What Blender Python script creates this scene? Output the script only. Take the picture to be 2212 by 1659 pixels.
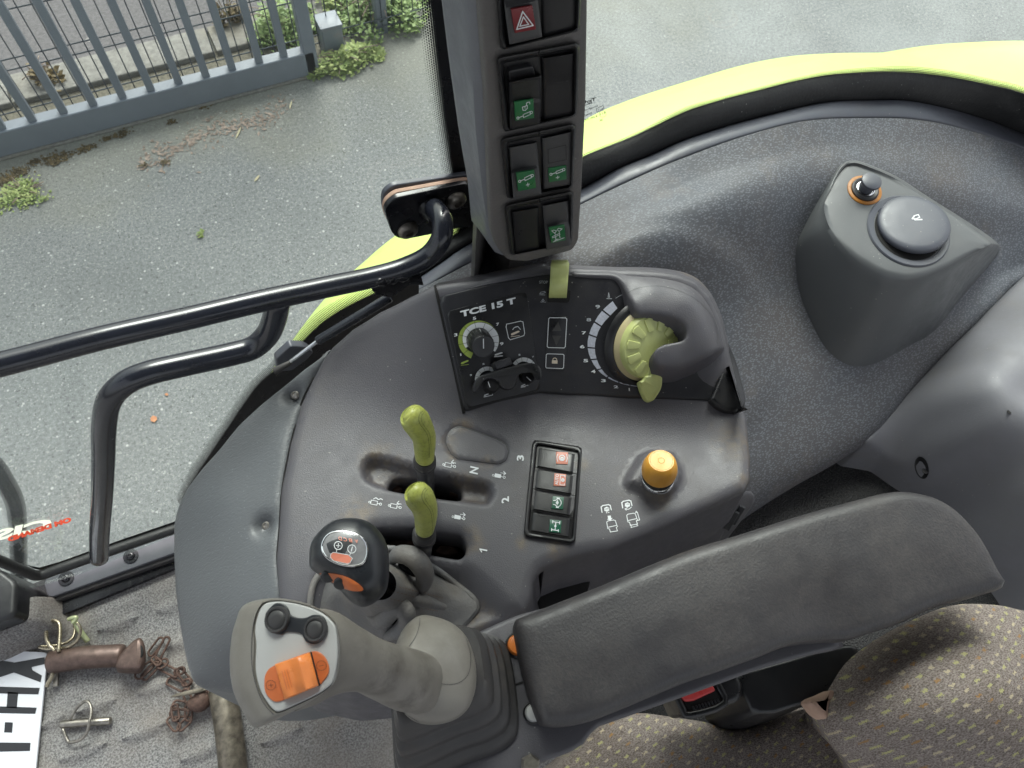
import bpy, bmesh, math, random
import numpy as np
from mathutils import Vector, Matrix
from mathutils.geometry import delaunay_2d_cdt
for o in list(bpy.data.objects): bpy.data.objects.remove(o)
random.seed(7); rng = np.random.default_rng(7)
SC = bpy.context.scene; COL = SC.collection; PI = math.pi
# ------------------------------------------------------------------ camera
F = 760.0; S = 1024 / 2212.0
_U = np.array([62, 372, 760.0]); _U /= np.linalg.norm(_U)
_X = np.array([1, 0, 0.0]); _X -= _X @ _U * _U; _X /= np.linalg.norm(_X); _Y = np.cross(_U, _X)
_t = math.radians(25.53)
CR = np.array([[math.cos(_t), math.sin(_t), 0], [-math.sin(_t), math.cos(_t), 0], [0, 0, 1]]) @ np.array([_X, _Y, _U])
CP = np.array([0, 0, 1.45])
cd = bpy.data.cameras.new('camera'); cam = bpy.data.objects.new('camera', cd); COL.objects.link(cam)
cam.matrix_world = Matrix.Translation(CP) @ Matrix(CR.tolist()).to_4x4()
cd.sensor_width = 36; cd.lens = F / 1024 * 36; cd.clip_start = 0.02; cd.clip_end = 400
cd.dof.use_dof = True; cd.dof.focus_distance = 0.76; cd.dof.aperture_fstop = 24
SC.camera = cam
# ------------------------------------------------------------------ light
wd = bpy.data.worlds.new('World'); SC.world = wd; wd.use_nodes = True
nt = wd.node_tree; bgn = nt.nodes['Background']
sk = nt.nodes.new('ShaderNodeTexSky'); sk.sky_type = 'NISHITA'; sk.sun_disc = False
sk.sun_elevation = math.radians(52); sk.sun_rotation = math.radians(25)
sk.air_density = 1.6; sk.dust_density = 6.0; sk.ozone_density = 1.0
hs = nt.nodes.new('ShaderNodeHueSaturation'); hs.inputs['Saturation'].default_value = 0.30
nt.links.new(sk.outputs[0], hs.inputs['Color']); nt.links.new(hs.outputs[0], bgn.inputs[0]); bgn.inputs[1].default_value = 0.15
sl = bpy.data.lights.new('sun', 'SUN'); sl.energy = 1.5; sl.angle = math.radians(26); sl.color = (1, .985, .965)
sun = bpy.data.objects.new('sun', sl); COL.objects.link(sun)
sd = Vector((math.sin(math.radians(25)) * math.cos(math.radians(52)), math.cos(math.radians(25)) * math.cos(math.radians(52)), math.sin(math.radians(52))))
sun.rotation_euler = sd.to_track_quat('Z', 'Y').to_euler(); sun.location = (2, 3, 6)
SC.view_settings.view_transform = 'Standard'; SC.view_settings.look = 'None'; SC.view_settings.gamma = 1
SC.view_settings.exposure = 0.9
SC.render.engine = 'CYCLES'
try: SC.cycles.max_bounces = 6; SC.cycles.transparent_max_bounces = 12
except Exception: pass
# ------------------------------------------------------------------ pixel helpers (reference 2212 wide)
def ray(u, v): return CR @ np.array([u * S - 512, 384 - v * S, -F])
def W(u, v, z):
    r = ray(u, v); return CP + r * ((z - CP[2]) / r[2])
def G(u, v, y):
    r = ray(u, v); return CP + r * (y / r[1])
def Q(i, j, x, y): return (i * 737.33 + x / 3.0, j * 553 + y / 3.0)
def Ws(pts, z): return [W(p[0], p[1], z) for p in pts]
def Gs(pts, y): return [G(p[0], p[1], y) for p in pts]
def px(p, d=None):
    q = CR.T @ (np.array(p) - CP); return (512 + F * q[0] / -q[2]) / S, (384 - F * q[1] / -q[2]) / S
YG = 0.545      # plane of the cab's side glass
# ------------------------------------------------------------------ materials
def srgb(h):
    c = [int(h[i:i + 2], 16) / 255 for i in (0, 2, 4)]
    return tuple((x / 12.92 if x <= .04045 else ((x + .055) / 1.055) ** 2.4) for x in c)
class N:
    def __init__(s, name):
        s.m = bpy.data.materials.new(name); s.m.use_nodes = True; s.t = s.m.node_tree
        s.b = s.t.nodes['Principled BSDF']; s.out = s.t.nodes['Material Output']; s._c = None
    def n(s, ty, **k):
        x = s.t.nodes.new(ty)
        for a, b in k.items(): setattr(x, a, b)
        return x
    def l(s, a, b): s.t.links.new(a, b)
    def co(s):
        if s._c is None: s._c = s.n('ShaderNodeTexCoord')
        return s._c.outputs['Object']
    def mapped(s, sc=(1, 1, 1), rot=(0, 0, 0), src=None):
        m = s.n('ShaderNodeMapping'); m.inputs['Scale'].default_value = sc; m.inputs['Rotation'].default_value = rot
        s.l(src or s.co(), m.inputs['Vector']); return m.outputs[0]
    def noise(s, scale, det=3, rough=.55, src=None, dist=0):
        x = s.n('ShaderNodeTexNoise'); x.inputs['Scale'].default_value = scale; x.inputs['Detail'].default_value = det
        x.inputs['Roughness'].default_value = rough; x.inputs['Distortion'].default_value = dist
        s.l(src or s.co(), x.inputs['Vector']); return x.outputs['Fac']
    def vor(s, scale, feat='F1', out='Distance', src=None, rnd=1.0):
        x = s.n('ShaderNodeTexVoronoi'); x.feature = feat; x.inputs['Scale'].default_value = scale
        x.inputs['Randomness'].default_value = rnd
        s.l(src or s.co(), x.inputs['Vector']); return x.outputs[out]
    def ramp(s, fac, a, b, c0=0.0, c1=1.0):
        x = s.n('ShaderNodeMapRange'); x.inputs['From Min'].default_value = a; x.inputs['From Max'].default_value = b
        x.inputs['To Min'].default_value = c0; x.inputs['To Max'].default_value = c1
        s.l(fac, x.inputs['Value']); return x.outputs[0]
    def math(s, op, a, b=None, c=None):
        x = s.n('ShaderNodeMath', operation=op)
        for i, q in enumerate((a, b, c)):
            if q is None: continue
            if isinstance(q, (int, float)): x.inputs[i].default_value = q
            else: s.l(q, x.inputs[i])
        return x.outputs[0]
    def mix(s, fac, a, b):
        x = s.n('ShaderNodeMix', data_type='RGBA')
        for sock, q in ((x.inputs[0], fac), (x.inputs[6], a), (x.inputs[7], b)):
            if isinstance(q, (int, float)): sock.default_value = q
            elif isinstance(q, tuple): sock.default_value = (*q[:3], 1)
            else: s.l(q, sock)
        return x.outputs[2]
    def bump(s, h, st=.3, d=.001, prev=None):
        x = s.n('ShaderNodeBump'); x.inputs['Strength'].default_value = st; x.inputs['Distance'].default_value = d
        s.l(h, x.inputs['Height'])
        if prev is not None: s.l(prev, x.inputs['Normal'])
        return x.outputs[0]
    def fin(s, col=None, rough=.5, nrm=None, metal=0, coat=0, spec=.5):
        b = s.b
        if col is not None:
            if isinstance(col, tuple): b.inputs['Base Color'].default_value = (*col[:3], 1)
            else: s.l(col, b.inputs['Base Color'])
        if isinstance(rough, (int, float)): b.inputs['Roughness'].default_value = rough
        else: s.l(rough, b.inputs['Roughness'])
        if nrm is not None: s.l(nrm, b.inputs['Normal'])
        b.inputs['Metallic'].default_value = metal; b.inputs['Coat Weight'].default_value = coat
        b.inputs['Specular IOR Level'].default_value = spec
        return s.m
def plastic(name, base, rough=.5, grain=700, gst=.25, dust=(.19, .165, .13), damt=.35, flecks=True, spec=.5):
    s = N(name)
    n1 = s.noise(9, 5, .6); n2 = s.noise(55, 4, .65)
    f = s.math('MULTIPLY', s.ramp(n1, .42, .75), s.ramp(n2, .35, .75))
    c = s.mix(s.math('MULTIPLY', f, damt), base, dust)
    c = s.mix(s.ramp(s.noise(3.5, 2), .3, .7, 0, .25), c, tuple(x * .7 for x in base))
    if flecks:
        v = s.vor(140); c = s.mix(s.math('MULTIPLY', s.math('LESS_THAN', v, .10), s.ramp(s.noise(30, 2), .55, .6, 0, .55)), c, (.33, .32, .30))
        st = s.mapped((30, 420, 200), (0, 0, .7)); sc = s.math('LESS_THAN', s.vor(1, src=st), .045)
        st2 = s.mapped((380, 26, 200), (0, 0, .3)); sc2 = s.math('LESS_THAN', s.vor(1, src=st2), .04)
        c = s.mix(s.math('MULTIPLY', s.math('MAXIMUM', sc, sc2), .4), c, (.27, .27, .27))
    r = s.ramp(n2, .3, .7, rough - .07, rough + .12)
    g = s.noise(grain, 2, .5)
    return s.fin(c, r, s.bump(g, gst, .0006), spec=spec)
def grime_shade(mat, spots, col=(.13, .10, .07), amt=.7, nscale=90):
    """irregular patches of dirt, plus painted hollow shade on the joystick stem, at given places on one object (object space)"""
    s = N.__new__(N); s.m = mat; s.t = mat.node_tree; s._c = None; s.b = s.t.nodes['Principled BSDF']
    old = s.b.inputs['Base Color'].links[0].from_socket; f = None
    nz = s.noise(nscale, 5, .7); nb = s.noise(22, 3, .6)
    for p, r in spots:
        v = s.n('ShaderNodeVectorMath', operation='DISTANCE'); s.l(s.co(), v.inputs[0]); v.inputs[1].default_value = tuple(float(x) for x in p)
        q = s.ramp(s.math('ADD', v.outputs['Value'], s.ramp(nb, .3, .7, -r * .5, r * .5)), r, r * .25); f = q if f is None else s.math('MAXIMUM', f, q)
    c = s.mix(s.math('MULTIPLY', s.math('MULTIPLY', f, s.ramp(nz, .35, .62)), amt), old, col); s.l(c, s.b.inputs['Base Color']); return mat
def decal(surf, pts, h, k=5):
    """thin film that follows a surface inside a traced outline"""
    O = resample(cr([np.r_[p[0], p[1], 0] for p in pts], 4, True), 48, True); cc = sum(O) / len(O); rws = []
    for t in (1.0, .999) + tuple(np.linspace(.9, .02, k)): rws.append([surf(cc[0] + (o[0] - cc[0]) * t, cc[1] + (o[1] - cc[1]) * t, h if t < .9995 else -.0004) for o in O])
    return rowsmesh(rws, True, False, True)
def simple(name, base, rough=.4, metal=0, coat=0, var=.25, sc=60, gst=.1, spec=.5):
    s = N(name); n = s.noise(sc, 4, .6)
    c = s.mix(s.ramp(n, .3, .75, 0, 1), base, tuple(x * (1 - var) for x in base))
    return s.fin(c, s.ramp(n, .3, .7, max(.03, rough - .06), rough + .1), s.bump(s.noise(sc * 8, 2), gst, .0005), metal=metal, coat=coat, spec=spec)
M = {}
M['plastic'] = plastic('console_plastic', (.083, .080, .091), .42, 900, .45, damt=.22)
M['plastic_dark'] = plastic('dark_plastic', (.022, .022, .026), .38, 900, .25, damt=.25)
M['rocker_grey'] = plastic('rocker_grey', (.055, .055, .058), .42, 800, .15, damt=.2, flecks=False)
M['plastic_black'] = plastic('black_plastic', (.012, .012, .014), .33, 800, .12, damt=.10, flecks=False)
M['panel_black'] = plastic('instrument_black', (.014, .014, .018), .42, 900, .25, damt=.14)
M['pillar'] = plastic('pillar_plastic', (.165, .172, .195), .45, 600, .55)
M['pillar_front'] = plastic('pillar_front_plastic', (.125, .118, .116), .52, 420, .9, damt=.5)
M['trim_blue'] = plastic('trim_blue_grey', (.075, .08, .10), .36, 900, .15, damt=.3)
M['cover_grey'] = plastic('cover_grey', (.105, .11, .115), .38, 900, .2, damt=.15)
M['rear_panel'] = plastic('rear_panel_plastic', (.17, .17, .188), .55, 500, .2, damt=.3)
M['armrest'] = plastic('armrest_vinyl', (.036, .034, .038), .44, 500, .4, damt=.3, dust=(.12, .10, .088), flecks=False)
M['grip_beige'] = plastic('grip_rubber', (.205, .192, .172), .36, 900, .15, dust=(.085, .07, .055), damt=1.0, flecks=False)
M['rubber'] = plastic('boot_rubber', (.04, .038, .04), .5, 500, .3, dust=(.15, .12, .09), damt=.6, flecks=False)
M['faceplate'] = simple('light_grey_plate', (.44, .44, .435), .35, var=.12, sc=25)
M['knob_rubber'] = simple('knob_black', (.018, .02, .025), .32, var=.3)
M['button'] = simple('button_grey', (.045, .043, .045), .45, var=.35)
M['orange'] = simple('orange_plastic', (.78, .23, .05), .3, var=.18)
M['orange_dark'] = simple('orange_dark_plastic', (.55, .14, .04), .4, var=.12)
M['amber'] = simple('amber_plastic', (.75, .36, .05), .38, var=.12)
M['lever_green'] = None
s = N('lever_green'); n = s.noise(60, 5, .7); n0 = s.noise(400, 3, .7)
c = s.mix(s.ramp(n, .3, .7), (.43, .45, .11), (.32, .36, .08))
sp = s.n('ShaderNodeSeparateXYZ'); s.l(s.co(), sp.inputs[0])
c = s.mix(s.math('MULTIPLY', s.ramp(n0, .45, .65), s.ramp(n, .35, .65, .1, .45)), c, (.09, .08, .03))
M['lever_green'] = s.fin(c, .36, s.bump(n0, .15, .0005))
M['knob_green'] = simple('knob_green', (.50, .54, .21), .38, var=.14)
M['tan'] = simple('tan_ring', (.50, .43, .24), .4, var=.10)
M['white'] = simple('print_white', (.72, .74, .76), .5, var=.06)
M['print_grey'] = simple('print_worn', (.42, .44, .47), .5, var=.35, sc=300)
M['silver_print'] = simple('print_silver', (.55, .57, .66), .45, var=.3, sc=400)
M['red_dark'] = simple('icon_red', (.19, .022, .028), .3, var=.1)
M['icon_orange'] = simple('icon_salmon', (.62, .20, .13), .35, var=.1)
M['icon_green'] = simple('icon_green', (.018, .15, .05), .3, var=.15)
M['icon_green_dark'] = simple('icon_green_dark', (.008, .09, .05), .3, var=.15)
M['icon_cream'] = simple('icon_cream', (.7, .6, .48), .5, var=.05)
M['green_print'] = simple('print_green', (.28, .36, .07), .45, var=.05)
M['arrow_grey'] = simple('arrow_grey', (.05, .048, .046), .5)
M['seatbelt_red'] = simple('buckle_red', (.62, .06, .06), .3, var=.12)
M['chrome'] = simple('chrome_ring', (.75, .76, .78), .12, metal=1, var=.1)
M['steel'] = simple('worn_steel', (.38, .35, .31), .35, metal=.9, var=.55, sc=120, gst=.5)
M['zinc'] = simple('yellow_zinc', (.48, .42, .31), .28, metal=.95, var=.3, sc=150)
M['zinc_green'] = simple('pale_zinc', (.66, .72, .42), .35, metal=.6, var=.2)
M['rust'] = simple('rusty_iron', (.13, .075, .058), .7, metal=.15, var=.6, sc=140, gst=.9)
M['pin_steel'] = simple('pin_brown_steel', (.15, .10, .085), .42, metal=.45, var=.5, sc=90, gst=.5)
M['rust_pipe'] = simple('grimy_pipe', (.22, .19, .15), .42, metal=.55, var=.8, sc=70, gst=.6)
M['screw'] = simple('screw_steel', (.45, .42, .38), .35, metal=.8, var=.5, sc=400)
M['alu'] = simple('aluminium_sill', (.075, .078, .09), .55, metal=.0, var=.18, sc=40)
M['tube'] = simple('handrail_black', (.017, .019, .028), .2, coat=.25, var=.35, sc=30)
M['bracket_black'] = simple('bracket_black', (.008, .008, .011), .22, var=.3)
M['void'] = simple('dark_cavity', (.006, .005, .005), .8, var=.4)
M['frit'] = simple('frit_black', (.006, .006, .008), .3, var=.3)
M['seal'] = plastic('rubber_seal', (.010, .010, .011), .55, 260, .9, dust=(.10, .10, .10), damt=.35)
M['plate_white'] = simple('plate_white', (.70, .71, .76), .3, var=.06, sc=20)
M['plate_black'] = simple('plate_black', (.018, .018, .022), .35, var=.2)
M['foam'] = simple('foam_pink', (.50, .33, .25), .8, var=.3, sc=50, gst=.6)
M['gate'] = simple('gate_paint', (.19, .212, .25), .42, var=.12, sc=8)
M['wire'] = simple('fence_wire', (.055, .065, .08), .45, var=.15)
M['lime'] = simple('lime_paint', (.60, .74, .22), .42, coat=.1, var=.05, sc=5, gst=.02)
M['tail_red'] = simple('sticker_red', (.75, .08, .03), .4, var=.1)
M['sticker_cream'] = simple('sticker_cream', (.85, .88, .74), .4, var=.06)
for k_ in ('tail_red', 'sticker_cream'):      # thin vinyl film lets daylight through
    t_ = M[k_].node_tree; p_ = t_.nodes['Principled BSDF']; tl_ = t_.nodes.new('ShaderNodeBsdfTranslucent'); mx_ = t_.nodes.new('ShaderNodeMixShader'); mx_.inputs[0].default_value = .7
    tl_.inputs[0].default_value = (.7, .08, .04, 1) if k_ == 'tail_red' else (.9, .92, .78, 1)
    t_.links.new(p_.outputs[0], mx_.inputs[1]); t_.links.new(tl_.outputs[0], mx_.inputs[2]); t_.links.new(mx_.outputs[0], t_.nodes['Material Output'].inputs[0])
M['stitch'] = simple('stitching', (.22, .13, .07), .8)
# leather-like cowl
s = N('cowl_leather'); g = s.noise(230, 3, .6, src=s.mapped((1, 2.2, 1)))
c = s.mix(s.ramp(s.noise(8, 4), .35, .7, 0, .5), (.108, .115, .124), (.088, .09, .096))
c = s.mix(s.ramp(s.vor(160), .12, .07, 0, .5), c, (.22, .24, .27))
M['cowl'] = s.fin(c, .42, s.bump(g, .5, .0012))
# pebbled liner with pale grain marks
s = N('liner_grain'); mp = s.mapped((1, 2.1, 1.5), (0, 0, .6)); v = s.vor(250, src=mp)
marks = s.math('MULTIPLY', s.ramp(v, .50, .30), s.ramp(s.noise(150, 1), .30, .42))
c = s.mix(s.ramp(s.noise(6, 4), .35, .7, 0, 1), (.080, .087, .102), (.092, .086, .088))
c = s.mix(s.math('MULTIPLY', marks, .65), c, (.19, .20, .225))
c = s.mix(s.math('MULTIPLY', s.ramp(s.noise(14, 5, .7), .55, .8), .35), c, (.22, .18, .15))
M['liner'] = s.fin(c, .55, s.bump(s.ramp(v, .1, .5), .25, .0008), spec=.4)
# black carpet
s = N('black_carpet'); v = s.vor(330); 
M['carpet'] = s.fin(s.mix(s.ramp(v, .2, .7), (.030, .028, .028), (.010, .010, .011)), .7, s.bump(s.ramp(v, 0, .6), .9, .002))
# leather gaiter
s = N('gaiter_leather'); v = s.noise(260, 4, .7)
M['gaiter'] = s.fin(s.mix(s.ramp(s.noise(25, 4), .35, .7), (.135, .135, .14), (.145, .132, .12)), .5, s.bump(v, .6, .0015))
# rubber floor mat
s = N('floor_mat'); a = s.noise(330, 3, .7); b2 = s.noise(7, 5, .65)
c = s.mix(s.ramp(a, .38, .62), (.085, .083, .084), (.29, .282, .28))
c = s.mix(s.ramp(b2, .42, .72, 0, .55), c, (.17, .138, .115))
c = s.mix(s.ramp(s.noise(4, 3), .55, .75, 0, .4), c, (.40, .36, .31))
M['mat'] = s.fin(c, .75, s.bump(a, .8, .0015))
# woven seat fabric with staggered coloured dashes (object XY, metres)
s = N('seat_fabric'); sp = s.n('ShaderNodeSeparateXYZ'); s.l(s.mapped((1, 1, 1), (0, 0, math.radians(-8))), sp.inputs[0])
row = s.math('DIVIDE', sp.outputs[1], .0078); rf = s.math('FLOOR', row)
off = s.math('MULTIPLY', s.math('MODULO', rf, 3), .333)
cl = s.math('ADD', s.math('DIVIDE', sp.outputs[0], .0135), off)
wob = s.ramp(s.noise(900, 2), .3, .7, -.10, .10)
fu = s.math('ADD', s.math('ABSOLUTE', s.math('SUBTRACT', s.math('FRACT', cl), .5)), wob)
fv = s.math('ADD', s.math('ABSOLUTE', s.math('SUBTRACT', s.math('FRACT', row), .5)), s.math('MULTIPLY', wob, 1.2))
dm = s.math('MULTIPLY', s.math('LESS_THAN', fu, .17), s.math('LESS_THAN', fv, .12))
cv = s.n('ShaderNodeCombineXYZ'); s.l(s.math('FLOOR', cl), cv.inputs[0]); s.l(rf, cv.inputs[1])
wn = s.n('ShaderNodeTexWhiteNoise'); wn.noise_dimensions = '3D'; s.l(cv.outputs[0], wn.inputs['Vector'])
dc = s.mix(s.math('GREATER_THAN', wn.outputs['Value'], .45), (.46, .44, .20), (.52, .44, .30))
dc = s.mix(s.math('GREATER_THAN', wn.outputs['Value'], .8), dc, (.34, .19, .07))
w = s.noise(520, 2, .6, src=s.mapped((1, 2.0, 1)))
bs = s.mix(s.ramp(w, .35, .65), (.13, .106, .095), (.34, .295, .27))
bs = s.mix(s.ramp(s.noise(9, 4), .5, .75, 0, .45), bs, (.09, .06, .04))
M['fabric'] = s.fin(s.mix(s.math('MULTIPLY', dm, .85), bs, dc), .9, s.bump(w, .7, .0015), spec=.2)
# yard surface, lane beyond, kerb
s = N('yard_asphalt'); a = s.noise(70, 6, .9); v = s.vor(60); v2 = s.vor(30); v3 = s.vor(95)
c = s.mix(s.ramp(a, .36, .64), (.108, .112, .115), (.31, .318, .316))
c = s.mix(s.ramp(s.noise(1.3, 4, .6), .4, .7, 0, .35), c, (.125, .133, .135))
c = s.mix(s.math('MULTIPLY', s.math('LESS_THAN', v3, .30), s.ramp(s.noise(80, 1), .48, .54, 0, .75)), c, (.36, .37, .35))
c = s.mix(s.ramp(s.noise(.55, 3, .6, dist=1.5), .5, .72, 0, .3), c, (.10, .104, .106))
wsp = s.math('MULTIPLY', s.math('LESS_THAN', v2, .15), s.ramp(s.noise(40, 1), .50, .56))
c = s.mix(s.math('MULTIPLY', wsp, .6), c, (.60, .60, .58))
c = s.mix(s.math('MULTIPLY', s.math('LESS_THAN', v, .24), s.ramp(s.noise(50, 1), .5, .6, 0, .7)), c, (.07, .075, .075))
# mossy, sandy strip along the gate (y near 2.9)
sp = s.n('ShaderNodeSeparateXYZ'); s.l(s.co(), sp.inputs[0])
st = s.math('ADD', sp.outputs[1], s.ramp(s.noise(2.2, 4), .3, .7, -.25, .25))
c = s.mix(s.math('MULTIPLY', s.ramp(st, 2.45, 2.95), .45), c, (.26, .25, .19))
# lighter lichen-covered area towards the rear of the yard
pl = s.math('MULTIPLY', s.ramp(sp.outputs[0], .9, 2.2), s.ramp(s.noise(2.6, 5, .6), .38, .66, .2, .75))
c = s.mix(pl, c, s.mix(s.ramp(a, .36, .64), (.21, .22, .215), (.41, .42, .415)))
M['yard'] = s.fin(c, .85, s.bump(a, .6, .006), spec=.3)
s = N('lane_asphalt'); a = s.noise(60, 4, .7)
c = s.mix(s.ramp(a, .3, .7), (.085, .08, .083), (.165, .155, .16))
c = s.mix(s.math('MULTIPLY', s.math('LESS_THAN', s.vor(6), .16), s.ramp(s.noise(3, 1), .45, .55)), c, (.45, .42, .40))
M['lane'] = s.fin(c, .85, s.bump(a, .5, .006), spec=.3)
s = N('kerb_concrete'); a = s.noise(45, 5, .7)
c = s.mix(s.ramp(a, .3, .7), (.14, .135, .125), (.27, .26, .24)); c = s.mix(s.ramp(s.noise(3, 4), .5, .7, 0, .5), c, (.20, .17, .12))
M['kerb'] = s.fin(c, .85, s.bump(a, .5, .005), spec=.3)
s = N('dirt_strip'); a = s.noise(70, 5, .7)
M['dirt'] = s.fin(s.mix(s.ramp(a, .3, .7), (.07, .065, .05), (.19, .175, .14)), .9, s.bump(a, .7, .006), spec=.2)
def leafmat(name, a, b):
    s = N(name); o = s.n('ShaderNodeTexCoord'); n = s.noise(35, 3)
    s.fin(s.mix(s.ramp(n, .35, .65), a, b), .6); s.b.inputs['Subsurface Weight'].default_value = 0; return s.m
M['leaf'] = leafmat('weed_leaf', (.20, .28, .08), (.42, .47, .18))
M['leaf2'] = leafmat('weed_leaf_dark', (.12, .20, .06), (.28, .36, .13))
M['moss'] = leafmat('moss_brown', (.05, .035, .012), (.13, .09, .03))
M['litter'] = leafmat('leaf_litter', (.15, .105, .08), (.34, .26, .21))
M['straw'] = leafmat('straw', (.45, .40, .25), (.52, .46, .30))
M['leafbrown'] = leafmat('fallen_leaf', (.45, .17, .07), (.55, .26, .12))
def glassmat():
    m = bpy.data.materials.new('cab_glass'); m.use_nodes = True; t = m.node_tree; t.nodes.clear()
    o = t.nodes.new('ShaderNodeOutputMaterial'); tr = t.nodes.new('ShaderNodeBsdfTransparent'); gl = t.nodes.new('ShaderNodeBsdfGlossy')
    tr.inputs[0].default_value = (.93, .97, .95, 1); gl.inputs['Roughness'].default_value = .01
    lw = t.nodes.new('ShaderNodeLayerWeight'); lw.inputs[0].default_value = .5; pw = t.nodes.new('ShaderNodeMath'); pw.operation = 'POWER'; pw.inputs[1].default_value = 4.5
    t.links.new(lw.outputs['Facing'], pw.inputs[0]); ma = t.nodes.new('ShaderNodeMath'); ma.operation = 'MULTIPLY_ADD'; ma.inputs[1].default_value = .8; ma.inputs[2].default_value = .02
    t.links.new(pw.outputs[0], ma.inputs[0])
    mx = t.nodes.new('ShaderNodeMixShader'); t.links.new(ma.outputs[0], mx.inputs[0]); t.links.new(tr.outputs[0], mx.inputs[1]); t.links.new(gl.outputs[0], mx.inputs[2])
    df = t.nodes.new('ShaderNodeBsdfDiffuse'); df.inputs[0].default_value = (.75, .8, .8, 1); nz = t.nodes.new('ShaderNodeTexNoise'); nz.inputs['Scale'].default_value = 4; nz.inputs['Detail'].default_value = 5
    tc = t.nodes.new('ShaderNodeTexCoord'); t.links.new(tc.outputs['Object'], nz.inputs['Vector']); mr = t.nodes.new('ShaderNodeMapRange'); mr.inputs['From Min'].default_value = .4; mr.inputs['From Max'].default_value = .75; mr.inputs['To Min'].default_value = .01; mr.inputs['To Max'].default_value = .07
    t.links.new(nz.outputs['Fac'], mr.inputs['Value']); m2 = t.nodes.new('ShaderNodeMixShader'); t.links.new(mr.outputs[0], m2.inputs[0]); t.links.new(mx.outputs[0], m2.inputs[1]); t.links.new(df.outputs[0], m2.inputs[2])
    t.links.new(m2.outputs[0], o.inputs[0]); return m
M['glass'] = glassmat()
def fritmat(name, lines=False):
    m = bpy.data.materials.new(name); m.use_nodes = True; t = m.node_tree; s = N.__new__(N); s.m = m; s.t = t; s._c = None
    s.b = t.nodes['Principled BSDF']; s.out = t.nodes['Material Output']
    uv = s.n('ShaderNodeUVMap'); sp = s.n('ShaderNodeSeparateXYZ'); s.l(uv.outputs[0], sp.inputs[0])
    u, v = sp.outputs[0], sp.outputs[1]            # u: along in cells, v: 0 solid .. 1 clear (times rows)
    if lines:
        k = s.math('ABSOLUTE', s.math('SUBTRACT', s.math('FRACT', u), .5))
        fac = s.math('LESS_THAN', k, s.ramp(v, 0, 6, .42, .10))
    else:
        uu = s.math('ADD', u, s.math('MULTIPLY', s.math('MODULO', s.math('FLOOR', v), 2), .5))
        a = s.math('SUBTRACT', s.math('FRACT', uu), .5); b = s.math('SUBTRACT', s.math('FRACT', v), .5)
        d = s.math('SQRT', s.math('ADD', s.math('MULTIPLY', a, a), s.math('MULTIPLY', b, b)))
        fac = s.math('LESS_THAN', d, s.ramp(v, 0, 7, .62, .12))
    tr = s.n('ShaderNodeBsdfTransparent'); mx = s.n('ShaderNodeMixShader'); s.l(fac, mx.inputs[0]); s.l(tr.outputs[0], mx.inputs[1]); s.l(s.b.outputs[0], mx.inputs[2])
    s.b.inputs['Base Color'].default_value = (.006, .006, .008, 1); s.b.inputs['Roughness'].default_value = .3
    s.l(mx.outputs[0], s.out.inputs[0]); return m
M['fritdots'] = fritmat('frit_dots'); M['fritlines'] = fritmat('frit_lines', True)
# ------------------------------------------------------------------ object helpers
def tag(o, label=None, cat=None, group=None, kind=None):
    if label: o['label'] = label
    if cat: o['category'] = cat
    if group: o['group'] = group
    if kind: o['kind'] = kind
    return o
def thing(name, label, cat, base=(0, 0, 0), group=None):
    o = bpy.data.objects.new(name, None); COL.objects.link(o); o.location = Vector([float(x) for x in base]); o.empty_display_size = .05
    return tag(o, label, cat, group)
def obj(name, V, Fc, mat, parent=None, smooth=True, ang=40, uvs=None, local=False, label=None):
    V = [tuple(float(c) for c in v) for v in V]; off = Vector((0, 0, 0))
    if parent is None:
        a = np.array(V); off = Vector(((a[:, 0].min() + a[:, 0].max()) / 2, (a[:, 1].min() + a[:, 1].max()) / 2, a[:, 2].min()))
        if local is True: off = Vector((0, 0, 0))
        V = [tuple(Vector(v) - off) for v in V]
    me = bpy.data.meshes.new(name); me.from_pydata(V, [], [tuple(int(i) for i in f) for f in Fc]); 
    me.validate(); me.update()
    bm = bmesh.new(); bm.from_mesh(me); bmesh.ops.remove_doubles(bm, verts=bm.verts, dist=1e-6) if uvs is None else None
    if uvs is None: bmesh.ops.recalc_face_normals(bm, faces=bm.faces)
    bm.to_mesh(me); bm.free()
    if uvs is not None:
        ul = me.uv_layers.new(name='UVMap')
        for lp in me.loops: ul.data[lp.index].uv = uvs[lp.vertex_index]
    if isinstance(mat, str): mat = M[mat]
    me.materials.append(mat)
    if smooth:
        me.shade_smooth()
        try: me.set_sharp_from_angle(angle=math.radians(ang))
        except Exception: pass
    o = bpy.data.objects.new(name, me); COL.objects.link(o)
    if parent is not None:
        o.parent = parent
        if parent.type == 'EMPTY' and not local: o.matrix_parent_inverse = Matrix.Translation(-parent.location)
    else: o.location = off
    if label: o['label'] = label
    return o
class MB:
    def __init__(s): s.V = []; s.F = []
    def add(s, V, Fc):
        k = len(s.V); s.V += [tuple(float(c) for c in v) for v in V]; s.F += [tuple(i + k for i in f) for f in Fc]; return s
    def build(s, name, mat, parent=None, **k): return obj(name, s.V, s.F, mat, parent, **k)
def cr(pts, n=8, closed=False):
    P = [np.array(p, float) for p in pts]; out = []; m = len(P)
    if m < 3: return P
    rngi = range(m if closed else m - 1)
    for i in rngi:
        p0 = P[(i - 1) % m] if (closed or i > 0) else 2 * P[0] - P[1]
        p1 = P[i]; p2 = P[(i + 1) % m]
        p3 = P[(i + 2) % m] if (closed or i + 2 < m) else 2 * P[m - 1] - P[m - 2]
        for k in range(n):
            t = k / n
            out.append(.5 * ((2 * p1) + (-p0 + p2) * t + (2 * p0 - 5 * p1 + 4 * p2 - p3) * t * t + (-p0 + 3 * p1 - 3 * p2 + p3) * t ** 3))
    if not closed: out.append(P[-1])
    return out
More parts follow.
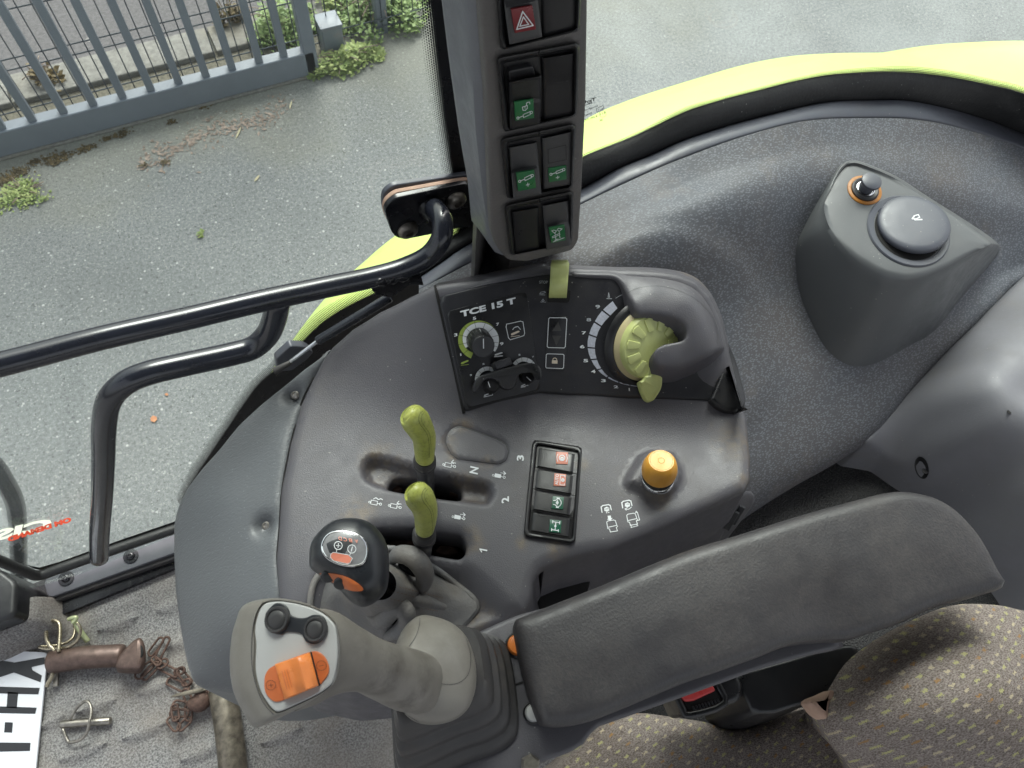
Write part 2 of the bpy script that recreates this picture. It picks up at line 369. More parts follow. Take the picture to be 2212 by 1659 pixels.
def rpoly(pts, r, n=5):
    """round the corners of a closed polygon (any dimension); r scalar or list"""
    P = [np.array(p, float) for p in pts]; m = len(P); out = []
    for i in range(m):
        a, b, c = P[i - 1], P[i], P[(i + 1) % m]; rr = r[i] if isinstance(r, (list, tuple)) else r
        d1 = a - b; d2 = c - b; l1 = np.linalg.norm(d1); l2 = np.linalg.norm(d2); k = min(rr, l1 * .48, l2 * .48)
        if k < 1e-6: out.append(b); continue
        p = b + d1 / l1 * k; q = b + d2 / l2 * k
        for j in range(n + 1):
            t = j / n; out.append((1 - t) ** 2 * p + 2 * t * (1 - t) * b + t * t * q)
    return out
def frames(P):
    T = [P[min(i + 1, len(P) - 1)] - P[max(i - 1, 0)] for i in range(len(P))]; T = [t / (np.linalg.norm(t) + 1e-12) for t in T]
    a = np.array([0, 0, 1.0]) if abs(T[0][2]) < .9 else np.array([1.0, 0, 0]); n = np.cross(T[0], a); n /= np.linalg.norm(n); out = []
    for t in T:
        n = n - (n @ t) * t; n /= np.linalg.norm(n); out.append((n, np.cross(t, n)))
    return T, out
def tube(pts, r, seg=16, n=6, smooth=True, cap=True, closed=False):
    P = cr(pts, n, closed) if smooth and len(pts) > 2 else [np.array(p, float) for p in pts]
    if closed: P = P + [P[0]]
    m = len(P)
    if isinstance(r, (list, tuple)): rr = np.interp(np.linspace(0, 1, m), np.linspace(0, 1, len(r)), r)
    else: rr = [r] * m
    T, fr = frames(P); V = []; Fc = []
    for i, p in enumerate(P):
        a, b = fr[i]
        for k in range(seg):
            t = 2 * PI * k / seg; V.append(p + (a * math.cos(t) + b * math.sin(t)) * rr[i])
    for i in range(m - 1):
        for k in range(seg): Fc.append((i * seg + k, i * seg + (k + 1) % seg, (i + 1) * seg + (k + 1) % seg, (i + 1) * seg + k))
    if cap and not closed:
        for e, idx in ((0, 0), (m - 1, 1)):
            c = P[e]; sgn = -1 if e == 0 else 1; k0 = len(V); last = e * seg
            for q, (rs, hs_) in enumerate(((.92, .35), (.7, .6))):
                a, b = fr[e]
                for k in range(seg):
                    t = 2 * PI * k / seg; V.append(c + (a * math.cos(t) + b * math.sin(t)) * rr[e] * rs + T[e] * sgn * rr[e] * hs_ * .5)
                for k in range(seg): Fc.append((last + k, last + (k + 1) % seg, k0 + q * seg + (k + 1) % seg, k0 + q * seg + k))
                last = k0 + q * seg
            Fc.append(tuple(last + k for k in range(seg)))
    return V, Fc
def lathe(c, ax, prof, seg=40, cap=True, e1=None):
    c = np.array(c, float); ax = np.array(ax, float); ax /= np.linalg.norm(ax)
    a = np.array([1.0, 0, 0]) if abs(ax[0]) < .9 else np.array([0, 1.0, 0]); a = a - a @ ax * ax; a /= np.linalg.norm(a); b = np.cross(ax, a)
    V = []; Fc = []
    for r, h in prof:
        for k in range(seg):
            t = 2 * PI * k / seg; V.append(c + ax * h + (a * math.cos(t) + b * math.sin(t)) * r)
    for i in range(len(prof) - 1):
        for k in range(seg): Fc.append((i * seg + k, i * seg + (k + 1) % seg, (i + 1) * seg + (k + 1) % seg, (i + 1) * seg + k))
    if cap:
        Fc.append(tuple(range(seg))); Fc.append(tuple((len(prof) - 1) * seg + k for k in range(seg)))
    return V, Fc
def rowsmesh(rows, close=False, cap0=False, cap1=False):
    n = len(rows[0]); V = [p for r in rows for p in r]; Fc = []
    for i in range(len(rows) - 1):
        for k in range(n if close else n - 1): Fc.append((i * n + k, i * n + (k + 1) % n, (i + 1) * n + (k + 1) % n, (i + 1) * n + k))
    if cap0: Fc.append(tuple(range(n)))
    if cap1: Fc.append(tuple((len(rows) - 1) * n + k for k in range(n)))
    return V, Fc
def resample(P, n, closed=False):
    P = [np.array(p, float) for p in P]
    if closed: P = P + [P[0]]
    d = [0]
    for i in range(1, len(P)): d.append(d[-1] + np.linalg.norm(P[i] - P[i - 1]))
    A = np.array(P); t = np.linspace(0, d[-1], n + 1 if closed else n)
    out = np.stack([np.interp(t, d, A[:, k]) for k in range(A.shape[1])], 1)
    return list(out[:-1] if closed else out)
def loft(rows, n=24, m=5):
    """rows: lists of 3D points (open). smooth both ways"""
    R = [resample(cr(r, 8), n) for r in rows]
    cols = [cr([R[i][k] for i in range(len(R))], m) for k in range(n)]
    rr = [[cols[k][i] for k in range(n)] for i in range(len(cols[0]))]
    return rowsmesh(rr)
def puck(outline, nrm, h, r, steps=4, draft=0.0):
    """closed outline of the top edge (3D, roughly planar); rounded rim of radius r, depth h below along -nrm"""
    P = np.array(outline, float); nrm = np.array(nrm, float); nrm /= np.linalg.norm(nrm); n = len(P)
    ar = sum(np.cross(P[i] - P[0], P[(i + 1) % n] - P[0]) for i in range(n)) @ nrm
    sg = 1 if ar > 0 else -1; I = []
    for i in range(n):
        t = P[(i + 1) % n] - P[i - 1]; k = np.cross(nrm, t) * sg; k /= (np.linalg.norm(k) + 1e-12); I.append(k)
    I = np.array(I); rows = [P - nrm * h - I * draft * h, P - nrm * r]
    for j in range(1, steps + 1):
        a = j / steps * PI / 2; rows.append(P + I * r * (1 - math.cos(a)) - nrm * r * (1 - math.sin(a)))
    return rowsmesh([list(x) for x in rows], close=True, cap0=True, cap1=True)
def pts_in(P, poly):
    x, y = P[:, 0], P[:, 1]; n = len(poly); ins = np.zeros(len(P), bool); j = n - 1
    for i in range(n):
        xi, yi = poly[i][:2]; xj, yj = poly[j][:2]
        c = ((yi > y) != (yj > y)) & (x < (xj - xi) * (y - yi) / (yj - yi + 1e-15) + xi); ins ^= c; j = i
    return ins
def pdist(P, poly, closed=True):
    d = np.full(len(P), 1e9); n = len(poly); A = np.array([p[:2] for p in poly], float)
    for i in range(n if closed else n - 1):
        a = A[i]; b = A[(i + 1) % n]; ab = b - a; t = np.clip(((P[:, :2] - a) @ ab) / (ab @ ab + 1e-15), 0, 1)
        d = np.minimum(d, np.linalg.norm(P[:, :2] - a - t[:, None] * ab, axis=1))
    return d
def sd(P, poly):            # signed distance, positive inside
    d = pdist(P, poly); return np.where(pts_in(P, poly), d, -d)
def smooth(x, a, b):
    t = np.clip((x - a) / (b - a), 0, 1); return t * t * (3 - 2 * t)
def rbf(ctrl):
    C = np.array(ctrl, float); X = C[:, :2]; z = C[:, 2]; n = len(C)
    def phi(r): return r ** 2 * np.log(r + 1e-9)
    K = phi(np.linalg.norm(X[:, None] - X[None], axis=2)) + np.eye(n) * 1e-6; Pm = np.c_[np.ones(n), X]
    A = np.block([[K, Pm], [Pm.T, np.zeros((3, 3))]]); w = np.linalg.solve(A, np.r_[z, 0, 0, 0])
    return lambda P: phi(np.linalg.norm(P[:, None, :2] - X[None], axis=2)) @ w[:n] + np.c_[np.ones(len(P)), P[:, :2]] @ w[n:]
def field(outline, zf, step=.006, r=.01, depth=.05, holes=(), hdepth=.03, rings=(), hr=.002, draft=.12):
    """plan-view height field cut to an outline with a rounded rim and a real skirt; holes get inner walls"""
    O = resample([p[:2] for p in outline], max(24, int(sum(np.linalg.norm(np.array(outline[i][:2]) - np.array(outline[i - 1][:2])) for i in range(len(outline))) / (step * .8))), True)
    H = [resample([p[:2] for p in h], max(16, int(sum(np.linalg.norm(np.array(h[i][:2]) - np.array(h[i - 1][:2])) for i in range(len(h))) / (step * .6))), True) for h in holes]
    O = np.array(O); H = [np.array(h) for h in H]
    def inw(A, poly):
        t = np.roll(A, -1, 0) - np.roll(A, 1, 0); k = np.stack([-t[:, 1], t[:, 0]], 1); k /= np.linalg.norm(k, axis=1)[:, None] + 1e-12
        c = pts_in(A + k * 1e-4, poly).mean(); return k if c > .5 else -k
    nO = inw(O, O); nH = [-inw(h, h) for h in H]
    xs = np.arange(O[:, 0].min(), O[:, 0].max(), step); ys = np.arange(O[:, 1].min(), O[:, 1].max(), step)
    Gd = np.array([(x + (step / 2 if j % 2 else 0), y) for j, y in enumerate(ys) for x in xs]); inner = []
    for f in (.12, .35, .65, 1.0):
        q = O + nO * r * f; inner.append(q[pdist(q, O) > r * f * .93])
    ex = []
    for rg in rings:
        A = np.array(resample([p[:2] for p in rg[0]], max(12, int(rg[2])), True)); kA = inw(A, A)
        for d in rg[1]: ex.append(A + kA * d)
    P = np.vstack(inner); 
    dd = pdist(Gd, O); Gd = Gd[pts_in(Gd, O) & (dd > r + step * .4)]
    if ex:
        E = np.vstack(ex); E = E[pts_in(E, O) & (pdist(E, O) > r + step * .3)]
        # thin the grid around ring points
        keep = np.ones(len(Gd), bool)
        for i in range(0, len(Gd), 2000):
            dm = np.linalg.norm(Gd[i:i + 2000, None] - E[None], axis=2).min(1); keep[i:i + 2000] = dm > step * .35
        P = np.vstack([P, Gd[keep], E])
    else: P = np.vstack([P, Gd])
    for h, k in zip(H, nH):
        q = h + k * hr; P = P[(~pts_in(P, h)) & (pdist(P, h) > hr * 1.5)]; P = np.vstack([P, q])
    nb = len(O); verts = [Vector(p) for p in O]; faces = [list(range(nb))]; hidx = []
    edges = [(i, (i + 1) % nb) for i in range(nb)]; k = nb
    for h in H:
        verts += [Vector(p) for p in h]; hidx.append((k, len(h))); edges += [(k + i, k + (i + 1) % len(h)) for i in range(len(h))]; k += len(h)
    verts += [Vector(p) for p in P]
    v2, e2, f2, _, _, _ = delaunay_2d_cdt(verts, edges, [], 1, 1e-7)
    A = np.array([tuple(v) for v in v2]); cen = np.array([A[list(f)].mean(0) for f in f2]); ok = pts_in(cen, O)
    for h in H: ok &= ~pts_in(cen, h)
    z = zf(A); d = pdist(A, O); rr = r - np.sqrt(np.maximum(0, r * r - np.clip(r - d, 0, r) ** 2)); z = z - rr
    for h in H:
        dh = pdist(A, h); z = z - (hr - np.sqrt(np.maximum(0, hr * hr - np.clip(hr - dh, 0, hr) ** 2)))
    V = [(a[0], a[1], zz) for a, zz in zip(A, z)]; Fc = [tuple(f) for f, o in zip(f2, ok) if o]
    used = sorted({i for f in Fc for i in f}); mp = {a: b for b, a in enumerate(used)}; V = [V[i] for i in used]; Fc = [tuple(mp[i] for i in f) for f in Fc]
    # boundary loops -> skirts
    from collections import Counter
    ec = Counter(); 
    for f in Fc:
        for i in range(len(f)): ec[tuple(sorted((f[i], f[(i + 1) % len(f)])))] += 1
    be = [e for e, c in ec.items() if c == 1]; Vn = np.array(V); low = {}
    bv = np.array(sorted({i for e in be for i in e})); BP = Vn[bv]; dO = pdist(BP, O)
    hd = [pdist(BP, h) for h in H]
    for i, p in enumerate(BP):
        j = None
        if H and min(x[i] for x in hd) < dO[i]: j = int(np.argmin([x[i] for x in hd]))
        if j is None:
            q = np.argmin(np.linalg.norm(O - p[:2], axis=1)); o = p[:2] - nO[q] * (depth(p) if callable(depth) else depth) * draft; dz = depth(p) if callable(depth) else depth
        else: o = p[:2]; dz = hdepth
        low[bv[i]] = len(V); V.append((o[0], o[1], p[2] - dz))
    for a, b in be: Fc.append((a, b, low[b], low[a]))
    return V, Fc
def ribbon(pts, w, up, off=0):
    P = [np.array(p, float) for p in pts]; up = np.array(up, float); V = []; Fc = []
    for i, p in enumerate(P):
        t = P[min(i + 1, len(P) - 1)] - P[max(i - 1, 0)]; k = np.cross(up, t); k /= (np.linalg.norm(k) + 1e-12)
        V += [p + k * w / 2 + up * off, p - k * w / 2 + up * off]
    for i in range(len(P) - 1): Fc.append((2 * i, 2 * i + 1, 2 * i + 3, 2 * i + 2))
    return V, Fc
class Print:
    """flat printing on a surface; pr maps pixel (u,v) to a 3D point on the surface"""
    def __init__(s, pr, up): s.pr = pr; s.up = np.array(up, float); s.mb = MB()
    def line(s, pts, w=2.2, closed=False, curve=False):
        pts = [np.array(p, float) for p in pts]
        if curve: pts = cr(pts, 5, closed)
        if closed: pts = list(pts) + [pts[0]]
        V = []; Fc = []; m = len(pts)
        for i in range(m - 1):                    # every stroke piece a quad, with square joins
            a, b = pts[i], pts[i + 1]; t = b - a; L = np.linalg.norm(t)
            if L < 1e-6: continue
            t = t / L; k = np.array([-t[1], t[0]]) * w / 2; e = t * (w * .45)
            q = [a - e + k, b + e + k, b + e - k, a - e - k]; z = len(V); V += [s.pr(*x) + s.up * (1e-5 * (i % 3)) for x in q]; Fc.append((z, z + 1, z + 2, z + 3))
        s.mb.add(V, Fc); return s
    def fill(s, pts):
        V = [s.pr(*p) for p in pts]; s.mb.add(V, [tuple(range(len(V)))]); return s
    def circ(s, c, r, w=2, n=16, ry=None, fill=False):
        ry = ry or r; pts = [(c[0] + r * math.cos(2 * PI * k / n), c[1] + ry * math.sin(2 * PI * k / n)) for k in range(n)]
        return s.fill(pts) if fill else s.line(pts, w, True)
    def text(s, txt, o, bx, hy, bold=0.0, just='LEFT'):
        """o: origin px (baseline left); bx: px vector of whole text width; hy: px vector of cap height"""
        cu = bpy.data.curves.new('t', 'FONT'); cu.body = txt; cu.size = 1; cu.offset = bold; cu.resolution_u = 3; cu.fill_mode = 'FRONT'
        ob = bpy.data.objects.new('t', cu); COL.objects.link(ob); dg = bpy.context.evaluated_depsgraph_get(); me = ob.evaluated_get(dg).to_mesh()
        vs = [tuple(v.co) for v in me.vertices]; fs = [tuple(p.vertices) for p in me.polygons]
        ob.evaluated_get(dg).to_mesh_clear(); bpy.data.objects.remove(ob)
        if not vs: return s
        A = np.array(vs); w = A[:, 0].max() - A[:, 0].min(); x0 = A[:, 0].min(); h = .70
        s.mb.add([s.pr(o[0] + bx[0] * (a[0] - x0) / w + hy[0] * a[1] / h, o[1] + bx[1] * (a[0] - x0) / w + hy[1] * a[1] / h) for a in A], fs); return s
    def build(s, name, mat, parent): return obj(name, s.mb.V, s.mb.F, mat, parent, smooth=False)
def quadmap(q):
    """bilinear map (s,t) in [0,1]^2 (t downwards) to px of quad TL TR BR BL"""
    q = [np.array(p, float) for p in q]
    return lambda a, b: q[0] * (1 - a) * (1 - b) + q[1] * a * (1 - b) + q[2] * a * b + q[3] * (1 - a) * b
# ================================================================== surface helper (ray-cast onto built meshes)
from mathutils.bvhtree import BVHTree
class Surf:
    def __init__(s, ob, z=None, y=None):
        mw = ob.matrix_world.copy() if ob.parent is None else Matrix.Identity(4)
        if ob.parent is None: mw = Matrix.Translation(ob.location)
        s.t = BVHTree.FromPolygons([tuple(mw @ v.co) for v in ob.data.vertices], [tuple(p.vertices) for p in ob.data.polygons]); s.z = z; s.y = y
    def __call__(s, u, v, h=0.0):
        r = ray(u, v); r = r / np.linalg.norm(r); hit = s.t.ray_cast(Vector(CP), Vector(r))[0]
        p = np.array(hit) if hit is not None else (W(u, v, s.z) if s.z is not None else G(u, v, s.y))
        return p - r * h
def box(x0, x1, y0, y1, z0, z1, r=0):
    V = [(x, y, z) for x in (x0, x1) for y in (y0, y1) for z in (z0, z1)]
    Fc = [(0, 1, 3, 2), (4, 6, 7, 5), (0, 4, 5, 1), (2, 3, 7, 6), (0, 2, 6, 4), (1, 5, 7, 3)]
    return V, Fc
def bar(a, b, w, h, up=(0, 0, 1), ch=.12):
    """straight bar with chamfered section"""
    a = np.array(a, float); b = np.array(b, float); t = b - a; t /= np.linalg.norm(t); up = np.array(up, float)
    s_ = np.cross(t, up); s_ /= np.linalg.norm(s_); u_ = np.cross(s_, t); c = min(w, h) * ch
    sec = [(-w / 2 + c, -h / 2), (w / 2 - c, -h / 2), (w / 2, -h / 2 + c), (w / 2, h / 2 - c), (w / 2 - c, h / 2), (-w / 2 + c, h / 2), (-w / 2, h / 2 - c), (-w / 2, -h / 2 + c)]
    return rowsmesh([[p + s_ * x + u_ * y for x, y in sec] for p in (a, b)], True, True, True)
GZ = -1.25
_bt = np.array(cr([(1500, 0), (1700, 0), (1800, .004), (1874, .013), (1975, .032), (2075, .056), (2212, .108), (2400, .20), (2600, .28)], 8))
def bend(u): return float(np.interp(u, _bt[:, 0], _bt[:, 1]))      # the rear quarter of the cab side curves inwards
# ------------------------------------------------------------------ ground, lane, kerb
tag(obj('ground', [(-40, -40, GZ), (40, -40, GZ), (40, 40, GZ), (-40, 40, GZ)], [(0, 1, 2, 3)], 'yard', smooth=False), kind='structure')
tag(obj('lane', [(-40, 3.44, GZ + .008), (40, 3.44, GZ + .008), (40, 40, GZ + .008), (-40, 40, GZ + .008)], [(0, 1, 2, 3)], 'lane', smooth=False), kind='structure')
tag(obj('dirt_strip', [(-8, 3.04, GZ + .004), (.75, 3.04, GZ + .004), (.75, 3.30, GZ + .004), (-8, 3.30, GZ + .004)], [(0, 1, 2, 3)], 'dirt', smooth=False), kind='structure')
mb = MB()
for i in range(-9, 3):
    x0 = i * .92 + .2; mb.add(*puck([(x0 + .004, 3.27, GZ + .03), (x0 + .912, 3.27, GZ + .03), (x0 + .912, 3.45, GZ + .03), (x0 + .004, 3.45, GZ + .03)], (0, 0, 1), .05, .008))
tag(mb.build('kerb', 'kerb'), kind='structure')
# roof of the cab above the camera: it keeps the zenith light off the interior, as in the real cab
tag(obj('cab_roof', *box(-.95, 1.35, -1.0, YG + .05, 1.82, 1.90), simple('roof_lining', (.16, .16, .16), .8)), kind='structure')
# ------------------------------------------------------------------ sliding gate
gate = thing('sliding_gate', 'grey-blue painted metal sliding gate with upright square bars on a heavy bottom rail', 'gate', (0, 3.01, GZ))
obj('bottom_rail', *bar((-2.6, 3.01, -1.175), (.60, 3.01, -1.175), .06, .125, ch=.06), 'gate', gate, ang=20)
obj('top_rail', *bar((-2.6, 3.01, .35), (.62, 3.01, .35), .06, .06, ch=.06), 'gate', gate, ang=20)
x = G(667, 112, 3.01)[0]
obj('end_post', *bar((x, 3.01, -1.235), (x, 3.01, .38), .06, .06, (0, 1, 0), .06), 'gate', gate, ang=20)
obj('track', *bar((-2.6, 3.005, -1.243), (.75, 3.005, -1.243), .07, .010), 'kerb', gate)
bx = [G(Q(0, 0, *q)[0], Q(0, 0, *q)[1], 3.01)[0] for q in [(205, 765), (405, 710), (595, 655), (785, 605), (965, 550), (1145, 500), (1320, 450), (1490, 400), (1665, 350), (1825, 305)]]
stp = (bx[-1] - bx[0]) / 9; bx = [bx[0] - stp * k for k in range(9, 0, -1)] + bx
b0 = None
for k, x in enumerate(bx):
    b0 = obj('bar', *bar((x, 3.01, -1.113), (x, 3.01, .32), .033, .033, (0, 1, 0), .08), 'gate', gate, ang=20)
# mesh fence behind
fence = thing('mesh_fence', 'thin welded wire mesh fence standing just behind the sliding gate', 'fence', (0, 3.13, GZ))
mb = MB(); x = -2.6
while x < 1.9: mb.add(*tube([(x, 3.135, GZ + .02), (x, 3.135, .3)], .0027, 5, smooth=False, cap=False)); x += .0545
zs = [-1.20, -1.155, -1.0 + .045, -.905, -.70, -.66, -.45, -.41, -.2, 0, .2]
for z in zs:
    mb.add(*tube([(-2.6, 3.13, z), (1.9, 3.13, z)], .0032, 5, smooth=False, cap=False))
mb.build('wire_panel', 'wire', fence)
obj('fence_post', *bar((1.0, 3.17, GZ), (1.0, 3.17, .3), .06, .06, (0, 1, 0)), 'gate', fence)
# short stop post right of the gate
pb = W(727, 126, GZ); zt = G(712, 58, pb[1])[2]
stop = thing('stop_post', 'short square grey post with a flat capped top at the foot of the gate', 'post', (pb[0], pb[1] + .05, GZ))
obj('post_body', *bar((pb[0], pb[1] + .05, GZ), (pb[0], pb[1] + .05, zt - .01), .10, .10, (0, 1, 0), .05), 'gate', stop, ang=20)
obj('post_cap', *puck([(pb[0] + a, pb[1] + .05 + b, zt) for a, b in ((-.054, -.054), (.054, -.054), (.054, .054), (-.054, .054))], (0, 0, 1), .012, .003), 'gate', stop)
# ------------------------------------------------------------------ plants and debris
def leafcloud(mb, c, rx, ry, h, n, size, core=.0, elong=1.6):
    c = np.array(c, float)
    cl = [(rng.normal(0, .42, 2), rng.uniform(.25, 1)) for _ in range(max(6, n // 60))]
    for i in range(n):
        cc, hh = cl[rng.integers(len(cl))]; q = cc + rng.normal(0, .16, 2); rr = np.linalg.norm(q)
        if rr > 1: q = q / rr * rng.uniform(.7, 1)
        p = c + np.array([q[0] * rx, q[1] * ry, h * hh * rng.uniform(.1, 1) * max(.1, 1 - rr * .7)])
        a = rng.uniform(0, 2 * PI); t = np.array([math.cos(a), math.sin(a), rng.uniform(-.1, .8)]); t /= np.linalg.norm(t)
        k = np.cross(t, [0, 0, 1]); k /= np.linalg.norm(k); k = k + np.array([0, 0, rng.uniform(-.5, .5)])
        s_ = size * rng.uniform(.5, 1.3); w = s_ / elong / 2
        V = [p, p + t * s_ * .5 + k * w, p + t * s_, p + t * s_ * .5 - k * w]; mb.add(V, [(0, 1, 2, 3)])
def weed(name, label, u, v, rx, ry, h, n, size, mat='leaf', cat='weed', z=GZ, stems=10, group=None):
    c = W(u, v, z); t = thing(name, label, cat, (c[0], c[1], z), group)
    mb = MB(); leafcloud(mb, c, rx, ry, h, n, size); mb.build('foliage', mat, t, smooth=False)
    mb = MB()
    for i in range(stems):
        a = rng.uniform(0, 2 * PI); k = rng.uniform(.4, .95); e = c + np.array([math.cos(a) * rx * k, math.sin(a) * ry * k, h * rng.uniform(.2, .8)])
        mb.add(*tube([c, (c + e) / 2 + np.array([0, 0, h * .25]), e], .0022, 5, 3))
    mb.build('stem', 'litter', t)
weed('creeping_weed', 'low pale green creeping weed alone on the tarmac in front of the gate rail', 58, 418, .15, .10, .04, 900, .015)
weed('weed_clump', 'leafy green weed clump behind the last bars of the gate', 612, 70, .20, .16, .22, 1500, .026, 'leaf2')
weed('weed_clump', 'yellow-green weed sprouting round the foot of the short stop post', 745, 138, .20, .10, .12, 1300, .026)
weed('weed_clump', 'large bushy weed growing between the stop post and the black window edge', 822, 42, .27, .20, .30, 2600, .028, 'leaf2')
weed('weed_clump', 'small weed against the top edge of the view, above the stop post', 735, 5, .20, .15, .2, 1200, .026, 'leaf')
weed('dry_weed', 'brown withered weed stalk on the kerb behind the middle of the gate', 497, 52, .10, .10, .22, 260, .035, 'moss', stems=14)
weed('dry_weed', 'brown dead weed on the kerb behind the left bars of the gate', 95, 185, .09, .12, .15, 240, .035, 'moss', stems=12)
weed('tiny_seedling', 'tiny green seedling alone on the open tarmac left of the hazard switch column', 431, 508, .018, .018, .02, 60, .012, cat='seedling', stems=2)
mb = MB(); path = [(305, 355), (345, 335), (385, 318), (430, 292), (480, 278), (530, 268), (575, 248), (620, 228)]
for i in range(520):
    t = rng.uniform(0, len(path) - 1.001); k = int(t); f = t - k; wob = 9 * (1 + math.sin(t * 2.3)) * .6 + 4
    u = path[k][0] * (1 - f) + path[k + 1][0] * f + rng.normal(0, 8); v = path[k][1] * (1 - f) + path[k + 1][1] * f + rng.normal(0, wob * (1.1 + (i % 5 == 0) * 1.2))
    c = W(u, v, GZ + .004); a = rng.uniform(0, PI); L = rng.uniform(.006, .028); w = rng.uniform(.001, .007)
    d = np.array([math.cos(a), math.sin(a), rng.uniform(-.1, .25)]) * L; k2 = np.array([-math.sin(a), math.cos(a), 0]) * w
    mb.add([c - d / 2, c + k2, c + d / 2, c - k2], [(0, 1, 2, 3)])
tag(mb.build('leaf_litter', 'litter', smooth=False), 'drift of dry brown leaf litter on the tarmac in front of the gate', 'leaf litter', kind='stuff')
mb = MB()
for (u, v, s_) in [(12, 388, 11), (42, 378, 10), (40, 370, 7), (116, 344, 14), (142, 337, 9), (78, 350, 8), (265, 290, 9), (232, 301, 6), (180, 325, 7), (198, 318, 5), (441, 229, 7), (358, 352, 6), (370, 265, 5), (312, 358, 4), (120, 352, 7), (5, 395, 8)]:
    c = W(u, v, GZ)
    for i in range(int(s_ * 8)):
        q = c + np.array([rng.normal(0, s_ * .0021), rng.normal(0, s_ * .0013), rng.uniform(.001, .006)]); r = rng.uniform(.002, .0065); a0 = rng.uniform(0, 6)
        mb.add([q + np.array([math.cos(a0 + k * 1.257) * r, math.sin(a0 + k * 1.257) * r, rng.uniform(0, .003)]) for k in range(5)], [(0, 1, 2, 3, 4)])
tag(mb.build('moss', 'moss', smooth=False), 'small dark brown moss cushions dotted along the tarmac by the gate rail', 'moss', kind='stuff')
for (u, v, L, w, a, mt, nm, lb) in [(332, 905, .028, .011, 1.1, 'leafbrown', 'fallen_leaf', 'single orange-brown leaf lying on open tarmac inside the handrail loop'),
        (555, 385, .04, .005, .2, 'straw', 'straw_piece', 'short pale straw lying on open tarmac right of the leaf litter'),
        (515, 287, .07, .004, .5, 'straw', 'straw_piece', 'long yellow straw at the lower edge of the leaf litter'),
        (628, 226, .05, .004, .6, 'straw', 'straw_piece', 'pale straw at the right tip of the leaf litter'),
        (360, 852, .012, .006, .5, 'leafbrown', 'fallen_leaf', 'tiny orange leaf scrap on tarmac just under the upper handrail')]:
    c = W(u, v, GZ + .006); a += .4; d = np.array([math.cos(a), math.sin(a), 0.12]) * L; k = np.array([-math.sin(a), math.cos(a), .1]) * w
    V = [c - d / 2, c - d * .2 + k, c + d * .2 + k * .9, c + d / 2, c + d * .2 - k, c - d * .2 - k]; V2 = [v_ + np.array([0, 0, .0012]) for v_ in V]
    tag(obj(nm, *rowsmesh([V, V2], True, True, True), mt, smooth=False), lb, 'leaf' if 'leaf' in nm else 'straw')
# ------------------------------------------------------------------ lime rear fender
out = [(585, 815), (600, 780), (625, 745), (650, 710), (690, 658), (737, 607), (790, 560), (813, 539), (848, 511), (900, 475), (980, 425), (1060, 375), (1160, 315), (1275, 250), (1340, 222), (1400, 201), (1500, 170), (1600, 141), (1700, 122), (1800, 115), (1880, 113.5), (1905, 112), (1990, 97), (2100, 87), (2212, 83), (2350, 92), (2500, 130)]
O_ = resample(cr([G(u, v, YG + .13 - bend(u)) for u, v in out], 5), 130)
inn_ = [(545, 865), (592, 815), (640, 765), (675, 730), (704, 705), (752, 675), (815, 645), (865, 615), (915, 580), (975, 540), (1050, 485), (1150, 425), (1257, 358), (1371, 311), (1474, 262), (1560, 233), (1641, 212), (1725, 191), (1808, 178), (1941, 172), (2041, 182), (2141, 200), (2212, 218), (2400, 290), (2500, 340)]
I_ = resample(cr([G(u, v, YG + .014 - bend(u)) for u, v in inn_], 5), 130)
fr = [np.argmin([abs(p[0] - q[0]) for p in I_]) for q in O_]; I_ = [I_[k] for k in fr]
sm = lambda A: [sum(A[max(0, k - 2):k + 3]) / len(A[max(0, k - 2):k + 3]) for k in range(len(A))]
I_ = sm(sm(I_)); rows = []
for t, dz in ((1.0, 0), (.8, .006), (.5, .011), (.2, .008), (.04, .002)): rows.append([o * (1 - t) + i_ * t + np.array([0, 0, dz]) for o, i_ in zip(O_, I_)])
for dy, dz in ((.0, -.006), (.012, -.10), (.02, -.22)): rows.append([o + np.array([0, dy, dz]) for o in O_])
R_ = rows; inn = [[p + np.array([0, 0, -.006]) for p in r] for r in R_[::-1]]
V, Fc = rowsmesh(R_ + inn)
fen = tag(obj('rear_fender', V, Fc, 'lime', ang=60), 'bright lime yellow-green rear wheel fender seen through the cab side windows', 'fender')
# ------------------------------------------------------------------ cab floor
RID = [(Q(0, 2, 640, 770), Q(0, 2, 890, 685)), (Q(0, 2, 1010, 645), Q(0, 2, 1200, 580)), (Q(0, 2, 890, 1180), Q(0, 2, 1110, 1090)), (Q(0, 2, 800, 1470), Q(0, 2, 1090, 1360)), (Q(0, 2, 500, 1300), Q(0, 2, 760, 1212)),
       (Q(0, 2, 380, 1610), Q(0, 2, 690, 1500)), (Q(0, 2, 1180, 1610), Q(0, 2, 1440, 1500)), (Q(0, 2, 1080, 880), Q(0, 2, 1300, 800)), (Q(0, 2, 1250, 1290), Q(0, 2, 1470, 1200)), (Q(0, 2, 270, 1390), Q(0, 2, 420, 1320)), (Q(0, 2, 1700, 1500), Q(0, 2, 1950, 1400))]
rid = [(W(*a, 0)[:2], W(*b, 0)[:2]) for a, b in RID]
def floorz(P):
    z = np.zeros(len(P))
    for a, b in rid:
        ab = b - a; L = np.linalg.norm(ab); t = ((P[:, :2] - a) @ ab) / L ** 2; d = np.abs((P[:, 0] - a[0]) * ab[1] - (P[:, 1] - a[1]) * ab[0]) / L
        wd_ = .015 * np.sqrt(np.clip(1 - (2 * t - 1) ** 2, 0, 1)) + 1e-5; z = z + .0075 * np.clip(1 - d / wd_, 0, 1) ** .7 * ((t > 0) & (t < 1))
    st = [W(u, v, .07)[:2] for u, v in ((-80, 1262), (52, 1256), (84, 1285), (86, 1345), (-20, 1398), (-120, 1430))]
    z = z + .075 * smooth(sd(P, st), -.02, .012)
    return z
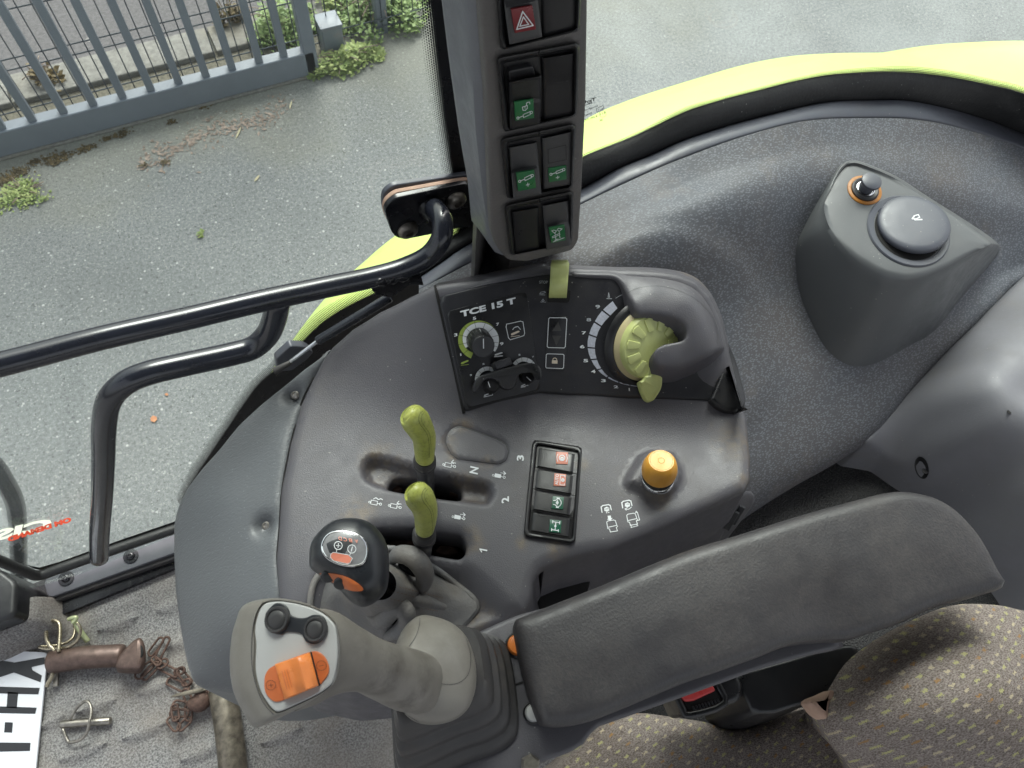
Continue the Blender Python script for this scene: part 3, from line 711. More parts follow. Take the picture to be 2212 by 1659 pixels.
xa = W(0, 1659, 0); ol = [(-1.1, -.9), (1.1, -.9), (1.1, YG - .03), (-.62, YG - .03), (-1.1, .30)]
def spindle(a, b_):
    t = b_ - a; k = np.array([-t[1], t[0]]) / np.linalg.norm(t); return [a + t * q + k * .012 * math.sin(q * PI) for q in np.linspace(0, 1, 10)] + [a + t * q - k * .012 * math.sin(q * PI) for q in np.linspace(1, 0, 10)[1:-1]]
fl = MB().add(*field([(-.95, -.25), (.15, -.25), (.15, YG - .015), (-.62, YG - .015), (-.95, .33)], floorz, .008, .004, .05, rings=tuple((spindle(a_, b_), (-.003, 0, .003, .006, .009), 50) for a_, b_ in rid)))
tag(fl.build('floor', 'mat', ang=70), kind='structure')
tag(obj('rear_floor', *box(.149, 1.35, -1.0, YG - .02, -.05, -.001), 'mat'), kind='structure')
tag(obj('front_floor', *box(-.95, .149, -1.0, -.25, -.05, -.001), 'mat'), kind='structure')
tag(obj('cab_side_sill', *box(-1.0, .6, YG - .045, YG + .03, -.30, .012), 'bracket_black'), kind='structure')
# sill plate with two bolts
sp_ = thing('sill_plate', 'grey metal sill strip bolted along the bottom of the door glass', 'sill plate', tuple(W(230, 1215, .02)))
so = rpoly([W(u, v, .034) for u, v in ((93, 1251), (366, 1158), (420, 1141), (420, 1180), (370, 1197), (103, 1293))], .012)
obj('plate', *puck(so, (0, 0, 1), .007, .0018), 'alu', sp_)
obj('spacer_strip', *puck([W(u, v, .026) for u, v in ((97, 1256), (366, 1162), (420, 1143), (420, 1192), (370, 1209), (107, 1303))], (0, 0, 1), .024, .003), 'rubber', sp_)
for u, v in ((141.7, 1249), (281.7, 1201)):
    c = W(u, v, .037)
    b = obj('bolt', *lathe(c, (0, 0, 1), [(.0075, -.003), (.0075, 0), (.0068, .002), (.0045, .0038), (.003, .0038), (.0025, .002)], 24), 'bracket_black', sp_)
    obj('bolt_washer', *lathe(c - np.array([0, 0, .0025]), (0, 0, 1), [(.013, 0), (.013, .0015), (.01, .0018)], 24), 'bracket_black', sp_)
# pedal box corner at far left
cn = W(10, 1290, .10)
tag(obj('footwell_box', *puck(rpoly([W(u, v, .12) for u, v in ((-90, 1200), (5, 1232), (36, 1256), (33, 1330), (-90, 1378))], .01), (0, 0, 1), .12, .008), 'plastic_black'), 'glossy black box edge in the footwell at the left end of the sill', 'box')
# ------------------------------------------------------------------ side glass with printed frit
FY = YG - .004
def plate_y(px_pts, y, th):                        # flat sheet lying in a plane y = const
    A = [G(u, v, y) for u, v in px_pts]; B = [a + np.array([0, th, 0]) for a in A]
    return rowsmesh([A, B], True, True, True)
def strip(o_, i_, y, cell, rows, n=90, th=0):
    A = resample(cr([G(u, v, y - bend(u)) for u, v in i_], 6), n); B = resample(cr([G(u, v, y - bend(u)) for u, v in o_], 6), n)
    L = [0]
    for k in range(1, n): L.append(L[-1] + np.linalg.norm(A[k] - A[k - 1]))
    V = []; uv = []; Fc = []
    for k in range(n):
        V += [A[k], B[k]]; uv += [(L[k] / cell, 0), (L[k] / cell, rows)]
    for k in range(n - 1): Fc.append((2 * k, 2 * k + 1, 2 * k + 3, 2 * k + 2))
    return V, Fc, uv
dg = thing('door_glass', 'clear cab door window left of the switch column with dotted black border', 'window', (-.3, YG, .05))
xp = .262
gl = [(-.47, .045), (-.95, .21), (-1.0, .5), (-.95, 1.75), (xp, 1.75), (xp, .50), (.1, .28), (-.1, .06)]
obj('pane', *rowsmesh([[(x, YG, z) for x, z in gl], [(x, YG + .005, z) for x, z in gl]], True, True, True), 'glass', dg, smooth=False)
tips = [(985, 470), (960, 515), (900, 552), (850, 585), (800, 615), (737, 643), (684, 675), (653, 705), (624, 741), (576, 791), (542, 823), (505, 873), (470, 925), (440, 968), (400, 1030), (380, 1080)]
base = [(1000, 480), (975, 528), (915, 567), (865, 600), (815, 630), (752, 661), (704, 691), (675, 716), (640, 751), (592, 800), (556, 833), (522, 880), (488, 930), (458, 975), (415, 1040), (390, 1090)]
V, Fc, uv = strip(tips, base, FY, .0023, 6, 140); obj('frit_comb', V, Fc, 'fritlines', dg, smooth=False, uvs=uv)
B_ = cr([G(u, v, FY) for u, v in base], 6); C_ = [p + np.array([.10, 0, -.16]) for p in B_]
obj('frit_band', *rowsmesh([B_, C_]), 'frit', dg, smooth=False)
# dotted edge and solid band beside the pillar
dt = [(895, -60), (899, 0), (915, 130), (930, 230), (945, 320), (957, 390), (962, 420)]; db = [(928, -60), (934, 0), (948, 130), (962, 250), (975, 340), (984, 395), (987, 420)]
V, Fc, uv = strip(dt, db, FY, .0030, 7, 60); obj('frit_dots', V, Fc, 'fritdots', dg, smooth=False, uvs=uv)
bb = [(990, -60), (990, 0), (1010, 130), (1030, 250), (1040, 340), (1050, 395), (1060, 470), (1065, 600), (1000, 600), (1000, 500), (990, 440)]
obj('frit_band', *plate_y(db[:-1] + [(987, 420), (992, 500)] + [(1065, 600)] + bb[::-1][3:], FY + .0005, .0005), 'frit', dg, smooth=False)
V, Fc, uv = strip([(955, 500), (972, 497), (985, 480)], [(968, 527), (986, 512), (996, 492)], FY - .0005, .0030, 5, 14); obj('frit_dots', V, Fc, 'fritdots', dg, smooth=False, uvs=uv)
# lower seal and frame of the door glass
sl_ = [G(u, v, YG - .012) for u, v in ((-160, 1150), (0, 1212), (60, 1237), (85, 1243), (130, 1228), (250, 1186), (370, 1145), (460, 1115))]
obj('edge_seal', *tube(sl_, .0085, 12, 3), 'seal', dg)
fr_ = [G(u, v, YG - .002) for u, v in ((-160, 1125), (0, 1194), (55, 1220), (85, 1226), (130, 1213), (250, 1170), (370, 1129), (460, 1098))]
obj('edge_band', *rowsmesh([fr_, [p + np.array([0, 0, -.03]) for p in fr_]]), 'frit', dg, smooth=False)
# rear side window
sg = thing('side_glass', 'clear rear side window over the lime fender, right of the switch column', 'window', (.7, YG, .6))
up = [(1150, 402), (1200, 365), (1257, 333), (1371, 287), (1474, 233), (1560, 208), (1641, 187), (1725, 166), (1808, 151), (1941, 142), (2041, 150), (2141, 170), (2212, 187), (2400, 250)]
lo = [(1150, 414), (1200, 377), (1257, 345), (1371, 298), (1474, 248), (1560, 219), (1641, 198), (1725, 177), (1808, 164), (1941, 158), (2041, 167), (2141, 186), (2212, 204), (2400, 268)]
V, Fc, uv = strip(up, lo, FY, .0030, 5, 200); obj('frit_dots', V, Fc, 'fritdots', sg, smooth=False, uvs=uv)
bl = [(905, 600), (960, 562), (1003, 532), (1120, 472), (1254, 408), (1337, 362), (1404, 335), (1474, 303), (1560, 275), (1641, 253), (1774, 222), (1874, 216), (1975, 219), (2108, 251), (2212, 291), (2400, 372)]
lo2 = [(905, 560), (960, 525), (1003, 500), (1120, 430)] + [p for p in lo if p[0] > 1200]
A = resample(cr([G(u, v, YG - .006 - bend(u)) for u, v in lo2], 8), 120); Bq = resample(cr([G(u, v, YG - .022 - bend(u)) for u, v in bl], 8), 120)
obj('rubber_seal', *rowsmesh([[p + np.array([0, .003, .0]) for p in A], A, [a * .75 + b * .25 + np.array([0, -.006, .002]) for a, b in zip(A, Bq)], [a * .35 + b * .65 + np.array([0, -.006, .002]) for a, b in zip(A, Bq)], Bq, [p + np.array([0, 0, -.02]) for p in Bq]]), 'seal', sg, ang=80)
gb = resample(cr([G(u, v, YG - bend(u)) for u, v in [(1120, 472)] + [p for p in bl if p[0] > 1200]], 6), 60); gb = [np.array([gb[0][0] - .02, YG, gb[0][2]])] + gb
gt_ = [np.array([p[0], p[1], 1.75]) for p in gb]; off_ = np.array([0, .005, 0])
obj('pane', *rowsmesh([gb, gt_, [p + off_ for p in gt_], [p + off_ for p in gb]]), 'glass', sg, smooth=False)
# etched mark on the pane (reads mirrored from inside)
pr = Print(lambda u, v: G(u, v, YG - .0015), (0, -1, 0)); K = .0652 / .0652 * (200 / 1659) * .54216
E_ = lambda x, y: (1236.1 + x * K, 184.3 + y * K)
def mt(txt, xr, y, w, h, sl=-.33, b=.012): # mirrored text: starts right, runs left
    pr.text(txt, E_(xr, y), (-w * K, -w * K * sl), (0, -h * K), b)
mt('Taylo', 780, 500, 480, 95, -.27, .03); mt('Made', 645, 605, 330, 60); mt('toughened', 850, 700, 620, 60); mt('0003', 655, 950, 270, 65)
mt('43R-0001', 845, 1040, 600, 65, b=0); mt('2K', 1010, 1160, 120, 60, b=.02); mt('E11', 1090, 935, 165, 60); mt('e11', 1010, 790, 160, 55)
pr.line([E_(795, 770), E_(1025, 665), E_(1050, 775), E_(822, 888)], .9, True); pr.circ(E_(1007, 945), 112 * K, .6, 20, 104 * K)
pr.line([E_(575, 435), E_(800, 402)], .8)
pr.build('etched_mark', 'frit', sg)
# sticker on the door glass (mirrored lettering)
pr = Print(lambda u, v: G(u, v, YG - .0015), (0, -1, 0)); K2 = 700 / 1936 * .54216; Z_ = lambda x, y: (x * K2, 997.6 + y * K2)
pr.text('CIS', Z_(555, 722), (-640 * K2, 640 * .24 * K2), (28 * K2, -108 * K2), .05)
pr.build('sticker_letters', 'sticker_cream', dg)
pr = Print(lambda u, v: G(u, v, YG - .0016), (0, -1, 0))
pr.text('OM DEMAND', Z_(790, 655), (-700 * K2, 225 * K2), (-10 * K2, -46 * K2), .07); pr.build('sticker_caption', 'tail_red', dg)
# outer grab rail beyond the glass
ogr = [G(u, v, YG + .10) for u, v in ((-60, 985), (-20, 1000), (10, 1040), (32, 1085), (38, 1130), (40, 1190), (42, 1290))]
tag(obj('outer_grab_rail', *tube(ogr, .014, 14, 5), 'tube'), 'black curved grab rail outside the door glass at the left edge', 'grab rail')
# ------------------------------------------------------------------ arch trim and grained liner
lin = thing('wheel_arch_liner', 'grained grey plastic wheel arch lining curving behind the console', 'trim panel', (.9, .35, .4))
tl = [(905, 626), (1008, 572), (1120, 512), (1252, 443), (1380, 382), (1474, 342), (1608, 294), (1741, 261), (1874, 255), (1975, 258), (2075, 277), (2212, 321), (2400, 405)]
A = resample(cr([G(u, v, YG - .021 - bend(u)) for u, v in bl], 8), 110); B_ = resample(cr([G(u, v, YG - .05 - bend(u)) for u, v in tl], 8), 110)
trows = [[p + np.array([0, .004, -.025]) for p in A], [p + np.array([0, .001, -.001]) for p in A], [a * .88 + b * .12 + np.array([0, -.002, .004]) for a, b in zip(A, B_)], [a * .5 + b * .5 + np.array([0, -.001, .003]) for a, b in zip(A, B_)], [a * .1 + b * .9 + np.array([0, 0, .002]) for a, b in zip(A, B_)], [p + np.array([0, 0, -.001]) for p in B_], [p + np.array([0, .002, -.02]) for p in B_]]
obj('edge_trim', *rowsmesh(trows), 'trim_blue', lin, ang=70)
r0 = [G(u, v, YG - .052 - bend(u)) for u, v in tl]
r1 = [G(u, v, YG - .085 - bend(u)) for u, v in [(905, 668), (1010, 618), (1130, 560), (1265, 490), (1390, 430), (1490, 392), (1620, 345), (1750, 315), (1875, 307), (1970, 312), (2075, 330), (2212, 372), (2400, 450)]]
r2 = [G(u, v, .405) for u, v in [(930, 760), (1040, 705), (1170, 640), (1290, 575), (1420, 515), (1520, 470), (1640, 430), (1760, 405)]] + [W(*p) for p in [(1875, 398, .692), (1965, 402, .674), (2080, 415, .648), (2212, 445, .614), (2400, 500, .57)]]
r3 = [G(u, v, .315) for u, v in [(1050, 960), (1150, 890), (1260, 830), (1370, 770), (1470, 720), (1560, 680), (1660, 645), (1770, 615)]] + [W(*p) for p in [(1880, 590, .610), (1980, 560, .608), (2080, 532, .60), (2212, 515, .585), (2400, 530, .555)]]
r4 = [W(u, v, z) for u, v, z in [(1200, 1150, .56), (1300, 1110, .56), (1400, 1060, .56), (1480, 1010, .56), (1560, 960, .56), (1640, 900, .56), (1740, 850, .56), (1830, 800, .565), (1920, 750, .568), (2000, 695, .57), (2080, 634, .57), (2212, 568, .562), (2400, 560, .55)]]
r5 = [W(u, v, z) for u, v, z in [(1350, 1290, .47), (1420, 1240, .47), (1500, 1190, .47), (1570, 1140, .47), (1650, 1085, .475), (1730, 1035, .485), (1810, 990, .495), (1880, 942, .51), (1950, 868, .525), (2010, 800, .535), (2080, 728, .545), (2150, 662, .545), (2212, 612, .545), (2400, 585, .54)]]
r6 = [p + np.array([0, .02, -.10]) for p in r5]
V, Fc = loft([r0, r1, r2, r3, r4, r5, r6], 90, 10)
dc_ = np.array([1440, 745.0])           # gently raised round boss moulded into the lining behind the console
for i_, p in enumerate(V):
    q = np.array(px(p)); f_ = float(smooth(np.array([250 - np.linalg.norm((q - dc_) * [1, .95])]), 0, 22)[0])
    if f_ > 0: r_ = CP - np.array(p); V[i_] = np.array(p) + r_ / np.linalg.norm(r_) * .006 * f_
liner = obj('lining', V, Fc, 'liner', lin, ang=80)
LN = Surf(liner, z=.6)
# gently raised disc moulded in the lining behind the console
# ------------------------------------------------------------------ vent pod
pod = thing('vent_pod', 'smooth dark grey moulded pod with air vent and lighter socket on the arch lining', 'vent housing', tuple(LN(1900, 600)))
fo = lambda x, y: (1680.7 + x * .2942, 325.3 + y * .2942)
oa = [(520, 84), (470, 100), (420, 150), (300, 350), (190, 550), (125, 700), (120, 850), (150, 1050), (240, 1280), (330, 1450), (430, 1550), (520, 1595), (620, 1600), (750, 1560), (950, 1450), (1150, 1330), (1350, 1080), (1530, 870), (1622, 745), (1605, 690), (1400, 550), (1100, 360), (850, 200), (600, 95)]
ob_ = [(530, 105), (490, 120), (440, 180), (390, 280), (340, 400), (370, 520), (430, 620), (500, 700), (580, 770), (680, 830), (780, 880), (870, 905), (950, 915), (1040, 905), (1130, 880), (1250, 830), (1370, 770), (1480, 722), (1545, 695), (1520, 655), (1390, 560), (1095, 375), (845, 215), (605, 115)]
hb = [.012, .014, .020, .032, .045, .052, .056, .058, .06, .06, .06, .06, .06, .058, .055, .05, .042, .032, .02, .014, .014, .013, .012, .012]
A3 = [LN(*fo(*p), -.004) for p in oa]; B3 = [LN(*fo(*p), h) for p, h in zip(ob_, hb)]
# top face flattened onto one plane
nrm = np.array([-.06, -.06, 1.0]); nrm /= np.linalg.norm(nrm); cn_ = LN(*fo(1100, 380), .004)
def onpl(p): 
    u, v = px(p); r = ray(u, v); return CP + r * (((cn_ - CP) @ nrm) / (r @ nrm))
def PT(u, v, h=0):
    r = ray(u, v); return CP + r * (((cn_ + nrm * h - CP) @ nrm) / (r @ nrm))
pxs = [px(p) for p in B3]
while min(np.linalg.norm(LN(*q) - CP) - np.linalg.norm(PT(*q) - CP) for q in pxs) < .008: cn_ = cn_ + np.array([0, 0, .003])
B3 = [onpl(p) for p in B3]
A3 = resample(cr(A3, 6, True), 120, True) if False else cr(A3, 5, True); B3 = cr(B3, 5, True)
rws = [A3]
for t in (.25, .5, .7, .84): rws.append([a * (1 - t) + b * t + nrm * .006 * math.sin(t * PI) for a, b in zip(A3, B3)])
cB = sum(B3) / len(B3)
for t, dz in ((.93, .0035), (1.0, .0015), (1.04, .0006)): rws.append([a * (1 - t) + b * t + nrm * dz for a, b in zip(A3, B3)] if t <= 1 else [b + (cB - b) * .06 - nrm * 0 for b in B3])
rws[-2] = [b - nrm * .001 for b in B3]; 
rws.append([b + (cB - b) * .3 for b in B3]); rws.append([b + (cB - b) * .7 for b in B3])
V, Fc = rowsmesh(rws, close=True, cap1=True); podb = obj('pod_shell', V, Fc, 'cover_grey', pod, ang=80)
PS = Surf(podb, z=.7)
def ellframe(cu, cv, rpx, surf=PS):
    c = surf(cu, cv); return c
vc = PS(*fo(955, 590)); vr = .5 * np.linalg.norm(PS(*fo(655, 560)) - PS(*fo(1262, 640)))
obj('vent_ring', *lathe(vc, nrm, [(vr, -.004), (vr, .0008), (vr * .97, .0022), (vr * .84, .0015), (vr * .82, -.001), (vr * .80, -.02)], 64, cap=False), 'trim_blue', pod)
obj('vent_throat', *lathe(vc, nrm, [(vr * .81, .0005), (vr * .80, .0003)], 48), 'void', pod)
lid_n = nrm + np.array([-.06, .12, 0]) ; lid_n /= np.linalg.norm(lid_n); lc = PS(*fo(1000, 532), .011)
lr = vr * .84
lid = obj('vent_lid', *lathe(lc, lid_n, [(lr * .93, -.007), (lr * .99, -.005), (lr, -.002), (lr * .985, .0), (lr * .95, .0015), (lr * .80, .0024), (lr * .5, .003), (lr * .2, .0032)], 64), 'trim_blue', pod)
LS = Surf(lid, z=.7); pr = Print(lambda u, v: LS(u, v, .0004), nrm)
pr.line([fo(1000, 478), fo(1030, 470), fo(1040, 490), fo(1010, 502), fo(985, 500), fo(1000, 478)], 2); pr.line([fo(1005, 508), fo(1055, 506)], 2.6); pr.line([fo(985, 500), fo(1000, 485)], 2.2)
pr.build('person_symbol', 'white', lid)
for k in range(3):
    a = PS(*fo(1040 + k * 35, 700), .001); b = PS(*fo(1090 + k * 35, 745), .001)
    obj('vent_blade', *tube([a, b], .0009, 6, smooth=False), 'button', pod)
ac = PS(*fo(634, 292)); ar_ = .5 * np.linalg.norm(PS(*fo(508, 280)) - PS(*fo(760, 310)))
obj('lighter_ring', *lathe(ac, nrm, [(ar_, -.002), (ar_, .0008), (ar_ * .95, .0016), (ar_ * .8, .0016), (ar_ * .78, 0)], 48, cap=False), simple('amber_ring', (.42, .17, .03), .4), pod)
obj('lighter_collar', *lathe(ac, nrm, [(ar_ * .79, 0), (ar_ * .78, .0035), (ar_ * .70, .0045), (ar_ * .52, .003)], 48), 'button', pod)
obj('lighter_sleeve', *lathe(ac + nrm * .003, nrm, [(ar_ * .52, 0), (ar_ * .52, .0018), (ar_ * .47, .0022), (ar_ * .44, 0)], 40), 'chrome', pod)
tp = PS(*fo(670, 225), .012) - ac; tp = tp / np.linalg.norm(tp)
obj('lighter_knob', *lathe(ac + nrm * .002, nrm, [(ar_ * .40, 0), (ar_ * .38, .010), (ar_ * .42, .013), (ar_ * .55, .0145), (ar_ * .58, .0165), (ar_ * .55, .0185), (ar_ * .4, .0198), (ar_ * .15, .0202)], 40), 'trim_blue', pod)
# ------------------------------------------------------------------ rear body panel and carpet behind the seat
ctl = [(1870, 950, .51), (1940, 870, .525), (2000, 808, .54), (2120, 690, .56), (2212, 600, .57), (2330, 480, .585), (2250, 660, .61), (2160, 745, .61), (2110, 805, .61), (2098, 855, .605), (2150, 955, .59), (2230, 1060, .58), (2300, 1150, .575), (2212, 850, .625), (2330, 850, .63), (2330, 700, .63), (2330, 1050, .61), (1930, 985, .48), (1990, 1060, .455), (2060, 1150, .45), (2150, 1250, .45), (2212, 1330, .45), (2330, 1400, .45), (2020, 910, .55), (2050, 990, .535), (2130, 1100, .51)]
C3 = [W(u, v, z) for u, v, z in ctl]; zf = rbf(C3)
rp_out = [W(u, v, z) for u, v, z in [(1870, 952, .51), (1940, 872, .525), (2000, 808, .54), (2060, 750, .55), (2120, 690, .56), (2212, 600, .57), (2330, 480, .585), (2420, 600, .60), (2420, 1400, .44), (2212, 1360, .44), (2120, 1260, .44), (2040, 1130, .45), (1985, 1055, .455), (1920, 985, .48)]]
rear = thing('rear_cab_panel', 'smooth dark grey rear corner panel of the cab with pale worn ridge', 'cab panel', tuple(W(2100, 900, .45)))
V, Fc = field(rp_out, lambda P: zf(P), .008, .006, .2); rpm = obj('panel_shell', V, Fc, 'rear_panel', rear, ang=80); RP = Surf(rpm, z=.6)
c = RP(1992, 1010); obj('screw_recess', *puck([RP(1992 + 16 * math.cos(t) * .9 + 4 * math.sin(t), 1010 + 24 * math.sin(t), .0012) for t in np.linspace(0, 2 * PI, 20)[:-1]], (0, 0, 1), .002, .0008), 'plastic_black', rear)
obj('screw_head', *lathe(RP(1998, 1018, .0022), (0, 0, 1), [(.004, 0), (.004, .001), (.002, .0015)], 16), 'rubber', rear)
obj('drill_hole', *lathe(RP(2180, 890, .0004), (0, 0, 1), [(.0028, 0), (.0028, .0003)], 14), 'void', rear)
cp_ = [W(u, v, .43) for u, v in ((1180, 1330), (1480, 1150), (1620, 1050), (1880, 930), (1990, 1000), (2100, 1100), (2350, 1350), (2300, 1500), (1500, 1560), (1250, 1560))]
tag(obj('rear_carpet', *field(cp_, lambda P: .43 + .002 * np.sin(P[:, 0] * 60) + 0 * P[:, 1], .012, .004, .1), 'carpet'), 'black crackle-textured matting in the gap between console, rear panel and armrest', 'matting')
# ================================================================== switch column (window pillar)
PY = .39
pil = thing('switch_column', 'upright grey plastic window pillar carrying four stacked pairs of rocker switches', 'switch column', tuple(G(1150, 590, PY + .08)))
def interp(tab, v):
    if v < tab[0][1]: return tab[0][0] + (tab[1][0] - tab[0][0]) / (tab[1][1] - tab[0][1]) * (v - tab[0][1])
    return float(np.interp(v, [t[1] for t in tab], [t[0] for t in tab]))
RF = [(1279, -120), (1272, 0), (1268, 150), (1261, 300), (1250, 430), (1238, 545)]; LF = [(1028, -120), (1040, 0), (1048, 130), (1055, 300), (1066, 420), (1078, 520), (1095, 572)]
LM = [(950, -120), (968, 0), (985, 130), (1004, 280), (1018, 400), (1030, 560), (1040, 600)]; LBK = [(930, -120), (943, 0), (960, 130), (985, 300), (1003, 400), (1022, 560), (1030, 600)]
ztop = 1.9; rows = []
for v in np.linspace(-110, 540, 27):
    z = G(1150, v - 3, PY)[2]
    def at(tab, y):                      # point of the traced edge at this height
        vv = np.linspace(-300, 800, 400); best = min(vv, key=lambda q: abs(G(interp(tab, q), q, y)[2] - z)); return G(interp(tab, best), best, y)[0]
    xr = at(RF, PY); xl = at(LF, PY); xm = at(LM, PY + .052); xb = at(LBK, PY + .062)
    sec = [(xr + .004, PY + .13), (xr + .004, PY + .02), (xr + .001, PY + .005), (xr - .005, PY), (xl + .010, PY), (xl + .001, PY + .003), (xl - .006, PY + .011), (xm, PY + .052), (xb, PY + .060), (xb + .05, PY + .13)]
    rows.append([np.array([x, y, z]) for x, y in sec])
rows.insert(0, [np.array([p[0], p[1], ztop]) for p in rows[0]])
last = rows[-1]; rows.append([np.array([p[0] + (.004 if i > 4 else -.006) * (0 < i < 9), p[1] + .008 * (0 < i < 9), p[2] - .008]) for i, p in enumerate(last)])
rows = [resample(r[:3], 5) + resample(r[2:7], 12)[1:] + resample(r[6:], 10)[1:] for r in rows]
shell = obj('pillar_shell', *rowsmesh(rows, True, True, True), 'pillar', pil, ang=45)
# foot of the pillar behind the console
b0_ = rows[-1]; lowr = [[np.array([p[0] + .034 * (p[1] < PY + .05) + .004, p[1] + .055 * (p[1] < PY + .05), p[2]]) for p in b0_], [np.array([p[0] + .034 * (p[1] < PY + .05) + .004, p[1] + .055 * (p[1] < PY + .05), .60]) for p in b0_]]
obj('pillar_foot', *rowsmesh(lowr, True, True, True), 'pillar_front', pil, ang=45)
# textured front panel
c2 = lambda x, y: Q(1, 0, x, y)
fp = [c2(885, -330), c2(1600, -360), c2(1600, 40), c2(1590, 640), c2(1560, 1250), c2(1540, 1560), c2(1500, 1625), c2(1200, 1700), c2(1080, 1690), c2(1010, 1610), c2(975, 1500), c2(960, 1100), c2(945, 640), c2(905, 60)]
obj('front_panel', *puck(rpoly([G(u, v, PY - .003) for u, v in fp], .006), (0, -1, 0), .008, .0028), 'pillar_front', pil, ang=60)
FPY = PY - .003
def GP(u, v, h=0): return G(u, v, FPY - h)
bez = [[(1068, -80), (1262, -120), c2(1542, 200), c2(1030, 328)], [c2(1003, 372), c2(1545, 272), c2(1527, 752), c2(1050, 858)], [c2(1030, 898), c2(1520, 797), c2(1500, 1222), c2(1072, 1292)], [c2(1055, 1330), c2(1505, 1234), c2(1496, 1580), c2(1093, 1658)]]
def loop_frame(o_pts, i_pts, h1, h0, gp, drop=.004):
    n = 72
    A = resample(rpoly([np.array(p) for p in o_pts], 9, 5), n, True); Bq = resample(rpoly([np.array(p) for p in i_pts], 3, 4), n, True)
    # align starts
    k = min(range(n), key=lambda q: np.linalg.norm(A[0] - Bq[q])); Bq = Bq[k:] + Bq[:k]
    rws = []
    for t, h in ((0, -.001), (.0, h1 * .5), (.18, h1 * .92), (.42, h1), (.7, h1 * .8), (.95, h0), (1.0, h0 - drop)):
        rws.append([gp(*(a * (1 - t) + b * t), h) for a, b in zip(A, Bq)])
    return rowsmesh(rws, True)
def rocker(name, quad, prof, gp, mat, parent, n=7, label=None, side=.006, base=-.003):
    """prof: list of (t down the rocker, height)"""
    qm = quadmap(quad); rws = []
    ts = [p[0] for p in prof]; hs_ = [p[1] for p in prof]
    T = sorted(set(list(np.linspace(0, 1, 15)) + ts))
    def hh(t): return float(np.interp(t, ts, hs_))
    rws.append([gp(*qm(s_, 0), base) for s_ in np.linspace(0, 1, n + 2)])
    for t in [0.0] + [.015] + T[1:-1] + [.985, 1.0]:
        e = .0012 if t in (0.0, 1.0) else 0
        ss = [0, .04] + list(np.linspace(.1, .9, n - 2)) + [.96, 1]; ss = ss[:1] + ss[1:-1] + ss[-1:]
        row = []
        for j, s_ in enumerate(ss):
            ed = .0013 if j in (0, len(ss) - 1) else (.0003 if j in (1, len(ss) - 2) else 0)
            row.append(gp(*qm(s_, t), hh(t) - max(e, ed)))
        rws.append([gp(*qm(0, t), base)] + row + [gp(*qm(1, t), base)])
    m = len(rws[1]); rws[0] = [gp(*qm(s_, 0), base) for s_ in [0] + [0, .04] + list(np.linspace(.1, .9, n - 2)) + [.96, 1] + [1]][:m]
    rws.append([gp(*qm(s_, 1), base) for s_ in [0] + [0, .04] + list(np.linspace(.1, .9, n - 2)) + [.96, 1] + [1]][:m])
    return obj(name, *rowsmesh(rws), mat, parent, ang=50, label=label)
for k, b in enumerate(bez):
    qm = quadmap(b); ip = [qm(.085, .10), qm(.93, .085), qm(.94, .955), qm(.09, .965)]
    f = obj('switch_frame', *loop_frame(b, ip, .006, .002, GP), 'plastic_black', pil, ang=60)
    obj('frame_back', *puck([GP(*p, -.0012 if 0 else .0006) for p in ip], (0, -1, 0), .002, .0003), 'plastic_black', f)
    m0, m1 = qm(.515, .0), qm(.515, .10); obj('frame_joint', *tube([GP(*m0, .003), GP(*qm(.515, .04), .0064), GP(*m1, .003)], .0005, 6, 3), 'void', f)
def sq(pts, gp, h, name, mat, parent): return obj(name, *puck([gp(*p, h) for p in pts], (gp(0, 0, 1) - gp(0, 0, 0)) if gp is not GP else (0, -1, 0), .0006, .0002), mat, parent)
def cyl_icon(pr, qm, y0=.5, plus=None, y_up=0):
    # small hydraulic cylinder: rod with eye, barrel, eye
    P = lambda a, b: qm(a, b)
    pr.line([P(.17, y0 + .06), P(.42, y0)], 1.6); pr.line([P(.42, y0 - .07), P(.78, y0 - .17), P(.80, y0 - .02), P(.43, y0 + .09)], 1.5, True)
    pr.circ(P(.13, y0 + .07), 2.4, 1.4, 10); pr.circ(P(.86, y0 - .12), 2.6, 1.4, 10)
    if plus: pr.line([P(plus[0] - .09, plus[1]), P(plus[0] + .09, plus[1] - .02)], 1.5); pr.line([P(plus[0], plus[1] - .10), P(plus[0], plus[1] + .08)], 1.5)
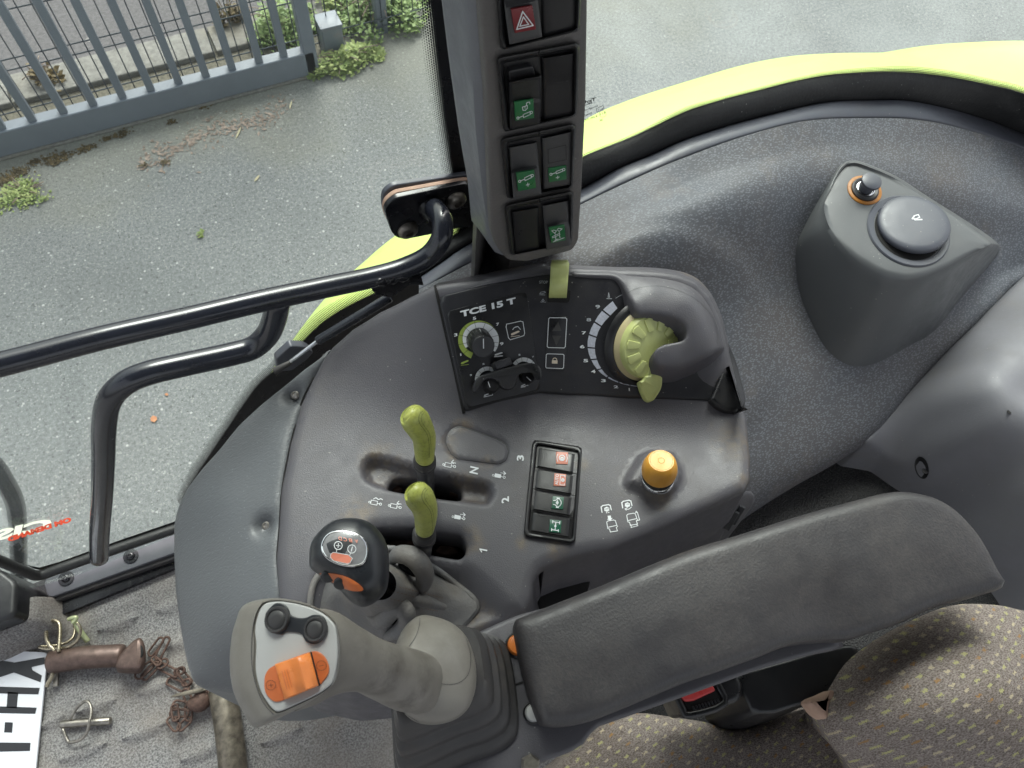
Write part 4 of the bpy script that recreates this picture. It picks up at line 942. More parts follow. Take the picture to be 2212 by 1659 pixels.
RK = [
 ('hazard_switch', [c2(1035, -120), c2(1255, -170), c2(1302, 240), c2(1090, 290)], [(0, .001), (.30, .006), (.42, .0105), (1, .0125)], 'rocker_grey', 'dark grey rocker switch with red warning triangle'),
 ('blank_switch', [c2(1290, -180), c2(1532, -220), c2(1528, 205), c2(1308, 240)], [(0, .003), (.5, .0025), (1, .0035)], 'plastic_black', 'plain black blank switch cover beside the red triangle switch'),
 ('lock_switch', [c2(1088, 530), c2(1296, 488), c2(1290, 800), c2(1092, 838)], [(0, .012), (.06, .012), (.45, .005), (.55, .006), (1, .007)], 'plastic_black', 'black lipped rocker switch with open padlock symbol'),
 ('blank_switch', [c2(1300, 375), c2(1506, 342), c2(1512, 742), c2(1312, 775)], [(0, .0045), (.45, .0025), (1, .0035)], 'plastic_black', 'plain black blank cover right of the padlock switch'),
 ('rocker_switch', [c2(1086, 955), c2(1265, 920), c2(1298, 1258), c2(1115, 1290)], [(0, .003), (.44, .0045), (.50, .0075), (1, .012)], 'rocker_grey', 'proud rocker switch with cylinder and plus symbol, left of its pair'),
 ('rocker_switch', [c2(1303, 895), c2(1492, 850), c2(1497, 1195), c2(1310, 1226)], [(0, .004), (.25, .0035), (1, .004)], 'rocker_grey', 'flush switch with cylinder and plus symbol under an empty square'),
 ('blank_switch', [c2(1105, 1372), c2(1280, 1342), c2(1285, 1612), c2(1125, 1642)], [(0, .0035), (.5, .003), (1, .0038)], 'plastic_black', 'plain black blank cover at the bottom left of the column'),
 ('implement_switch', [c2(1304, 1332), c2(1470, 1298), c2(1487, 1592), c2(1328, 1620)], [(0, .004), (.48, .0045), (.56, .007), (1, .011)], 'rocker_grey', 'rocker switch with implement symbol at the bottom right of the column')]
rk = []
for nm, quad, prof, mt_, lb in RK: rk.append(rocker(nm, quad, prof, GP, mt_, pil, label=lb))
obj('lock_tab', *puck(rpoly([GP(*c2(*p), .0055) for p in ((1086, 462), (1245, 430), (1262, 500), (1095, 540))], .003), (0, -1, 0), .008, .001), 'plastic_dark', rk[2])
def hicon(k, pts, mat, h):
    obj('symbol_plate', *puck([GP(*c2(*p), h) for p in pts], (0, -1, 0), .0012, .0002), mat, rk[k]); return quadmap([c2(*p) for p in pts]), Print(lambda u, v: GP(u, v, h + .0003), (0, -1, 0))
qm, pr = hicon(0, [(1102, 62), (1238, 37), (1262, 190), (1126, 215)], 'red_dark', .0128)
tri = [c2(1175, 75), c2(1243, 165), c2(1137, 190)]; pr.line(tri, 2.6, True); pr.line([c2(1180, 110), c2(1214, 158), c2(1157, 170)], 2.2, True); pr.build('symbol', 'white', rk[0])
qm, pr = hicon(2, [(1122, 662), (1245, 643), (1250, 765), (1130, 783)], 'icon_green', .0076)
cyl_icon(pr, qm, .80); pr.line([qm(.40, .33), qm(.42, .50), qm(.55, .52), qm(.66, .42), qm(.66, .28), qm(.4, .33)], 1.5); pr.line([qm(.62, .28), qm(.64, .14), qm(.78, .12), qm(.80, .22)], 1.5, curve=True); pr.line([qm(.53, .33), qm(.54, .43)], 1); pr.build('symbol', 'white', rk[2])
qm, pr = hicon(4, [(1135, 1122), (1250, 1103), (1263, 1217), (1148, 1240)], 'icon_green', .0124); cyl_icon(pr, qm, .40, (.56, .74)); pr.build('symbol', 'white', rk[4])
qm, pr = hicon(5, [(1342, 1092), (1457, 1073), (1460, 1162), (1346, 1182)], 'icon_green', .0046); cyl_icon(pr, qm, .38, (.5, .76)); pr.build('symbol', 'white', rk[5])
pr = Print(lambda u, v: GP(u, v, .0043), (0, -1, 0)); pr.line([c2(1340, 968), c2(1455, 940), c2(1458, 1035), c2(1342, 1058)], .7, True); pr.build('square_groove', 'void', rk[5])
qm, pr = hicon(7, [(1345, 1477), (1446, 1458), (1456, 1556), (1362, 1576)], 'icon_green', .0114)
pr.line([qm(.12, .60), qm(.62, .48), qm(.64, .56), qm(.13, .68)], 1.2, True); pr.line([qm(.15, .22), qm(.3, .40), qm(.45, .28), qm(.3, .2), qm(.15, .22)], 1.2); pr.line([qm(.5, .22), qm(.62, .34), qm(.82, .22), qm(.6, .14), qm(.5, .22)], 1.2)
pr.line([qm(.33, .40), qm(.34, .54)], 1.3); pr.line([qm(.6, .32), qm(.62, .46)], 1.3); pr.line([qm(.33, .66), qm(.34, .82)], 1.3); pr.line([qm(.6, .62), qm(.62, .78)], 1.3); pr.line([qm(.12, .94), qm(.9, .82)], 1.3); pr.line([qm(.25, .86), qm(.48, .82)], 1.3); pr.build('symbol', 'white', rk[7])
for u, v in ((1008, 372),):
    pass
# ================================================================== handrail on the door
HY = YG - .085
hr = thing('door_handrail', 'glossy black tubular handrail with a second bent grab bar below it', 'handrail', tuple(G(960, 460, HY)))
def tw(uvs, ypl): return [G(u, v, y) for (u, v), y in zip(uvs, ypl)]
main_ = tw([(-180, 825), (-60, 802), (60, 772), (220, 730), (400, 689), (560, 651), (700, 621), (800, 600), (870, 580), (925, 553), (953, 515), (955, 475), (938, 450)], [HY] * 9 + [HY, HY + .004, HY + .02, HY + .045])
def rad(u, v, y, wpx):
    p = G(u, v, y); d = -((p - CP) @ CR[:, 2]); return wpx * S * d / F / 2
ra = rad(300, 712, HY, 52)
obj('upper_tube', *tube(main_, ra, 24, 6), 'tube', hr)
low_ = tw([(600, 650), (592, 690), (578, 722), (548, 750), (500, 765), (400, 787), (320, 806), (270, 828), (236, 865), (225, 920), (223, 1000), (220, 1080), (215, 1150), (214, 1205)], [HY] * 14)
rb = rad(225, 1000, HY, 47)
obj('lower_tube', *tube(low_, rb, 24, 6), 'tube', hr)
T8 = lambda x, y: (813.2 + x * .18296, 368.7 + y * .18296)
bk = [T8(*p) for p in ((100, 470), (135, 400), (230, 325), (1010, 165), (1100, 165), (1130, 660), (1050, 665), (600, 765), (340, 815), (240, 795), (185, 740), (150, 640), (110, 520))]
BY = YG - .030
obj('mount_plate', *puck(rpoly([G(u, v, BY) for u, v in bk], .006), (0, -1, 0), .006, .0015), 'bracket_black', hr)
bk2 = [T8(*p) for p in ((80, 440), (110, 350), (220, 262), (1010, 118), (1100, 110), (1130, 600), (400, 700), (150, 640), (95, 520))]
obj('gasket', *puck(rpoly([G(u, v, BY + .009) for u, v in bk2], .006), (0, -1, 0), .005, .001), 'foam', hr, label='tan gasket edge behind the bracket')
bk3 = [T8(*p) for p in ((72, 350), (90, 260), (190, 180), (1000, 60), (1100, 50), (1130, 560), (400, 650), (110, 560), (75, 430))]
obj('glass_clamp', *puck(rpoly([G(u, v, BY + .018) for u, v in bk3], .008), (0, -1, 0), .006, .002), 'trim_blue', hr)
for q in ((935, 342), (368, 695)):
    c = G(*T8(*q), BY); a = .012
    b = obj('bolt', *lathe(c, (0, -1, 0), [(a * 1.02, -.001), (a * 1.02, .001), (a * .92, .0045), (a * .6, .0072), (a * .38, .0076), (a * .34, .004)], 28), 'steel', hr)
obj('weld_collar', *lathe(G(*T8(650, 440), BY), (0, -1, 0), [(ra * 1.45, 0), (ra * 1.3, .005), (ra * 1.12, .012), (ra, .018)], 28), 'bracket_black', hr)
gp_ = [T8(*p) for p in ((-30, 1270), (380, 1240), (520, 1210), (560, 1355), (400, 1345), (190, 1500), (0, 1480), (-60, 1400))]
obj('gusset_plate', *puck([G(u, v, HY - .004) for u, v in gp_], (0, -1, 0), .012, .001), 'bracket_black', hr)
wl = [G(*T8(x, y), HY - ra * .8) for x, y in ((-20, 1345), (40, 1300), (90, 1330), (140, 1285), (200, 1300), (250, 1262), (310, 1270), (370, 1250))]
obj('weld_seam', *tube(wl, [.003, .0045, .003, .0045, .003, .0045, .003], 10, 5), 'bracket_black', hr)
# gas strut
T9 = lambda x, y: (542.2 + x * .17157, 704.8 + y * .17157)
SY = YG - .055
gs = thing('gas_strut', 'black gas strut with bright rod running under the handrail bracket', 'gas strut', tuple(G(700, 740, SY)))
sa = G(*T9(850, 180), SY); sb = G(*T8(150, 1500), SY - .01); sr = rad(*T9(900, 190), SY, 21)
obj('cylinder', *tube([sa, sb], sr, 22, smooth=False), 'tube', gs)
obj('rod', *tube([G(*T9(500, 440), SY), sa], sr * .42, 16, smooth=False), 'chrome', gs)
obj('end_fitting', *tube([G(*T9(310, 560), SY), G(*T9(500, 455), SY)], [sr * .85, sr * 1.0, sr * .8, sr * .5], 16, smooth=False), 'rubber', gs)
obj('clip_ring', *tube([G(*T9(1035, 70), SY) + (sb - sa) / np.linalg.norm(sb - sa) * k for k in (0, .0018)], sr * 1.04, 22, smooth=False), 'steel', gs)
obj('strut_bracket', *puck(rpoly([G(*T9(*p), SY + .02) for p in ((318, 420), (500, 255), (680, 262), (790, 330), (700, 430), (520, 560), (330, 580))], .004), (0, -1, 0), .01, .002), 'trim_blue', gs)
# ================================================================== console
con = thing('side_console', 'dark grey right-hand control console with levers, switches and dial panel', 'console', (.25, .25, .45))
ctl = [(1003, 900, .70), (1165, 862, .70), (1350, 870, .70), (1500, 876, .70), (1600, 905, .70), (1250, 1000, .70), (1000, 1000, .70), (850, 1150, .70), (700, 1240, .70), (620, 1200, .697), (1400, 1120, .70), (1600, 1040, .70),
       (1150, 1250, .70), (900, 1350, .692), (1300, 1180, .70), (640, 900, .700), (720, 780, .712), (800, 700, .733), (880, 640, .757), (800, 850, .704), (900, 790, .722), (950, 760, .733), (1050, 760, .738), (1200, 720, .745),
       (1350, 740, .742), (1450, 720, .745), (1550, 760, .735), (1600, 820, .712), (935, 610, .775), (1180, 566, .788), (1470, 582, .785), (1330, 574, .788), (1540, 640, .765), (700, 1400, .69), (640, 1320, .695)]
cz = rbf([W(*c) for c in ctl])
def zof(u, v):
    z = .72
    for _ in range(12): z = float(cz(np.array([W(u, v, z)]))[0])
    return z
def CW(u, v, h=0):
    z = zof(u, v); p = W(u, v, z); r = ray(u, v); r = r / np.linalg.norm(r); return p - r * h
T7 = lambda x, y: (759 + x * .24178, 845.8 + y * .24178)
T6 = lambda x, y: (1236.1 + x * .17157, 943.4 + y * .17157)
c_out = [(937, 607), (880, 634), (820, 664), (760, 702), (715, 742), (693, 772), (669, 818), (645, 870), (623, 953), (603, 1053), (597, 1150), (592, 1206), (598, 1289), (610, 1380), (650, 1450), (740, 1470), (860, 1460), (950, 1410), (1004, 1371), (1070, 1345), (1137, 1319), (1150, 1293), (1154, 1258), (1170, 1231), (1220, 1210), (1287, 1193), (1322, 1188), (1407, 1154), (1493, 1115), (1579, 1077), (1615, 1060), (1628, 1035), (1628, 986), (1621, 903), (1608, 860), (1598, 820), (1581, 750), (1565, 680), (1541, 630), (1508, 597), (1474, 584), (1440, 577), (1330, 571), (1230, 567), (1180, 562), (1110, 578), (1037, 594)]
c_out3 = [CW(*p) for p in c_out]
slot1 = [T7(*p) for p in ((150, 1330), (170, 1250), (230, 1215), (560, 1215), (700, 1245), (950, 1275), (1008, 1320), (1030, 1400), (1000, 1470), (940, 1490), (700, 1450), (350, 1410), (220, 1390))]
slot2 = [T7(*p) for p in ((315, 860), (330, 790), (370, 745), (430, 730), (600, 745), (900, 790), (970, 830), (990, 880), (970, 950), (900, 965), (600, 925), (400, 890))]
rec2 = [T7(*p) for p in ((80, 690), (110, 610), (190, 565), (280, 570), (560, 650), (800, 710), (1000, 760), (1200, 800), (1270, 850), (1280, 920), (1250, 990), (1190, 1015), (950, 985), (600, 930), (330, 885), (180, 840), (110, 790))]
XY = lambda pts: [CW(*p)[:2] for p in pts]
S1, S2, R2 = XY(slot1), XY(slot2), XY(rec2)
S1 = [p[:2] for p in resample(cr([np.r_[p, 0] for p in S1], 4, True), 60, True)]; S2 = [p[:2] for p in resample(cr([np.r_[p, 0] for p in S2], 4, True), 50, True)]; R2 = [p[:2] for p in resample(cr([np.r_[p, 0] for p in R2], 4, True), 70, True)]
BP_ = XY([T6(*p) for p in ((715, 590), (760, 500), (840, 380), (880, 310), (1000, 255), (1200, 262), (1290, 400), (1310, 500), (1260, 620), (1170, 690), (1060, 728), (950, 692), (800, 620))])
dm1 = CW(1535, 960)[:2]; dm2 = CW(1470, 900)[:2]; gr1 = CW(760, 1160)
SW = XY([(1146, 944), (1262, 960), (1246, 1180), (1124, 1163)]); C3o = [T7(*p) for p in ((840, 450), (858, 380), (900, 330), (970, 307), (1050, 328), (1300, 418), (1382, 468), (1408, 530), (1385, 612), (1320, 648), (1200, 637), (950, 602), (878, 542))]
C3 = XY(C3o)
lipx = XY([(690, 1240), (780, 1215), (1000, 1215), (1120, 1330), (1000, 1380), (850, 1470), (700, 1470), (650, 1380)])
def conz(P):
    z = cz(P)
    d2 = sd(P, R2); z = z - .015 * smooth(d2, -.001, .009) + .0 
    z = z - .0035 * smooth(-np.abs(sd(P, S1)), -.010, 0)
    z = z + .011 * smooth(sd(P, BP_), -.009, .002)
    z = z - .004 * np.exp(-((P[:, 0] - dm1[0]) ** 2 / .0006 + (P[:, 1] - dm1[1]) ** 2 / .0014))
    z = z - .0018 * smooth(-np.abs(sd(P, C3)), -.0025, 0)
    z = z - .022 * smooth(sd(P, lipx), -.008, .025)
    return z
shell = obj('console_shell', *field(c_out3, conz, .0045, .013, .17, holes=(S1, S2), hdepth=.045, rings=((R2, (-.004, 0, .004, .008), 90), (BP_, (-.009, -.006, -.003, 0, .003), 90), (C3, (-.002, 0, .002), 60)), hr=.0025, draft=.16), 'plastic', con, ang=75)
CS = Surf(shell, z=.70)
obj('panel_gap', *tube([CS(u, v, .0008) for u, v in ((940, 618), (945, 640), (962, 715), (982, 800), (1002, 892))], .0016, 8, 4), 'void', con)
grime_shade(M['plastic'], [(CS(*T7(*p)), r) for p, r in (((420, 700), .030), ((300, 640), .025), ((1150, 900), .022), ((1130, 960), .02), ((1020, 800), .02), ((860, 450), .012), ((1000, 300), .014), ((1200, 640), .012), ((880, 580), .012), ((1090, 1300), .016), ((60, 1100), .02))] + [(CS(*p), r) for p, r in (((1130, 1170), .012), ((1200, 1185), .012), ((1255, 1000), .01), ((1420, 1062), .018), ((1012, 1345), .03), ((1600, 960), .03), ((1500, 600), .03), ((1100, 590), .03), ((1620, 1040), .018))], (.15, .115, .08), .75)
for nm, hol in (('slot_well', S1), ('slot_well', S2)):
    A = [np.array([p[0], p[1], .655]) for p in hol]; Bq = [p + np.array([0, 0, -.05]) for p in A]
    cc = sum(A) / len(A); A2 = [cc + (a - cc) * 1.15 for a in A]
    obj(nm, *rowsmesh([A2, [a - np.array([0, 0, .03]) for a in A2]], True, False, True), 'void', con, label='dark greasy well under a lever slot')
def rustbit(u, v, r, z=.66): obj('gate_linkage', *puck([W(u + r * math.cos(t) * (1 + .3 * math.sin(3 * t)), v + r * .7 * math.sin(t), z) for t in np.linspace(0, 2 * PI, 14)[:-1]], (0, 0, 1), .01, .002), 'rust', con)
rustbit(855, 1052, 12); rustbit(985, 1062, 12); rustbit(870, 1170, 26, .64); rustbit(965, 1185, 22, .64)
mid3 = [CS(*p, .0003) for p in C3o]
obj('blanking_plate', *puck(resample(cr(mid3, 4, True), 60, True), (0, 0, 1), .004, .0006), 'plastic_dark', con)
# printing on the flat of the console
pr = Print(lambda u, v: CS(u, v, .0007), (0, 0, 1))
def flush(name='printed_symbol', mat='white'):
    global pr
    if pr.mb.V: pr.build(name, mat, con)
    pr = Print(lambda u, v: CS(u, v, .0007), (0, 0, 1))
pr.text('3', T7(1538, 618), (0, -50 * .2418), (-58 * .2418, 0), .03); flush('printed_number'); pr.text('2', T7(1405, 985), (0, -50 * .2418), (-62 * .2418, 4), .03); flush('printed_number'); pr.line([T7(1150, 1408), T7(1208, 1420)], 3.2); pr.line([T7(1150, 1408), T7(1163, 1432)], 2.4); flush('printed_number')
q = [T7(1062, 720), T7(1124, 734), T7(1068, 672), T7(1130, 686)]; pr.line([q[0], q[1]], 3.2); pr.line([q[0], q[3]], 3.2); pr.line([q[2], q[3]], 3.2)
def spool(x, y, mode):
    P = lambda a, b: T7(x + a, y + b)
    L = [P(28, 2), P(84, 13), P(78, 47), P(22, 36)]
    if mode == 'down': pr.fill(L)
    else: pr.line(L, 1.2, True)
    pr.line([P(80, 31), P(100, 35)], 1.3); pr.circ(P(110, 38), 2.4, 1.3, 10); pr.circ(P(12, 20), 2.0, 1.1, 8)
    if mode == 'up': pr.line([P(80, 0), P(120, 8)], 1.2); pr.line([P(95, -22), P(80, 0), P(104, 18)], 1.6) if 0 else pr.line([P(98, -18), P(82, 0), P(100, 12)], 1.6)
    if mode == 'down': pr.line([P(78, -2), P(120, 4)], 1.2); pr.line([P(105, -14), P(122, 4), P(104, 18)], 1.6)
    if mode == 'float': pr.line([P(48, -8), P(70, -18), P(92, -4), P(112, -10), P(128, -2)], 1.6, curve=True)
flush('printed_letter')
for a_ in ((812, 632, 'up'), (1256, 728, 'down'), (150, 968, 'float'), (326, 998, 'up'), (895, 1098, 'down')): spool(*a_); flush()
# power take-off symbols
for (cx, cy, tx, fill) in ((430, 905, 'OFF', 1), (690, 850, 'ON', 1)):
    pr.line([T6(cx - 55, cy + 45), T6(cx - 66, cy - 20), T6(cx - 45, cy - 38), T6(cx + 25, cy - 50), T6(cx + 48, cy - 40), T6(cx + 62, cy + 15)], 2.2)
    pr.fill([T6(cx + 5 + (38 if k % 2 else 30) * math.cos(k * PI / 6), cy + 8 + (34 if k % 2 else 28) * math.sin(k * PI / 6)) for k in range(12)])
flush()
pr.line([T6(668, 910), T6(710, 912), T6(745, 885)], 1.6, curve=True); pr.line([T6(690, 895), T6(665, 908), T6(680, 925)], 1.5)
pr.line([T6(430, 958), T6(438, 956)], 1.6); pr.line([T6(455, 954), T6(463, 952)], 1.6)
pr.fill([T6(445, 995), T6(485, 992), T6(490, 1025), T6(508, 1022), T6(482, 1055), T6(436, 1040), T6(452, 1034)])
flush()
for cx, cy in ((500, 1100), (752, 1015)):
    pr.line([T6(cx - 66, cy - 25), T6(cx - 50, cy - 40), T6(cx + 20, cy - 52), T6(cx + 42, cy - 45), T6(cx + 62, cy + 15), T6(cx - 55, cy + 42)], 1.6, True)
    pr.line([T6(cx - 55, cy + 55), T6(cx - 30, cy + 62), T6(cx - 20, cy + 100), T6(cx + 70, cy + 85), T6(cx + 55, cy + 45), T6(cx + 72, cy + 25)], 1.5)
flush()
pr.line([T6(735, 1105), T6(745, 1140)], 1.3); pr.line([T6(810, 1098), T6(820, 1120)], 1.3); pr.line([T6(740, 1143), T6(828, 1120)], 1.3)
pr.line([T6(820, 1055), T6(848, 1048), T6(820, 950)], 1.6); pr.fill([T6(805, 930), T6(825, 955), T6(790, 958)])
flush()
pr = Print(lambda u, v: CS(u, v, .0011), (0, 0, 1)); pr.text('OFF', T6(415, 922), (48 * .17, -8 * .17), (0, -20 * .17), .0); pr.text('ON', T6(678, 862), (36 * .17, -5 * .17), (0, -20 * .17), .0); pr.build('printed_word', 'button', con)
# ---- bank of four switches
bq = [(1151, 949), (1258, 965), (1243, 1174), (1131, 1158)]; qb = quadmap(bq)
CG = lambda u, v, h=0: CS(u, v, h + .0015)
ipq = [qb(.10, .05), qb(.93, .06), qb(.92, .955), qb(.09, .945)]
bank = obj('switch_bank', *loop_frame(bq, ipq, .004, .001, CG, .003), 'plastic_black', con)
obj('bank_back', *puck([CG(*p, .0002) for p in ipq], (0, 0, 1), .003, .0003), 'plastic_black', bank)
ics = [((1392, 1268), (1470, 1272), (1467, 1348), (1392, 1346)), ((1382, 1408), (1457, 1414), (1452, 1492), (1376, 1488)), ((1370, 1555), (1443, 1562), (1436, 1641), (1362, 1636)), ((1352, 1707), (1428, 1714), (1421, 1793), (1347, 1787))]
lbs = ['switch with red gear and brackets symbol at the top of the bank', 'switch with red AUTO symbol in the bank', 'switch with green differential symbol in the bank', 'switch with green axle symbol at the bottom of the bank']
for k in range(4):
    t0, t1 = .058 + k * .222, .058 + (k + 1) * .222
    qd = [qb(.145, t0 + .02), qb(.86, t0 + .03), qb(.85, t1 - .006), qb(.14, t1 - .016)]
    sw = rocker('rocker_switch', qd, [(0, .0035), (1, .003)], CG, 'plastic_black', bank, label=lbs[k])
    e0, e1 = qb(.09, t1), qb(.93, t1 + .008); obj('bank_rib', *tube([CG(*e0, .0025), CG(*e1, .0025)], .0004, 6, smooth=False), 'void', bank)
    ip = [Q(1, 1, *p) for p in ics[k]]; m_ = 'icon_orange' if k < 2 else 'icon_green_dark'
    obj('symbol_plate', *puck([CG(*p, .0042) for p in ip], (0, 0, 1), .0012, .0002), m_, bank)
    qm = quadmap(ip); pr = Print(lambda u, v: CG(u, v, .0046), (0, 0, 1))
    if k == 0:
        pr.circ(qm(.5, .5), 6.0, 1.5, 12); pr.circ(qm(.5, .55), 2.6, 2.4, 8); pr.line([qm(.14, .2), qm(.06, .5), qm(.14, .8)], 1.4, curve=True); pr.line([qm(.86, .2), qm(.94, .5), qm(.86, .8)], 1.4, curve=True)
    if k == 1:
        pr.text('AUTO', qm(.36, .92), tuple(qm(.36, .05) - qm(.36, .92)), tuple(qm(.10, .9) - qm(.36, .9)), .015); pr.line([qm(.55, .12), qm(.9, .14), qm(.9, .24)], 1.3); pr.line([qm(.48, .1), qm(.48, .9)], 1.3) if 0 else None
        pr.line([qm(.52, .9), qm(.9, .92), qm(.9, .8)], 1.3); pr.line([qm(.52, .12), qm(.52, .9)], 1.2); pr.circ(qm(.75, .5), 2.6, 2.2, 8)
    if k == 2:
        pr.line([qm(.12, .35), qm(.3, .32), qm(.5, .18), qm(.72, .3), qm(.80, .5), qm(.72, .72), qm(.5, .84), qm(.3, .7), qm(.12, .66)], 1.4, curve=True); pr.line([qm(.42, .14), qm(.58, .14)], 2.6); pr.line([qm(.42, .88), qm(.58, .88)], 2.6); pr.circ(qm(.45, .5), 2.2, 1.6, 8); pr.line([qm(.46, .3), qm(.46, .7)], 1.2)
    if k == 3:
        pr.line([qm(.25, .16), qm(.85, .20)], 1.6); pr.line([qm(.25, .08), qm(.25, .26)], 1.8); pr.line([qm(.85, .1), qm(.85, .3)], 1.8); pr.line([qm(.52, .2), qm(.5, .82)], 1.5); pr.line([qm(.2, .8), qm(.8, .86)], 1.6); pr.line([qm(.2, .72), qm(.2, .9)], 1.8); pr.line([qm(.78, .78), qm(.8, .94)], 1.8); pr.circ(qm(.5, .5), 2, 1.4, 4)
    pr.build('symbol', 'white', bank)
# ---- green spool levers
def lever(pts_knob, rk_, collar, shaft, label):
    kp = [W(*p) for p in pts_knob]; dd = [-((p - CP) @ CR[:, 2]) for p in kp]; rr = [w * .24178 * S * d / F / 2 for w, d in zip(rk_, dd)]
    lv = obj('lever_shaft', *tube([W(*p) for p in shaft], .0085, 18, 3), 'plastic_dark', con, label=label)
    kb = obj('lever_knob', *tube(kp, rr, 26, 6), 'lever_green', lv)
    a, b = W(*collar[0]), W(*collar[1]); ax = b - a; L = np.linalg.norm(ax); r0_ = .0102
    obj('lever_collar', *lathe(a, ax, [(r0_ * .95, 0), (r0_ * 1.04, L * .1), (r0_ * 1.04, L * .3), (r0_ * .96, L * .36), (r0_ * 1.03, L * .5), (r0_ * 1.03, L * .72), (r0_ * .9, L * .9), (r0_ * .84, L)], 28), 'button', lv)
    return lv, kb
def K7(x, y, z): u, v = T7(x, y); return (u, v, z)
lvA, kA = lever([K7(515, 195, .866), K7(540, 215, .864), K7(572, 258, .856), K7(612, 325, .843), K7(645, 395, .830), K7(654, 460, .818), K7(654, 530, .806), K7(656, 596, .796)], [160, 232, 262, 240, 216, 200, 184, 168], ((*T7(656, 655), .775), (*T7(655, 595), .796)), [K7(656, 640, .78), K7(664, 760, .74), K7(668, 900, .685), K7(670, 960, .655)], 'upper green-knobbed lever, standing in the second slot')
lvB, kB = lever([K7(556, 880, .858), K7(580, 902, .857), K7(608, 945, .849), K7(645, 1010, .836), K7(662, 1080, .824), K7(664, 1130, .812), K7(660, 1185, .800), K7(655, 1232, .790)], [160, 232, 262, 240, 216, 200, 184, 164], ((*T7(650, 1320), .765), (*T7(652, 1250), .785)), [K7(650, 1300, .77), K7(645, 1380, .73), K7(640, 1440, .69), K7(640, 1480, .65)], 'lower green-knobbed lever, standing in the first slot beside the gear knob')
for kb, (ox, oy) in ((kA, (0, 0)), (kB, (28, 688))):
    s_ = Surf(kb, z=.82); pr = Print(lambda u, v: s_(u, v, .0003), (0, 0, 1))
    pr.line([T7(x + ox, y + oy) for x, y in ((640, 172), (615, 195), (602, 240), (612, 290), (650, 340), (680, 390), (692, 450), (696, 520), (694, 590))], 1.0, curve=True)
    pr.line([T7(x + ox, y + oy) for x, y in ((655, 180), (632, 210), (626, 260), (660, 320), (695, 370), (708, 440), (712, 520))], .7, curve=True)
    pr.build('knob_seam', simple('seam_olive', (.13, .15, .03), .5), kb)
# ================================================================== instrument panel
T2 = lambda x, y: (943.4 + x * .22876, 542.2 + y * .22876)
T3 = lambda x, y: (1160.2 + x * .2124, 542.2 + y * .2124)
def fpx(name, pts, mat, parent, base=CS, extra=(), step=.006, r=.004, depth=.01, rnd=None, ang=75, label=None, draft=.1, rings=(), closedcr=False, mod=None, holes=()):
    """field part from traced outline points (u, v, h) on a base surface"""
    P3 = [base(*p) for p in pts]; E3 = [base(*p) for p in extra]
    zz = rbf(P3 + E3); out_ = rpoly(P3, rnd) if rnd else (cr(P3, 4, True) if closedcr else P3)
    zf_ = (lambda P: zz(P) + mod(P)) if mod else zz
    return obj(name, *field(out_, zf_, step, r, depth, draft=draft, rings=rings, holes=holes), mat, parent, ang=ang, label=label)
pan = thing('instrument_panel', 'matt black control panel with TCE 15 T lettering, dials and key pads', 'control panel', tuple(CS(1200, 860)))
po = [(946, 640), (1035, 619), (1110, 603), (1180, 591), (1242, 591), (1325, 596), (1350, 612), (1400, 690), (1500, 700), (1570, 730), (1588, 772), (1612, 862), (1610, 878), (1590, 886), (1562, 880), (1532, 863), (1500, 862), (1350, 858), (1230, 851), (1165, 846), (1003, 888)]
pnl = fpx('panel_base', [(u, v, .0025) for u, v in po], 'panel_black', pan, extra=[(1050, 760, .0025), (1200, 720, .0025), (1350, 740, .0025), (1100, 800, .0025), (1280, 800, .0025), (1450, 780, .0025)], r=.002, depth=.012, rnd=.004)
PN = Surf(pnl, z=.73)
ppl = lambda h=.0006: Print(lambda u, v: PN(u, v, h), (0, -.5, .86))
sub = [T2(*p) for p in ((100, 590), (110, 565), (835, 388), (852, 405), (920, 900), (972, 1290), (958, 1310), (305, 1482), (285, 1468), (190, 1020))]
sp2 = fpx('gauge_plate', [(u, v, .0012) for u, v in sub], 'plastic_black', pan, base=PN, r=.0008, depth=.002, extra=[(*T2(500, 900), .0012), (*T2(600, 700), .0012), (*T2(600, 1200), .0012), (*T2(800, 1000), .0012)], label='smooth black plate with three knobs')
SPS = Surf(sp2, z=.74); sp_pr = lambda h=.0005: Print(lambda u, v: SPS(u, v, h), (0, -.5, .86))
pr = sp_pr(); pr.text('TCE 15 T', T2(228, 622), (522 * .22876, -132 * .22876), (-7 * .22876, -52 * .22876), .045); pr.build('lettering', 'white', sp2)
for tx, x, y, w, h in (('5', 342, 652, 32, 26), ('3', 165, 808, 32, 26), ('1', 224, 990, 9, 22), ('7', 563, 706, 28, 24), ('9', 598, 892, 34, 26), ('5', 433, 1076, 20, 14), ('3', 314, 1180, 18, 14), ('5', 773, 989, 18, 14), ('7', 902, 1006, 18, 12)):
    pr = sp_pr(); pr.text(tx, T2(x, y), (w * .22876, -w * .05), (-h * .03, -h * .22876), .03); pr.build('dial_number', 'white', sp2)
def arc(pr, c, r0, r1, a0, a1, n=30, sy=1.0):
    for k in range(n):
        a, b = a0 + (a1 - a0) * k / n, a0 + (a1 - a0) * (k + 1) / n; f = lambda q: q(k / n) if callable(q) else q; g = lambda q: q((k + 1) / n) if callable(q) else q
        P = lambda r, t: T2(c[0] + r * math.cos(math.radians(t)), c[1] + r * sy * math.sin(math.radians(t)))
        pr.fill([P(f(r0), a), P(f(r1), a), P(g(r1), b), P(g(r0), b)])
C0 = (395, 842)
pr = sp_pr(.0004); arc(pr, C0, lambda t: 100 + 92 * min(1, .35 + t * .8), 193, 112, 372, 40, .96); pr.build('dial_ring_green', 'green_print', sp2)
pr = sp_pr(.0004); arc(pr, C0, 95, lambda t: 100 + 92 * min(1, .35 + (t * .84 + .14) * .8), 148, 396, 40, .96); pr.build('dial_ring_white', 'white', sp2)
